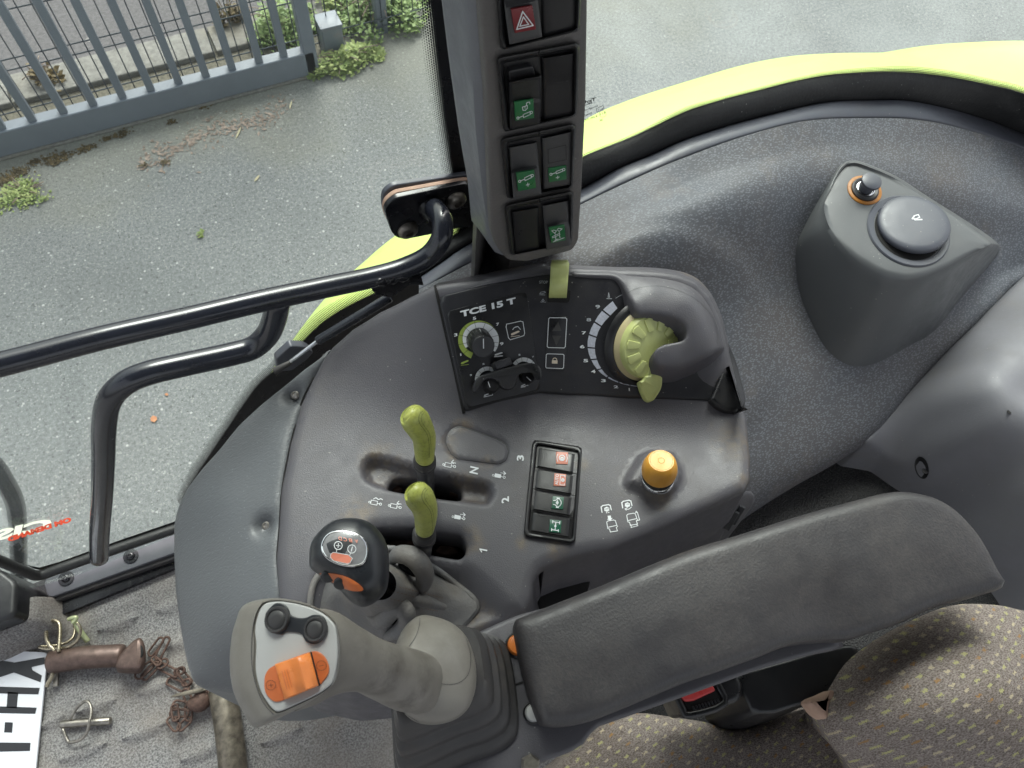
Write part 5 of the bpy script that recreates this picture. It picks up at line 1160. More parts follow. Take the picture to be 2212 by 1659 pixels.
pr = sp_pr(.0007)
for a in (137, 167, 196, 224, 258, 291, 320, 346, 8, 20): pr.line([T2(C0[0] + 95 * math.cos(math.radians(a)), C0[1] + 95 * math.sin(math.radians(a))), T2(C0[0] + 194 * math.cos(math.radians(a)), C0[1] + 188 * math.sin(math.radians(a)))], .7)
pr.build('dial_ticks', 'plastic_black', sp2)
for c, a0, a1 in (((482, 1213), 175, 305), ((822, 1127), 212, 328)):
    pr = sp_pr(.0004); arc(pr, c, 84, 122, a0, a1, 16); pr.build('small_dial_ring', 'white', sp2)
    pr = sp_pr(.0007)
    for a in range(int(a0) + 20, int(a1), 28): pr.line([T2(c[0] + 84 * math.cos(math.radians(a)), c[1] + 84 * math.sin(math.radians(a))), T2(c[0] + 123 * math.cos(math.radians(a)), c[1] + 123 * math.sin(math.radians(a)))], .6)
    pr.build('small_dial_ticks', 'plastic_black', sp2)
def icon_arm(pr, T, x, y, w, h, lw=1.4, fill=True):
    P = lambda a, b: T(x + a * w, y + b * h)
    if fill: pr.fill([P(0, .8), P(.08, .55), P(.85, 0), P(1, .08), P(1, .28), P(.25, .92), P(.08, .98)])
    else: pr.line([P(0, .8), P(.08, .55), P(.85, 0), P(1, .08), P(1, .28), P(.25, .92), P(.08, .98)], lw * .8, True)
    pr.line([P(.02, 1.25), P(1.0, 1.02)], lw)
pr = sp_pr(); icon_arm(pr, T2, 228, 1030, 72, 40, 1.0); pr.build('arm_symbol', 'green_print', sp2)
pr = sp_pr(); icon_arm(pr, T2, 545, 955, 76, 34, 2.2); pr.build('arm_symbol', 'white', sp2)
pr = sp_pr(); icon_arm(pr, T2, 446, 1345, 46, 24, 1.2); pr.line([T2(446, 1379), T2(528, 1360), T2(524, 1340)], 1.2); pr.build('arm_symbol', 'white', sp2)
pr = sp_pr(); icon_arm(pr, T2, 796, 1255, 40, 26, 1.2); pr.line([T2(796, 1285), T2(862, 1268)], 1.2); pr.build('arm_symbol', 'white', sp2)
pr = sp_pr(); pr.line(resample([np.r_[T2(*p)] for p in ((660, 690), (668, 690), (800, 660), (814, 668), (832, 785), (822, 800), (695, 838), (680, 830), (654, 712))], 22, True), 1.5, True); pr.build('key_outline', 'white', sp2)
pr = sp_pr(); icon_arm(pr, T2, 700, 752, 82, 46, 1.1); pr.build('arm_symbol', 'icon_cream', sp2)
pr = sp_pr(); pr.line([T2(718, 742), T2(735, 722), T2(765, 715), T2(790, 740)], 1.4, curve=True); pr.line([T2(745, 722), T2(765, 712), T2(782, 730)], 1.0, curve=True); pr.build('arrow_symbol', 'white', sp2)
# big knob
upn = np.array([.10, -.30, .95]); upn /= np.linalg.norm(upn)
kb0 = SPS(*T2(395, 838)); kt = W(*T2(441, 905), kb0[2] + .0165); ax = kt - kb0; L = np.linalg.norm(ax)
kr = 104 * .22876 * S * .86 / F
kn = obj('control_knob', *lathe(kb0, ax, [(kr * 1.06, 0), (kr * 1.04, .001), (kr, L * .30), (kr * .98, L * .9), (kr * .93, L * .985), (kr * .9, L), (kr * .4, L)], 48), 'plastic_black', sp2, ang=30, label='large black control knob with white pointer')
KN = Surf(kn, z=.76); pr = Print(lambda u, v: KN(u, v, .0004), ax / L)
pr.line([T2(441, 832), T2(442, 917)], 2.1); pr.line([T2(404, 738), T2(420, 765), T2(438, 802)], 1.9); pr.build('pointer', 'white', kn)
mb = MB()
e1 = np.cross(ax / L, [0, 0, 1.0]); e1 /= np.linalg.norm(e1); e2 = np.cross(ax / L, e1)
for k in range(22):
    t = 2 * PI * k / 22; d = e1 * math.cos(t) + e2 * math.sin(t); mb.add(*tube([kb0 + ax * .12 + d * kr * 1.0, kb0 + ax * .85 + d * kr * .985], .0005, 5, smooth=False))
mb.build('knob_ribs', 'plastic_black', kn)
# guard bar over the two small knobs
go = [(352, 1325), (347, 1280), (380, 1205), (450, 1160), (600, 1112), (800, 1062), (900, 1055), (962, 1080), (990, 1125), (995, 1190), (972, 1207), (930, 1190), (920, 1150), (870, 1130), (805, 1148), (765, 1200), (748, 1268), (700, 1303), (640, 1300), (600, 1262), (590, 1232), (540, 1208), (485, 1205), (432, 1240), (402, 1300), (372, 1332)]
g3 = [SPS(*T2(*p), .013) for p in go]; g3 = cr(g3, 3, True)
gb = obj('knob_guard', *puck(g3, upn, .006, .0018), 'plastic_dark', pan, label='black moulded guard bridging the two small knobs')
obj('guard_foot', *puck(rpoly([SPS(*T2(*p), .0135) for p in ((535, 1045), (690, 1000), (722, 1068), (572, 1118))], .001), upn, .012, .001), 'plastic_dark', gb)
for (x, y, x2, y2, x3, y3) in ((507, 1278, 485, 1235, 503, 1285), (847, 1188, 850, 1190, 888, 1225)):
    c = SPS(*T2(x, y)); a = 67 * .22876 * S * .86 / F
    k2 = obj('small_knob', *lathe(c, upn, [(a * 1.05, 0), (a, .001), (a * .98, .0095), (a * .9, .0108), (a * .3, .0108)], 36), 'plastic_black', sp2, ang=35)
    s_ = Surf(k2, z=.75); pr = Print(lambda u, v: s_(u, v, .0004), upn); pr.line([T2(x2, y2), T2(x3, y3)], 1.6); pr.build('pointer', 'white', k2)
# key pads
obj('key_strip', *puck(rpoly([PN(*T3(*p), .0008) for p in ((108, 660), (318, 664), (300, 1010), (278, 1205), (75, 1200), (88, 1010))], .002), upn, .003, .0005), 'plastic_black', pan)
pr = ppl(.0016); pr.line([T3(*p) for p in ((130, 678), (290, 680), (302, 692), (287, 972), (274, 986), (114, 982), (103, 970), (118, 690))], 1.5, True); pr.build('key_outline', 'white', pan)
pr = ppl(.0016); pr.line([T3(*p) for p in ((104, 1045), (262, 1050), (274, 1060), (269, 1184), (258, 1196), (98, 1190), (88, 1178), (93, 1056))], 1.5, True); pr.build('key_outline', 'white', pan)
pr = ppl(.0016); pr.fill([T3(215, 718), T3(248, 812), T3(150, 815)]); pr.fill([T3(152, 858), T3(246, 862), T3(194, 965)]); pr.build('arrow_symbol', 'arrow_grey', pan)
pr = ppl(.0016); pr.fill([T3(151, 1110), T3(208, 1112), T3(207, 1146), T3(150, 1144)]); pr.line([T3(160, 1110), T3(164, 1095), T3(180, 1088), T3(197, 1096), T3(199, 1112)], 1.6, curve=True); pr.build('lock_symbol', 'icon_cream', pan)
for tx, x, y, w, h in (('9', 594, 583, 38, 26), ('8', 503, 714, 38, 24), ('7', 455, 846, 36, 22), ('6', 436, 988, 38, 24), ('5', 472, 1130, 38, 24), ('4', 550, 1240, 36, 24), ('3', 652, 1332, 38, 22), ('2', 780, 1394, 36, 20), ('1', 933, 1422, 9, 22), ('0', 1034, 1432, 24, 20)):
    pr = ppl(); pr.text(tx, T3(x, y), (w * .27, 0), (-h * .02, -h * .27), .035); pr.build('dial_number', 'white' if tx not in '98' else 'print_grey', pan)
pr = ppl(); pr.text('STOP', T3(22, 330), (88 * .2124, 0), (0, -28 * .2124), .01); pr.build('lettering', 'print_grey', pan)
for pts, ex in (([(60, 185), (56, 160), (64, 140), (74, 145), (78, 185)], [(50, 195), (104, 197)]), ([(28, 432), (40, 418), (78, 412), (84, 422), (50, 436)], [(26, 445), (80, 447)]), ([(48, 505), (60, 488), (72, 505), (60, 512)], [(36, 518), (88, 520)]), ([(722, 470), (728, 425), (738, 470)], [(708, 484), (760, 486)])):
    pr = ppl(); pr.line([T3(*p) for p in pts], 1.2, True); pr.line([T3(*p) for p in ex], 1.1); pr.build('printed_symbol', 'print_grey', pan)
# speed scale
so_ = [(775, 505), (665, 603), (583, 722), (527, 850), (513, 982), (549, 1105), (615, 1208), (712, 1288), (835, 1342), (950, 1370), (1030, 1380)]
si_ = [(822, 578), (740, 660), (650, 765), (603, 878), (586, 988), (606, 1100), (654, 1198), (724, 1276), (828, 1330), (942, 1362), (1022, 1372)]
for k in range(10):
    a, b, c, d = [np.array(T3(*p)) for p in (so_[k], so_[k + 1], si_[k + 1], si_[k])]; mo = np.array(T3(*(np.array(cr([np.r_[p, 0] for p in so_], 2))[2 * k + 1][:2]))); mi = np.array(T3(*(np.array(cr([np.r_[p, 0] for p in si_], 2))[2 * k + 1][:2])))
    g_ = .06; a2 = a + (b - a) * g_; b2 = b + (a - b) * g_; c2_ = c + (d - c) * g_; d2_ = d + (c - d) * g_
    pr = ppl(); pr.fill([a2, mo, b2, c2_, mi, d2_]); pr.build('scale_segment', 'silver_print', pan)
pr = ppl(.0004); pr.line([T3(*p) for p in ((800, 480), (840, 455), (890, 435))], 1.0); pr.build('printed_line', 'print_grey', pan)
# hump, tan ring and green dial wheel
bc = PN(*T3(1110, 945)); tc = W(*T3(1178, 973), bc[2] + .009); ax = tc - bc; Lx = np.linalg.norm(ax); axn = ax / Lx
rt = 376 * .2124 * S * .85 / F; rg = 340 * .2124 * S * .84 / F
dial = obj('dial_hump', *lathe(bc - axn * .004, axn, [(rt * 1.20, 0), (rt * 1.14, .003), (rt * 1.05, .0052), (rt * 1.02, .0050)], 72), 'plastic_black', pan, label='black collar round the dial')
obj('tan_ring', *lathe(bc, axn, [(rt, -.002), (rt, .0015), (rt * .97, .003), (rt * .80, .0095), (rt * .79, .008)], 72, cap=False), 'tan', dial)
obj('dark_ring', *lathe(bc, axn, [(rt * .80, .004), (rt * .80, .0098), (rt * .78, .0105), (rt * .70, .011), (rt * .70, .004)], 72), 'plastic_dark', dial)
wh = obj('dial_wheel', *lathe(tc - axn * .006, axn, [(rg, -.005), (rg * 1.0, -.0005), (rg * .975, .0035), (rg * .93, .0055), (rg * .6, .0072), (rg * .4, .0076), (rg * .1, .0076)], 84), 'knob_green', pan, label='pale green dial wheel')
e1 = np.cross(axn, [0, 1.0, 0]); e1 /= np.linalg.norm(e1); e2 = np.cross(axn, e1)
for k in range(11):
    t = 2 * PI * (k + .3) / 11; P = lambda r, a: tc - axn * .006 + axn * (.0058 + (1 - r) * .0045 + .0009) + (e1 * math.cos(a) + e2 * math.sin(a)) * rg * r
    w = .16; pts = [P(.50, t - w * 1.15), P(.88, t - w), P(.90, t), P(.88, t + w), P(.50, t + w * 1.15), P(.48, t)]
    obj('finger_pad', *puck(rpoly(pts, .0012), axn, .0022, .0007), 'knob_green', wh)
tb = [(1030, 1325), (1078, 1305), (1095, 1270), (1190, 1238), (1278, 1238), (1282, 1330), (1265, 1410), (1195, 1515), (1145, 1533), (1102, 1510), (1062, 1425)]
obj('dial_tab', *puck(rpoly([PN(*T3(*p), .015 if p[1] < 1340 else .012) for p in tb], .004), np.array([.0, -.25, .97]), .007, .0028), 'knob_green', wh)
# hood
ho = [(1225, 571, .0), (1330, 576, .003), (1440, 580, .004), (1474, 586, .004), (1506, 600, .004), (1538, 634, .004), (1561, 684, .004), (1576, 748, .004), (1579, 757, .005), (1545, 762, .012), (1510, 781, .016), (1464, 799, .018), (1436, 799, .02), (1421, 793, .021), (1413, 780, .022), (1411, 765, .022), (1417, 752, .022), (1432, 742, .021), (1457, 737, .020), (1474, 734, .020), (1483, 727, .020), (1484, 712, .020), (1478, 699, .020), (1463, 688, .020), (1436, 680, .020), (1404, 677, .019), (1383, 678, .018), (1372, 669, .017), (1365, 650, .014), (1354, 633, .010), (1342, 609, .005), (1328, 597, .003), (1232, 592, .0025)]
ho = [(u, v, h + .004 + (.006 if h > .01 else 0)) for u, v, h in ho]
hood = fpx('dial_hood', ho, 'plastic', pan, extra=[(1500, 740, .031), (1450, 770, .032), (1520, 690, .027), (1440, 640, .022), (1400, 620, .016), (1540, 720, .022), (1500, 640, .018)], r=.0045, depth=.022, rnd=.006, step=.004, label='dark grey hooked hood over the dial')
obj('hood_groove', *tube([Surf(hood)(*T3(*p), -.0002) if Surf(hood, z=.78) else None for p in ((925, 425), (1000, 385), (1120, 360), (1260, 358), (1420, 395), (1600, 480), (1720, 590), (1800, 700), (1838, 850), (1835, 940), (1800, 1015))], .0007, 6, 4), 'button', hood) if False else None
HS = Surf(hood, z=.78); pr = Print(lambda u, v: HS(u, v, .0002), (0, 0, 1)); pr.line([T3(*p) for p in ((925, 425), (1000, 385), (1120, 360), (1260, 358), (1420, 395), (1600, 480), (1720, 590), (1800, 700), (1838, 850), (1835, 940))], .8, curve=True); pr.build('hood_groove', 'plastic_dark', hood)
obj('corner_wedge', *puck(rpoly([PN(*p, .011) for p in ((1568, 776), (1580, 800), (1606, 868), (1608, 882), (1590, 889), (1570, 886), (1552, 878), (1534, 862))], .003), (0, 0, 1), .009, .004), 'plastic_black', pan, label='glossy black corner wedge')
# rim strip above the panel
fpx('panel_rim', [(938, 612, .003), (1037, 592, .003), (1110, 577, .003), (1180, 566, .003), (1184, 590, .003), (1110, 601, .003), (1035, 617, .003), (946, 638, .003)], 'plastic', pan, r=.003, depth=.01, rnd=.004)
# green lever tab and its slot
obj('tab_slot', *puck(rpoly([PN(*T3(*p), .0006) for p in ((100, 400), (345, 400), (335, 490), (318, 526), (106, 518))], .002), upn, .004, .0004), 'void', pan)
tb = [T3(*p) for p in ((145, 112), (165, 90), (300, 88), (326, 112), (330, 200), (326, 320), (306, 465), (290, 480), (126, 466), (117, 440), (122, 330), (133, 220))]
hts = [.018, .018, .018, .018, .022, .020, .012, .008, .008, .012, .020, .022]
sec0 = [];
rowsT = []
for t, h in ((0, .004), (.03, .013), (.10, .019), (.25, .020), (.38, .017), (.5, .019), (.65, .020), (.8, .017), (.92, .012), (1.0, .002)):
    v0, v1 = 90, 478; y = v0 + (v1 - v0) * t; xl = np.interp(y, [90, 130, 478], [150, 140, 120]); xr_ = np.interp(y, [90, 130, 478], [312, 328, 300]); row = []
    for s_, dh in ((0, -.014), (0, -.003), (.04, -.0008), (.12, 0), (.5, .0006), (.88, 0), (.96, -.0008), (1, -.003), (1, -.014)): row.append(CW(*T3(xl + (xr_ - xl) * s_, y), max(.0, h + dh) + .004))
    rowsT.append(row)
obj('green_tab', *rowsmesh([cr(r, 1) for r in rowsT], False, True, True), 'knob_green', pan, ang=60, label='pale green thumb lever at the top of the panel')
# ================================================================== PTO knob
c0 = CS(*T6(1075, 535), .0); c1 = W(*T6(1122, 300), c0[2] + .035); ax = c1 - c0; Lp = np.linalg.norm(ax); rp = 203 * .17157 * S * .80 / F
pto = obj('pull_knob_collar', *lathe(c0, ax, [(rp * 1.02, -.002), (rp * 1.02, .0035), (rp * .98, .0045), (rp * .9, .005)], 48, cap=True), 'chrome', con, label='bright ring under the orange pull knob')
obj('pull_knob_skirt', *lathe(c0, ax, [(rp * .96, .004), (rp * .99, .0055), (rp * .99, .0095), (rp * .94, .011)], 48), 'plastic_black', pto)
obj('pull_knob', *lathe(c0, ax, [(rp * .96, .0098), (rp * 1.03, .0125), (rp * 1.07, .019), (rp * 1.03, .025), (rp * .92, Lp - .0045), (rp * .80, Lp - .0012), (rp * .74, Lp), (rp * .68, Lp), (rp * .675, Lp - .0005), (rp * .66, Lp), (rp * .2, Lp), (rp * .19, Lp - .0004), (rp * .17, Lp), (rp * .03, Lp)], 64), 'amber', pto, ang=30, label='round orange pull knob')
# ================================================================== lower tray beside the console and its clips
tray = [(1120, 1350, .60), (1150, 1275, .605), (1260, 1215, .61), (1420, 1160, .612), (1560, 1095, .615), (1622, 1050, .62), (1640, 1075, .60), (1600, 1130, .57), (1500, 1180, .56), (1380, 1230, .56), (1300, 1290, .56), (1200, 1380, .55)]
WB = lambda u, v, z: W(u, v, z)
tr = thing('console_side_panel', 'grained dark grey lower side panel below the console edge with an open pocket', 'side panel', tuple(W(1400, 1200, .45)))
fpx('panel_skin', tray, 'plastic', tr, base=WB, r=.008, depth=.16, rnd=.01, step=.008)
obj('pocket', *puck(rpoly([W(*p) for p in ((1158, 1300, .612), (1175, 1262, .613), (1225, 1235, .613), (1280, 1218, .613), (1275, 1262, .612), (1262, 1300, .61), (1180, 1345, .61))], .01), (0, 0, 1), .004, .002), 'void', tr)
for (u, v, a) in ((1583, 1120, 20), (1596, 1108, 26)):
    obj('cable_clip', *bar(W(u - 14, v + 22, .60), W(u + 8, v - 14, .62), .007, .005), 'plastic_dark', tr)
# ================================================================== front cowl
cwl = thing('console_cowl', 'leather-grained slate grey moulded cowl covering the front of the console', 'cowl', tuple(W(480, 1300, .3)))
WZ = lambda u, v, z: W(u, v, z)
co = [(715, 738, .708), (690, 765, .70), (655, 790, .69), (613, 825, .68), (560, 868, .67), (510, 915, .66), (470, 965, .65), (430, 1010, .64), (400, 1050, .63), (380, 1090, .62), (370, 1130, .61), (370, 1200, .60), (374, 1280, .595), (385, 1360, .59), (398, 1430, .585), (412, 1474, .58), (435, 1487, .58), (495, 1497, .58), (560, 1495, .585), (640, 1480, .60), (660, 1400, .66), (612, 1300, .682), (604, 1206, .684), (608, 1150, .684), (614, 1053, .685), (634, 953, .686), (656, 870, .687), (680, 818, .69), (702, 778, .70)]
ex = [(600, 950, .683), (560, 1050, .675), (480, 1080, .660), (480, 1250, .648), (440, 1150, .638), (560, 1250, .672), (540, 1400, .64), (450, 1380, .62)]
scr = [W(632, 851, .685), W(570, 1133, .676)]
def dimp(P):
    z = np.zeros(len(P))
    for c in scr: z -= .016 * np.exp(-(((P[:, 0] - c[0]) ** 2 + (P[:, 1] - c[1]) ** 2) / .00009))
    return z
cw = fpx('cowl_shell', co, 'cowl', cwl, base=WZ, extra=ex, r=.012, depth=.30, step=.006, rnd=.004, draft=.05, mod=dimp, rings=tuple(([(c[0] + .011 * math.cos(t), c[1] + .011 * math.sin(t)) for t in np.linspace(0, 2 * PI, 16)[:-1]], (-.005, 0, .005), 30) for c in scr))
CWS = Surf(cw, z=.66)
obj('seam_gap', *tube([CWS(u, v, .0006) for u, v in ((699, 766), (676, 818), (651, 870), (629, 953), (610, 1053), (603, 1150), (599, 1206), (606, 1285))], .0011, 8, 4), 'void', cwl)
for u, v in ((637, 851), (574, 1134)):
    c = CWS(u, v, .0006); b = obj('screw', *lathe(c, (-.35, -.15, .9), [(.0062, -.002), (.0062, .0), (.0045, .0015), (.0022, .0018), (.0015, .0005)], 20), 'screw', cwl)
# ================================================================== gear lever: gaiter and knob
gl_ = thing('gear_lever', 'black gear lever head with oval badge rising from a creased grey leather gaiter', 'gear lever', tuple(CS(880, 1330)))
gc = [(690, 1240, 30), (760, 1200, 24), (850, 1185, 18), (935, 1225, 14), (985, 1262, 10), (1022, 1292, 6), (1028, 1318, 5), (985, 1362, 5), (940, 1400, 5), (880, 1430, 5), (800, 1430, 5), (730, 1400, 5), (685, 1350, 5), (670, 1300, 8)]
base_ = resample(cr([np.array([u, v, 0.0]) for u, v, _ in gc], 4, True), 96, True)
rws = []; topc = np.array([822, 1262])
for i, t in enumerate(np.linspace(0, 1, 22)):
    row = []
    for k, b in enumerate(base_):
        a = 2 * PI * k / 96; e = t ** .8
        u = b[0] * (1 - e) + (topc[0] + 34 * math.cos(math.atan2(b[1] - 1310, b[0] - 850))) * e; v = b[1] * (1 - e) + (topc[1] + 34 * math.sin(math.atan2(b[1] - 1310, b[0] - 850))) * e
        z = .683 + .125 * t ** 1.25
        w = math.sin(a * 3 + t * 5) * .006 * math.sin(t * PI) + math.sin(a * 7 - t * 9 + 1) * .0028 * math.sin(t * PI) - .010 * math.sin(t * PI)
        row.append(W(u, v, z + w))
    rws.append(row)
gt = obj('gaiter', *rowsmesh(rws, True), 'gaiter', gl_, ang=85); GS = Surf(gt, z=.70)
def fold(uvz, r, name='gaiter_fold'): obj(name, *tube([W(*p) for p in uvz], r, 14, 6), 'gaiter', gt)
fold([(846, 1212, .745), (862, 1198, .76), (888, 1202, .768), (908, 1220, .766), (918, 1245, .755), (908, 1268, .742), (880, 1262, .742)], [.004, .008, .0095, .0095, .0085, .007, .004])
fold([(800, 1330, .735), (818, 1340, .742), (832, 1334, .75), (846, 1318, .758), (862, 1312, .762), (876, 1322, .76), (878, 1342, .75), (862, 1362, .738), (836, 1376, .722)], [.004, .007, .0085, .009, .009, .0085, .008, .007, .004])
fold([(840, 1275, .752), (880, 1290, .745), (920, 1300, .735), (960, 1312, .72)], [.003, .006, .006, .003])
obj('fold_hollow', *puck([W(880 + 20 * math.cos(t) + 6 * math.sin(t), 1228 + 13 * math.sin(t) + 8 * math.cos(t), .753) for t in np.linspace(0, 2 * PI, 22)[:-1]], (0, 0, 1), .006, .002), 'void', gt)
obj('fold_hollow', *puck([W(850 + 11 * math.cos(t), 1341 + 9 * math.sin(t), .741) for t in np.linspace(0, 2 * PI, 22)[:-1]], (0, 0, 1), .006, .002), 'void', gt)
T5 = lambda x, y: (477.1 + x * .29412, 1095.2 + y * .29412)
for pts in ([(1240, 565), (1380, 605), (1520, 640), (1640, 670)], [(1200, 600), (1380, 650), (1520, 690), (1640, 720)], [(1190, 660), (1350, 700), (1500, 745), (1600, 765)]):
    pr = Print(lambda u, v: GS(u, v, .0006), (0, 0, 1)); P_ = cr([np.r_[T5(*p), 0] for p in pts], 12); 
    for i in range(0, len(P_) - 1, 2): pr.line([P_[i][:2], P_[i + 1][:2]], .9)
    pr.build('stitching', 'stitch', gt)
lpo = cr([CS(u, v, .002) for u, v, _ in gc], 3, True); obj('gaiter_hem', *tube([CS(u, v, .0015) for u, v, _ in gc], .0032, 10, 4, closed=True), 'gaiter', gt)
ko = [(668, 1213), (672.7, 1171.7), (706.5, 1133.4), (741.8, 1120), (786, 1123), (815, 1142), (836, 1177.6), (841, 1221.7), (836, 1271.7), (815, 1298), (786, 1311), (759.5, 1301), (727, 1268.7), (686, 1240), (671, 1227.6)]
kc = np.array([762, 1205.0]); kR = resample(cr([np.r_[p, 0] for p in ko], 5, True), 90, True); rws = []
for s_, z, sx, sy in ((.45, .835, 22, 26), (.82, .85, 10, 12), (.95, .866, 3, 4), (1.0, .885, 0, 0), (.985, .898, -1, -2), (.93, .908, -3, -6), (.84, .9145, -6, -12), (.70, .9185, -9, -16), (.5, .921, -12, -18), (.25, .922, -14, -19), (.05, .922, -15, -19)):
    rws.append([W(kc[0] + (b[0] - kc[0]) * s_ + sx, kc[1] + (b[1] - kc[1]) * s_ + sy, z) for b in kR])
kn = obj('knob', *rowsmesh(rws, True, True, True), 'knob_rubber', gl_, ang=85); KS = Surf(kn, z=.91)
bp = [T5(*p) for p in ((742, 290), (760, 235), (800, 195), (850, 181), (910, 182), (990, 200), (1040, 230), (1068, 275), (1075, 330), (1062, 385), (1030, 420), (980, 433), (920, 430), (850, 412), (790, 380), (755, 340))]
bd = obj('badge', *puck(cr([KS(*p, .0012) for p in bp], 3, True), (-.05, .1, 1), .003, .0008), simple('badge_clear', (.21, .21, .22), .15, coat=.5, var=.35, sc=160), kn, label='scratched clear oval badge')
obj('badge_rim', *tube([KS(*p, .0009) for p in bp], .0007, 8, 3, closed=True), 'chrome', bd)
pr = Print(lambda u, v: KS(u, v, .0022), (0, 0, 1)); pr.circ(T5(862, 283), 8.6, 1.4, 20); pr.circ(T5(962, 308), 8.8, 1.4, 20); pr.line([T5(848, 283), T5(877, 285)], 1.4); pr.line([T5(863, 268), T5(861, 298)], 1.4); pr.line([T5(966, 292), T5(958, 325)], 1.4)
pr.line([T5(852, 312), T5(848, 330)], 1); pr.line([T5(952, 335), T5(948, 352)], 1); pr.line([T5(*p) for p in ((825, 332), (940, 352), (966, 378), (950, 410), (930, 418), (828, 395), (803, 370), (808, 345))], 1, True); pr.build('symbol', 'white', bd)
pr = Print(lambda u, v: KS(u, v, .0021), (0, 0, 1)); pr.fill([T5(*p) for p in ((825, 335), (935, 354), (962, 378), (948, 408), (930, 415), (828, 392), (806, 368), (810, 347))]); pr.build('symbol', 'icon_orange', bd)
for ch, x, y in (('A', 992, 262), ('B', 948, 256), ('C', 910, 250), ('D', 872, 242)):
    pr = Print(lambda u, v: KS(u, v, .0022), (0, 0, 1)); pr.text(ch, T5(x + 14, y - 22), (-26 * .294, -4 * .294), (5 * .294, 26 * .294), .02); pr.build('badge_letter', 'icon_orange', bd)
op = [T5(*p) for p in ((718, 490), (760, 486), (840, 492), (920, 512), (990, 548), (1035, 585), (1046, 612), (1000, 620), (940, 612), (880, 590), (820, 555), (760, 518))]
oo = obj('orange_panel', *decal(KS, op, .0009), 'orange_dark', kn, label='orange panel with two small black buttons')
for x, y in ((785, 510), (880, 560)): obj('side_button', *lathe(KS(*T5(x, y), .001), (-.2, -.75, .6), [(.0048, -.001), (.0048, .001), (.004, .0018), (.002, .002)], 24), 'knob_rubber', oo)
# ================================================================== armrest, its base and the joystick
arm = [(1114, 1341), (1130, 1328), (1300, 1261), (1475, 1189), (1600, 1150), (1741, 1106), (1850, 1076), (1941, 1055), (2008, 1063), (2050, 1080), (2086, 1107), (2129, 1157), (2170, 1232), (2184, 1254), (2168, 1271), (2041, 1306), (1960, 1342), (1888, 1366), (1850, 1376), (1800, 1378), (1720, 1389), (1640, 1420), (1550, 1452), (1475, 1478), (1304, 1549), (1237, 1567), (1187, 1568), (1167, 1553), (1140, 1472), (1121, 1393)]
armo = thing('armrest', 'long padded dark grey vinyl armrest on its carrier beside the seat, dusty and scuffed', 'armrest', tuple(W(1650, 1250, .8)))
ao = [(1000, 1380, .80), (1060, 1352, .80), (1115, 1328, .80), (1300, 1280, .80), (1600, 1300, .80), (1800, 1330, .80), (1835, 1398, .80), (1760, 1412, .80), (1640, 1446, .80), (1470, 1508, .80), (1310, 1564, .80), (1280, 1574, .80), (1272, 1600, .80), (1235, 1625, .80), (1130, 1660, .80), (1100, 1740, .80), (860, 1740, .80), (852, 1600, .80), (846, 1548, .80), (900, 1450, .80)]
ab = fpx('base_plate', ao, 'plastic', armo, base=WZ, r=.004, depth=.012, rnd=.008, step=.012, draft=.0, label='dark grey carrier plate under the armrest')
obj('base_box', *puck([W(u, v, .79) for u, v in ((868, 1560), (960, 1440), (1120, 1350), (1180, 1420), (1260, 1560), (1225, 1612), (1120, 1650), (1090, 1730), (875, 1730))], (0, 0, 1), .07, .006), 'trim_blue', armo); AB = Surf(ab, z=.8)
for u, v, m_, lb, rr in ((1118, 1394, 'orange', 'orange push button half under the armrest', 21), (1152, 1540, 'faceplate', 'white push button half under the armrest', 17)):
    c = AB(u, v); r_ = rr * S * .66 / F; bt = obj('button_bezel', *lathe(c, (0, 0, 1), [(r_ * 1.22, 0), (r_ * 1.2, .002), (r_ * 1.05, .003), (r_ * 1.0, .002)], 36), 'plastic_black', ab)
    obj('push_button', *lathe(c, (0, 0, 1), [(r_, 0), (r_, .004), (r_ * .85, .0062), (r_ * .5, .0068), (r_ * .1, .007)], 36), m_, bt, label=lb)
obj('bolt_head', *lathe(AB(1145, 1652), (0, 0, 1), [(.008, 0), (.008, .003), (.006, .005), (.003, .005)], 6), 'steel', ab)
obj('seam', *tube([AB(1110, 1480, .0003), AB(1140, 1470, .0003)], .0008, 6, smooth=False), 'void', ab)
A3_ = [W(u, v, .835) for u, v in arm]
def armmod(P): return .002 * smooth(sd(P, [p[:2] for p in cr(A3_, 3, True)]), .0, .05) - .006 * np.exp(-(((P[:, 0] - amx[0]) ** 2 + (P[:, 1] - amx[1]) ** 2) / .0012))
amx = W(1800, 1345, .835)
obj('armrest_pad', *field(cr(A3_, 4, True), lambda P: .835 + armmod(P), .006, .011, .020, draft=.0), 'armrest', armo, ang=85)
obj('armrest_underside', *puck([W(u, v, .802) for u, v in ((1180, 1345), (1500, 1220), (1940, 1080), (2120, 1190), (2110, 1260), (1850, 1350), (1600, 1410), (1250, 1540))], (0, 0, 1), .03, .004), 'plastic_black', armo)
grime_shade(M['armrest'], [(W(1250, 1480, .83), .07), (W(1560, 1290, .83), .09), (W(1900, 1200, .83), .09), (W(2080, 1180, .83), .06), (W(1170, 1500, .83), .04), (W(1700, 1330, .83), .07)], (.10, .088, .080), .28, 300)
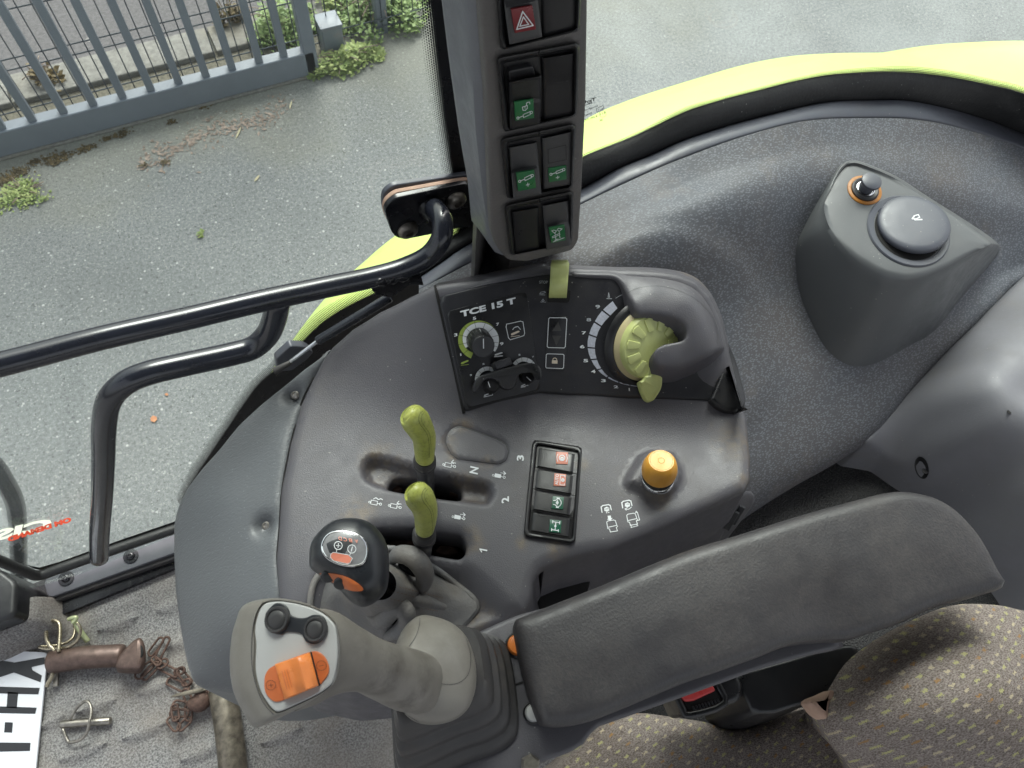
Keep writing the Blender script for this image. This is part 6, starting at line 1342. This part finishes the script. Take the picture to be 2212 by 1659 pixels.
# joystick
s = N('grip_worn_shaded'); n = s.noise(11, 3, .5); n3 = s.noise(120, 4, .7)
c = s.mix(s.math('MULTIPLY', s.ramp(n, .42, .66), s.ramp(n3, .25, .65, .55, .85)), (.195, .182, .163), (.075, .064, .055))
M['grip_worn_shaded'] = s.fin(c, s.ramp(n, .4, .6, .34, .5), s.bump(s.noise(900, 2), .15, .0006))
js = thing('joystick', 'worn beige-grey joystick with light faceplate and ribbed rubber boot', 'joystick', tuple(W(980, 1520, .80)))
bo = [(852, 1560), (850, 1500), (900, 1430), (960, 1385), (1020, 1372), (1050, 1378), (1088, 1392), (1106, 1440), (1115, 1500), (1120, 1560), (1112, 1598), (1072, 1628), (1005, 1652), (900, 1700), (862, 1690)]
B0 = resample(cr([np.r_[p, 0] for p in bo], 4, True), 100, True); ctr = np.array([985, 1530.0]); top_c = np.array([948, 1450.0]); rws = []
lev = [(0, 1.0), (.06, 1.02), (.16, 1.0), (.18, .93), (.24, .92), (.27, .95), (.38, .93), (.40, .86), (.46, .85), (.49, .88), (.60, .86), (.62, .79), (.68, .78), (.72, .81), (.84, .80), (.90, .76), (1.0, .72)]
for t, sc_ in lev: rws.append([W(ctr[0] * (1 - t) + top_c[0] * t + (b[0] - ctr[0]) * sc_ * (1 - .0 * t), ctr[1] * (1 - t) + (top_c[1]) * t + (b[1] - ctr[1]) * (sc_ * (1 - .12 * t)), .80 + .058 * t) for b in B0])
obj('rubber_boot', *rowsmesh(rws, True, False, True), 'rubber', js, ang=60, label='ribbed black rubber boot')
dc = [(848, 1430), (856, 1390), (876, 1352), (905, 1330), (935, 1331), (975, 1345), (1005, 1372), (1022, 1410), (1029, 1450), (1026, 1495), (1008, 1535), (975, 1558), (930, 1566), (890, 1556), (862, 1525), (848, 1480)]
D0 = resample(cr([np.r_[p, 0] for p in dc], 4, True), 80, True); dcn = np.array([942, 1450.0]); rws = []
for s_, z, dx in ((.96, .848, 4), (1.0, .856, 0), (1.0, .866, 0), (.97, .873, -2), (.90, .879, -6), (.78, .884, -14), (.62, .889, -26), (.4, .896, -40), (.1, .90, -50)): rws.append([W(dcn[0] + (b[0] - dcn[0]) * s_ + dx, dcn[1] + (b[1] - dcn[1]) * s_, z) for b in D0])
obj('grip_base', *rowsmesh(rws, True, True, True), 'grip_beige', js, ang=85)
def swept(secs, seg=40, n=6):
    """secs: (u, v, z, half width px across, half depth m)"""
    C_ = [W(s[0], s[1], s[2]) for s in secs]; pts = cr([np.r_[c, s[3], s[4]] for c, s in zip(C_, secs)], n); V = []; m = len(pts); yy = CR[:, 1]
    rws = []
    for i, p in enumerate(pts):
        T_ = pts[min(i + 1, m - 1)][:3] - pts[max(i - 1, 0)][:3]; T_ /= np.linalg.norm(T_); e1 = yy - yy @ T_ * T_; e1 /= np.linalg.norm(e1); e2 = np.cross(T_, e1)
        d = -((p[:3] - CP) @ CR[:, 2]); a = p[3] * S * d / F; b = p[4]
        rws.append([p[:3] + e1 * a * math.copysign(abs(math.cos(t)) ** .9, math.cos(t)) + e2 * b * math.copysign(abs(math.sin(t)) ** .9, math.sin(t)) for t in np.linspace(0, 2 * PI, seg + 1)[:-1]])
    return rowsmesh(rws, True, True, True)
obj('grip_stem', *swept([(968, 1484, .852, 30, .005), (935, 1480, .874, 54, .012), (885, 1470, .898, 64, .018), (835, 1452, .920, 60, .020), (790, 1434, .942, 58, .020), (740, 1420, .963, 72, .019), (690, 1416, .977, 98, .017), (630, 1430, .985, 105, .015)], 48), 'grip_worn_shaded', js, ang=85)
ho_ = [(521, 1313), (548, 1298), (600.6, 1292), (665, 1304), (712, 1330), (730, 1356), (735, 1400), (733, 1442), (719, 1478), (668, 1517), (610, 1548), (565, 1569), (544.7, 1569), (524, 1536), (503.6, 1492), (496, 1433), (500.6, 1374.6), (509.5, 1342)]
fpt = [(250, 1010), (240, 900), (265, 780), (310, 705), (400, 684), (520, 695), (640, 725), (740, 768), (815, 830), (850, 900), (862, 1100), (832, 1270), (790, 1330), (700, 1388), (560, 1455), (430, 1512), (380, 1500), (330, 1440), (280, 1350), (245, 1200)]
H0 = resample(cr([np.r_[p, 0] for p in ho_], 4, True), 110, True); F0 = resample(cr([np.r_[T5(*p), 0] for p in fpt], 3, True), 110, True)
k = min(range(110), key=lambda q: np.linalg.norm(H0[0] - F0[q])); F0 = F0[k:] + F0[:k]
if np.linalg.norm(H0[8] - F0[8]) > np.linalg.norm(H0[8] - F0[-8]): F0 = [F0[0]] + F0[1:][::-1]
hc = np.array([620, 1425.0]); rws = []
def jz(b, z): return z + (b[0] - 620) * .00006 + (b[1] - 1425) * -.00002
for s_, z in ((.55, .945), (.80, .952), (.93, .965), (.99, .985), (1.0, 1.0), (.995, 1.008)): rws.append([W(hc[0] + 20 * (1 - s_) + (b[0] - hc[0]) * s_, hc[1] + (b[1] - hc[1]) * s_, jz(b, z)) for b in H0])
for t, z in ((.35, 1.0135), (.7, 1.017), (.97, 1.0185), (1.0, 1.0175)): rws.append([W(*(h * (1 - t) + f * t)[:2], jz(f, z)) for h, f in zip(H0, F0)])
hd_ = obj('grip_head', *rowsmesh(rws, True, True, True), 'grip_beige', js, ang=80)
fcn = np.array([635, 1410.0]); FPt = [W(*(fcn + (f[:2] - fcn) * .975), jz(f, 1.0195)) for f in F0]
fn = np.cross(FPt[30] - FPt[0], FPt[60] - FPt[0]); fn /= np.linalg.norm(fn); fn = fn if fn[2] > 0 else -fn
fpl = obj('faceplate', *puck(FPt, fn, .003, .0008), 'faceplate', js, label='pale grey faceplate'); FS = Surf(fpl, z=1.02)
def b5(name, pts, mat, h, dep, r, parent, smoothc=True, label=None):
    P = [FS(*T5(*p), h) for p in pts]; P = cr(P, 4, True) if smoothc else rpoly(P, .0012); return obj(name, *puck(P, fn, dep, r), mat, parent, label=label)
pad = b5('button_pad', [(340, 760), (400, 706), (460, 715), (495, 750), (510, 790), (560, 812), (620, 812), (680, 790), (740, 800), (775, 850), (772, 930), (730, 990), (670, 1008), (620, 985), (590, 935), (540, 920), (480, 918), (440, 938), (370, 920), (325, 860), (322, 800)], 'knob_rubber', .0012, .002, .0006, fpl)
for x, y, r_ in ((418, 828, 82), (700, 900, 76)):
    c = FS(*T5(x, y), .001); a = r_ * .29412 * S * .46 / F; obj('thumb_button', *lathe(c, fn, [(a * 1.05, 0), (a * 1.02, .0015), (a * .94, .0026), (a * .80, .0025), (a * .74, .0018), (a * .68, .0022), (a * .3, .0024)], 44), 'button', pad, ang=50)
cap_ = [(316, 1310), (322, 1240), (350, 1190), (400, 1160), (520, 1110), (650, 1065), (710, 1062), (760, 1100), (790, 1170), (785, 1230), (745, 1285), (715, 1310), (600, 1360), (470, 1415), (400, 1432), (350, 1400), (325, 1360)]
osw = b5('roller_surround', cap_, 'orange_dark', .0010, .002, .0005, fpl)
pr = Print(lambda u, v: FS(u, v, .0016), fn)
for x, y in ((367, 1308), (738, 1165)): pr.circ(T5(x, y), 36 * .294, .8, 20)
pr.line([T5(350, 1310), T5(384, 1306)], .9); pr.line([T5(366, 1292), T5(369, 1325)], .9); pr.line([T5(722, 1168), T5(756, 1162)], .9); pr.build('symbol', 'knob_rubber', osw)
rq = [T5(395, 1155), T5(655, 1068), T5(718, 1312), T5(468, 1417)]
qm = quadmap(rq); rws = []
for s_, h in ((0, -.001), (0, .0035), (.03, .005), (.25, .0052), (.45, .006), (.60, .0105), (.66, .0108), (.80, .008), (.97, .0055), (1, .004), (1, -.001)):
    rws.append([FS(*qm(s_, 0), min(h, 0))] + [FS(*qm(s_, t), h - (.0012 if t in (0, 1) else 0)) for t in (0, .04, .3, .6, .96, 1)] + [FS(*qm(s_, 1), min(h, 0))])
rl = obj('thumb_roller', *rowsmesh(rws), 'orange', osw, ang=50, label='glossy orange thumb rocker')
pr = Print(lambda u, v: FS(u, v, .0058), fn)
for s_ in (.14, .21, .28): pr.line([qm(s_, .25), qm(s_, .75)], 1.3)
pr.build('grip_lines', 'orange_dark', rl)
obj('roller_gap', *tube([FS(*qm(1.01, 0), .0012), FS(*qm(1.01, 1), .0012)], .0007, 6, smooth=False), 'void', osw)
grime_shade(M['grip_worn_shaded'], [(W(830, 1425, .94), .034), (W(800, 1478, .95), .030), (W(880, 1420, .915), .028), (W(880, 1510, .915), .026), (W(745, 1400, .97), .022)], (.055, .046, .04), .8, 60)  # grime, with the dark thumb hollow's shade painted into the stem colour
gbS = Surf([o for o in js.children if o.name.startswith('grip_base')][0], z=.88)
pr = Print(lambda u, v: gbS(u, v, .0004), (0, 0, 1)); pr.line([(907, 1331), (906, 1350), (898, 1375), (884, 1396)], 1.2, curve=True)
pr.line([(1008, 1380), (1016, 1410), (1016, 1440), (1008, 1462), (988, 1476), (960, 1478), (930, 1470)], 1.0, curve=True); pr.line([(860, 1530), (880, 1545), (905, 1560)], 1.2, curve=True); pr.build('grip_seam', 'plastic_dark', js)
hS = Surf(hd_, z=1.0); pr = Print(lambda u, v: hS(u, v, .0004), (0, 0, 1)); pr.line([(568, 1300), (552, 1330), (545, 1365), (543, 1410), (546, 1450), (556, 1490), (570, 1520), (590, 1543)], 1.2, curve=True); pr.build('grip_seam', 'plastic_dark', js)
# ================================================================== seat, buckle, torn foam
seat = thing('driver_seat', 'brown-grey woven driver seat with yellow dashes, cushion and backrest edge', 'seat', tuple(W(1500, 1640, .5)))
cu = [(1130, 1700, .59), (1204, 1659, .60), (1270, 1604, .605), (1284, 1572, .605), (1337, 1545, .605), (1355, 1539, .605), (1400, 1538, .605), (1466, 1547, .605), (1532, 1557, .603), (1576, 1568, .60), (1620, 1569, .60), (1664, 1559, .60), (1730, 1538, .60), (1800, 1520, .60), (1900, 1520, .60), (2000, 1600, .60), (2000, 1800, .60), (1130, 1800, .60)]
fpx('seat_cushion', cu, 'fabric', seat, base=WZ, r=.020, depth=.09, draft=.0, step=.012, extra=[(1500, 1640, .615), (1350, 1640, .615), (1650, 1660, .61)])
bk_ = [(1791, 1552, .73), (1786, 1529, .73), (1808, 1493, .735), (1851, 1426, .74), (1925, 1369, .745), (2025, 1319, .75), (2091, 1298, .75), (2158, 1296, .75), (2212, 1306, .75), (2330, 1345, .75), (2400, 1500, .75), (2400, 1800, .72), (1980, 1800, .70), (1868, 1659, .71), (1825, 1616, .72)]
fpx('backrest', bk_, 'fabric', seat, base=WZ, r=.022, depth=.12, draft=-.35, step=.012, extra=[(2000, 1500, .80), (2150, 1450, .81), (2150, 1600, .80), (1950, 1580, .775)], closedcr=True)
sh = [(1600, 1452), (1700, 1425), (1774, 1403), (1836, 1391), (1862, 1400), (1855, 1430), (1810, 1490), (1748, 1519), (1686, 1540), (1638, 1541), (1620, 1501)]
obj('side_shell', *field([W(u, v, .70) for u, v in sh], lambda P: .70 - .015 * smooth(P[:, 0], W(1850, 1420, .7)[0], W(1600, 1500, .7)[0]), .008, .004, .10), 'plastic_black', seat, ang=80)
obj('torn_foam', *puck(cr([W(u, v, .725) for u, v in ((1750, 1513), (1778, 1500), (1806, 1490), (1800, 1520), (1790, 1552), (1772, 1545), (1758, 1530))], 3, True), (0, 0, 1), .02, .006), 'foam', seat, label='patch of bare pink-brown foam at the seam')
bu = thing('seat_belt_buckle', 'black seat belt buckle with red release button between seat and armrest', 'buckle', tuple(W(1520, 1520, .6)))
T4 = lambda x, y: (1355.4 + x * .22059, 1355.4 + y * .22059)
bz = .70
obj('buckle_body', *puck(rpoly([W(*T4(*p), bz) for p in ((450, 660), (640, 560), (1000, 430), (1080, 450), (1145, 560), (1140, 660), (1090, 730), (960, 770), (600, 872), (540, 850))], .006), (0, 0, 1), .05, .006), 'plastic_black', bu)
obj('buckle_mouth', *puck([W(*T4(*p), bz + .0012) for p in ((520, 690), (840, 540), (930, 730), (610, 830))], (0, 0, 1), .004, .0006), 'void', bu)
obj('release_button', *puck(rpoly([W(*T4(*p), bz + .005) for p in ((505, 655), (820, 540), (868, 615), (650, 715), (565, 722))], .002), (0, .1, 1), .008, .002), 'seatbelt_red', bu)
obj('buckle_rim', *tube([W(*T4(*p), bz + .001) for p in ((480, 670), (540, 800), (605, 858), (950, 745), (870, 540))], .0035, 10, 3), 'plastic_black', bu)
for k in range(9): 
    a = T4(640 + k * 30, 775 - k * 9); obj('mouth_ridge', *tube([W(*a, bz + .002), W(a[0] + 4, a[1] + 9, bz + .002)], .0011, 6, smooth=False), 'plastic_dark', bu)
# ================================================================== loose things on the cab floor
def w0(u, v, z=.008): return W(u, v, z)
T10 = lambda x, y: (54.2 + x * .22059, 1301.2 + y * .22059)
pl = thing('number_plate', 'white number plate with black characters lying flat at the left bottom corner', 'number plate', tuple(w0(40, 1500)))
pz = .012
pc = [w0(-130, 1400, pz), w0(103, 1409, pz), w0(77, 1659, pz), w0(72, 1720, pz), w0(-140, 1720, pz)]
pb_ = obj('plate_sheet', *puck(rpoly(pc, .008), (0, 0, 1), .004, .0008), 'plate_white', pl)
pr = Print(lambda u, v: W(u, v, pz + .0006), (0, 0, 1)); c02 = lambda x, y: Q(0, 2, x, y)
pr.fill([c02(*p) for p in ((0, 960), (95, 975), (290, 940), (292, 985), (205, 1005), (210, 1025), (272, 1060), (262, 1103), (90, 1040), (0, 1070), (-120, 1100), (-120, 940))]); pr.build('plate_letter', 'plate_black', pb_)
pr = Print(lambda u, v: W(u, v, pz + .0006), (0, 0, 1)); pr.fill([c02(*p) for p in ((-120, 1128), (258, 1140), (248, 1182), (-120, 1172))]); pr.fill([c02(*p) for p in ((-120, 1255), (238, 1268), (228, 1308), (-120, 1300))]); pr.fill([c02(*p) for p in ((50, 1165), (118, 1170), (108, 1272), (42, 1268))]); pr.build('plate_letter', 'plate_black', pb_)
pr = Print(lambda u, v: W(u, v, pz + .0006), (0, 0, 1)); pr.fill([c02(*p) for p in ((32, 1362), (83, 1364), (78, 1430), (26, 1428))]); pr.build('plate_dash', 'plate_black', pb_)
pr = Print(lambda u, v: W(u, v, pz + .0006), (0, 0, 1)); pr.fill([c02(*p) for p in ((-120, 1492), (198, 1496), (194, 1548), (-120, 1556))]); pr.build('plate_letter', 'plate_black', pb_)
# hitch pin
hp = thing('hitch_pin', 'thick rusty brown hitch pin lying on the mat, its head towards the chain', 'hitch pin', tuple(w0(200, 1420)))
ra_ = 17 * S * 1.45 / F * 1.06 / 1.0
obj('pin_shaft', *tube([W(112, 1430, ra_ + .006), W(180, 1420, ra_ + .006), W(262, 1416, ra_ + .006)], ra_ * 1.2, 28, smooth=False), 'pin_steel', hp)
hc_ = W(283, 1408, .022); hax = W(310, 1402, .040) - W(262, 1414, .015)
hq = [T10(*p) for p in ((885, 600), (930, 500), (1030, 390), (1110, 335), (1150, 360), (1172, 430), (1168, 540), (1130, 640), (1060, 655), (930, 650), (890, 635))]
obj('pin_head', *puck(cr([W(*p, .052) for p in hq], 3, True), (.3, .0, 1), .034, .008), 'pin_steel', hp)
obj('head_hole', *puck([W(*T10(1128 + 32 * math.cos(t), 480 + 62 * math.sin(t)), .0535) for t in np.linspace(0, 2 * PI, 20)[:-1]], (.3, 0, 1), .003, .001), 'void', hp)
obj('cross_pin', *bar(W(*T10(305, 640), .012), W(*T10(303, 822), .010), .008, .006), 'steel', hp)
rc = [T10(*p) for p in ((330, 480), (338, 350), (340, 240), (322, 195), (280, 178), (235, 195), (208, 260), (208, 350), (240, 420), (285, 470), (280, 540), (240, 570), (215, 600), (225, 640), (265, 670), (265, 720), (230, 780), (212, 822))]
tag(obj('r_clip', *tube([W(u, v, .040 - .0012 * i) for i, (u, v) in enumerate(rc)], .0032, 12, 5), 'zinc'), 'bent gold-coloured wire R-clip pushed through the tip of the hitch pin', 'clip')
lp = thing('linch_pin', 'pale green-gold linch pin with wire loop, half behind the wire R-clip', 'linch pin', tuple(w0(150, 1360)))
obj('wire_loop', *tube([W(*T10(*p), .012 + .002 * i) for i, p in enumerate(((480, 190), (485, 280), (470, 340), (420, 385), (340, 415), (230, 425), (150, 432), (150, 442), (220, 455), (330, 450), (420, 435), (500, 380), (540, 300), (540, 245), (510, 200)))], .0026, 10, 5), 'zinc', lp)
obj('pin_rod', *tube([W(*T10(470, 160), .02), W(*T10(540, 280), .016), W(*T10(612, 380), .010)], .0046, 14, smooth=False), 'zinc_green', lp)
obj('pin_eye', *tube([W(*T10(425, 165), .028), W(*T10(470, 150), .030), W(*T10(505, 152), .03), W(*T10(465, 200), .028)], .0036, 10, 4), 'zinc_green', lp)
lp = thing('linch_pin', 'worn silver linch pin with hexagonal wire ring lying alone below the hitch pin', 'linch pin', tuple(w0(185, 1555)))
obj('pin_rod', *tube([W(*T10(360, 1195), .010), W(*T10(480, 1185), .010), W(*T10(640, 1172), .010), W(*T10(830, 1160), .010)], .0066, 16, smooth=False), 'steel', lp)
obj('wire_loop', *tube([W(*T10(*p), z) for p, z in (((440, 1140), .016), ((500, 1040), .02), ((560, 985), .024), ((605, 970), .026), ((640, 1010), .028), ((648, 1080), .029), ((630, 1180), .030), ((600, 1280), .026), ((540, 1345), .020), ((450, 1370), .014), ((415, 1350), .012), ((370, 1240), .014))], .0026, 10, 4), 'steel', lp)
# rusty chain
ch = thing('rusty_chain', 'short rusty chain with long links lying on the mat next to the cowl', 'chain', tuple(w0(375, 1440)))
def link(a, b, w, z0=.008, z1=.012, tl=.0):
    A, B_ = W(*T10(*a), z0), W(*T10(*b), z1); t = (B_ - A) / np.linalg.norm(B_ - A); up = np.array([0, 0, 1.0]); s_ = np.cross(t, up); s_ /= np.linalg.norm(s_); s_ = s_ * math.cos(tl) + np.cross(t, s_) * math.sin(tl)
    r = w * .66 / 2; pts = []
    for k in range(5): th_ = PI / 2 + PI * k / 4; pts.append(A + t * r * (1 + math.cos(th_)) + s_ * r * math.sin(th_))
    for k in range(5): th_ = -PI / 2 + PI * k / 4; pts.append(B_ + t * r * (-1 + math.cos(th_)) + s_ * r * math.sin(th_))
    obj('chain_link', *tube(pts, .0020, 9, 3, closed=True), 'rust', ch)
for i, (a, b, w) in enumerate([((1215, 520), (1345, 350), .019), ((1290, 560), (1400, 340), .016), ((1085, 740), (1250, 590), .019), ((1150, 750), (1300, 590), .018), ((1250, 540), (1320, 610), .014), ((1300, 640), (1390, 560), .020), ((1320, 620), (1500, 710), .017), ((1465, 700), (1560, 650), .016), ((1500, 660), (1620, 800), .015), ((1395, 760), (1600, 860), .019), ((1540, 800), (1620, 770), .015), ((1560, 850), (1620, 1000), .018), ((1450, 990), (1640, 1030), .019), ((1460, 1000), (1480, 1160), .016), ((1600, 1000), (1600, 1160), .017), ((1420, 1090), (1600, 1080), .018), ((1410, 1130), (1500, 1250), .019), ((1500, 1250), (1620, 1130), .017)]):
    link(a, b, w, .008 + .004 * (i % 3), .010 + .004 * ((i + 1) % 3), (i % 4 - 1.5) * .2)
obj('chain_pin', *tube([W(*T10(*p), .022) for p in ((1700, 900), (1740, 940), (1700, 985), (1620, 990))], [.012, .016, .016, .010], 16, 4), 'rust', ch)
fd = [T10(*p) for p in ((1415, 930), (1470, 895), (1600, 860), (1740, 835), (1790, 850), (1720, 880), (1600, 905), (1480, 925))]
tag(obj('flat_steel_strip', *puck([W(*p, .040) for p in fd], (0, 0, 1), .004, .001), 'rust_pipe'), 'thin bent grey steel strip lying across the rusty chain', 'metal strip')
pp = [W(u, v, z) for u, v, z in ((480, 1490, .03), (492, 1560, .03), (500, 1620, .03), (510, 1740, .03))]
tag(obj('greasy_rod', *tube(pp, 26 * S * 1.42 / F, 26, smooth=False), 'rust_pipe'), 'thick grimy brown metal rod on the mat below the cowl', 'rod')
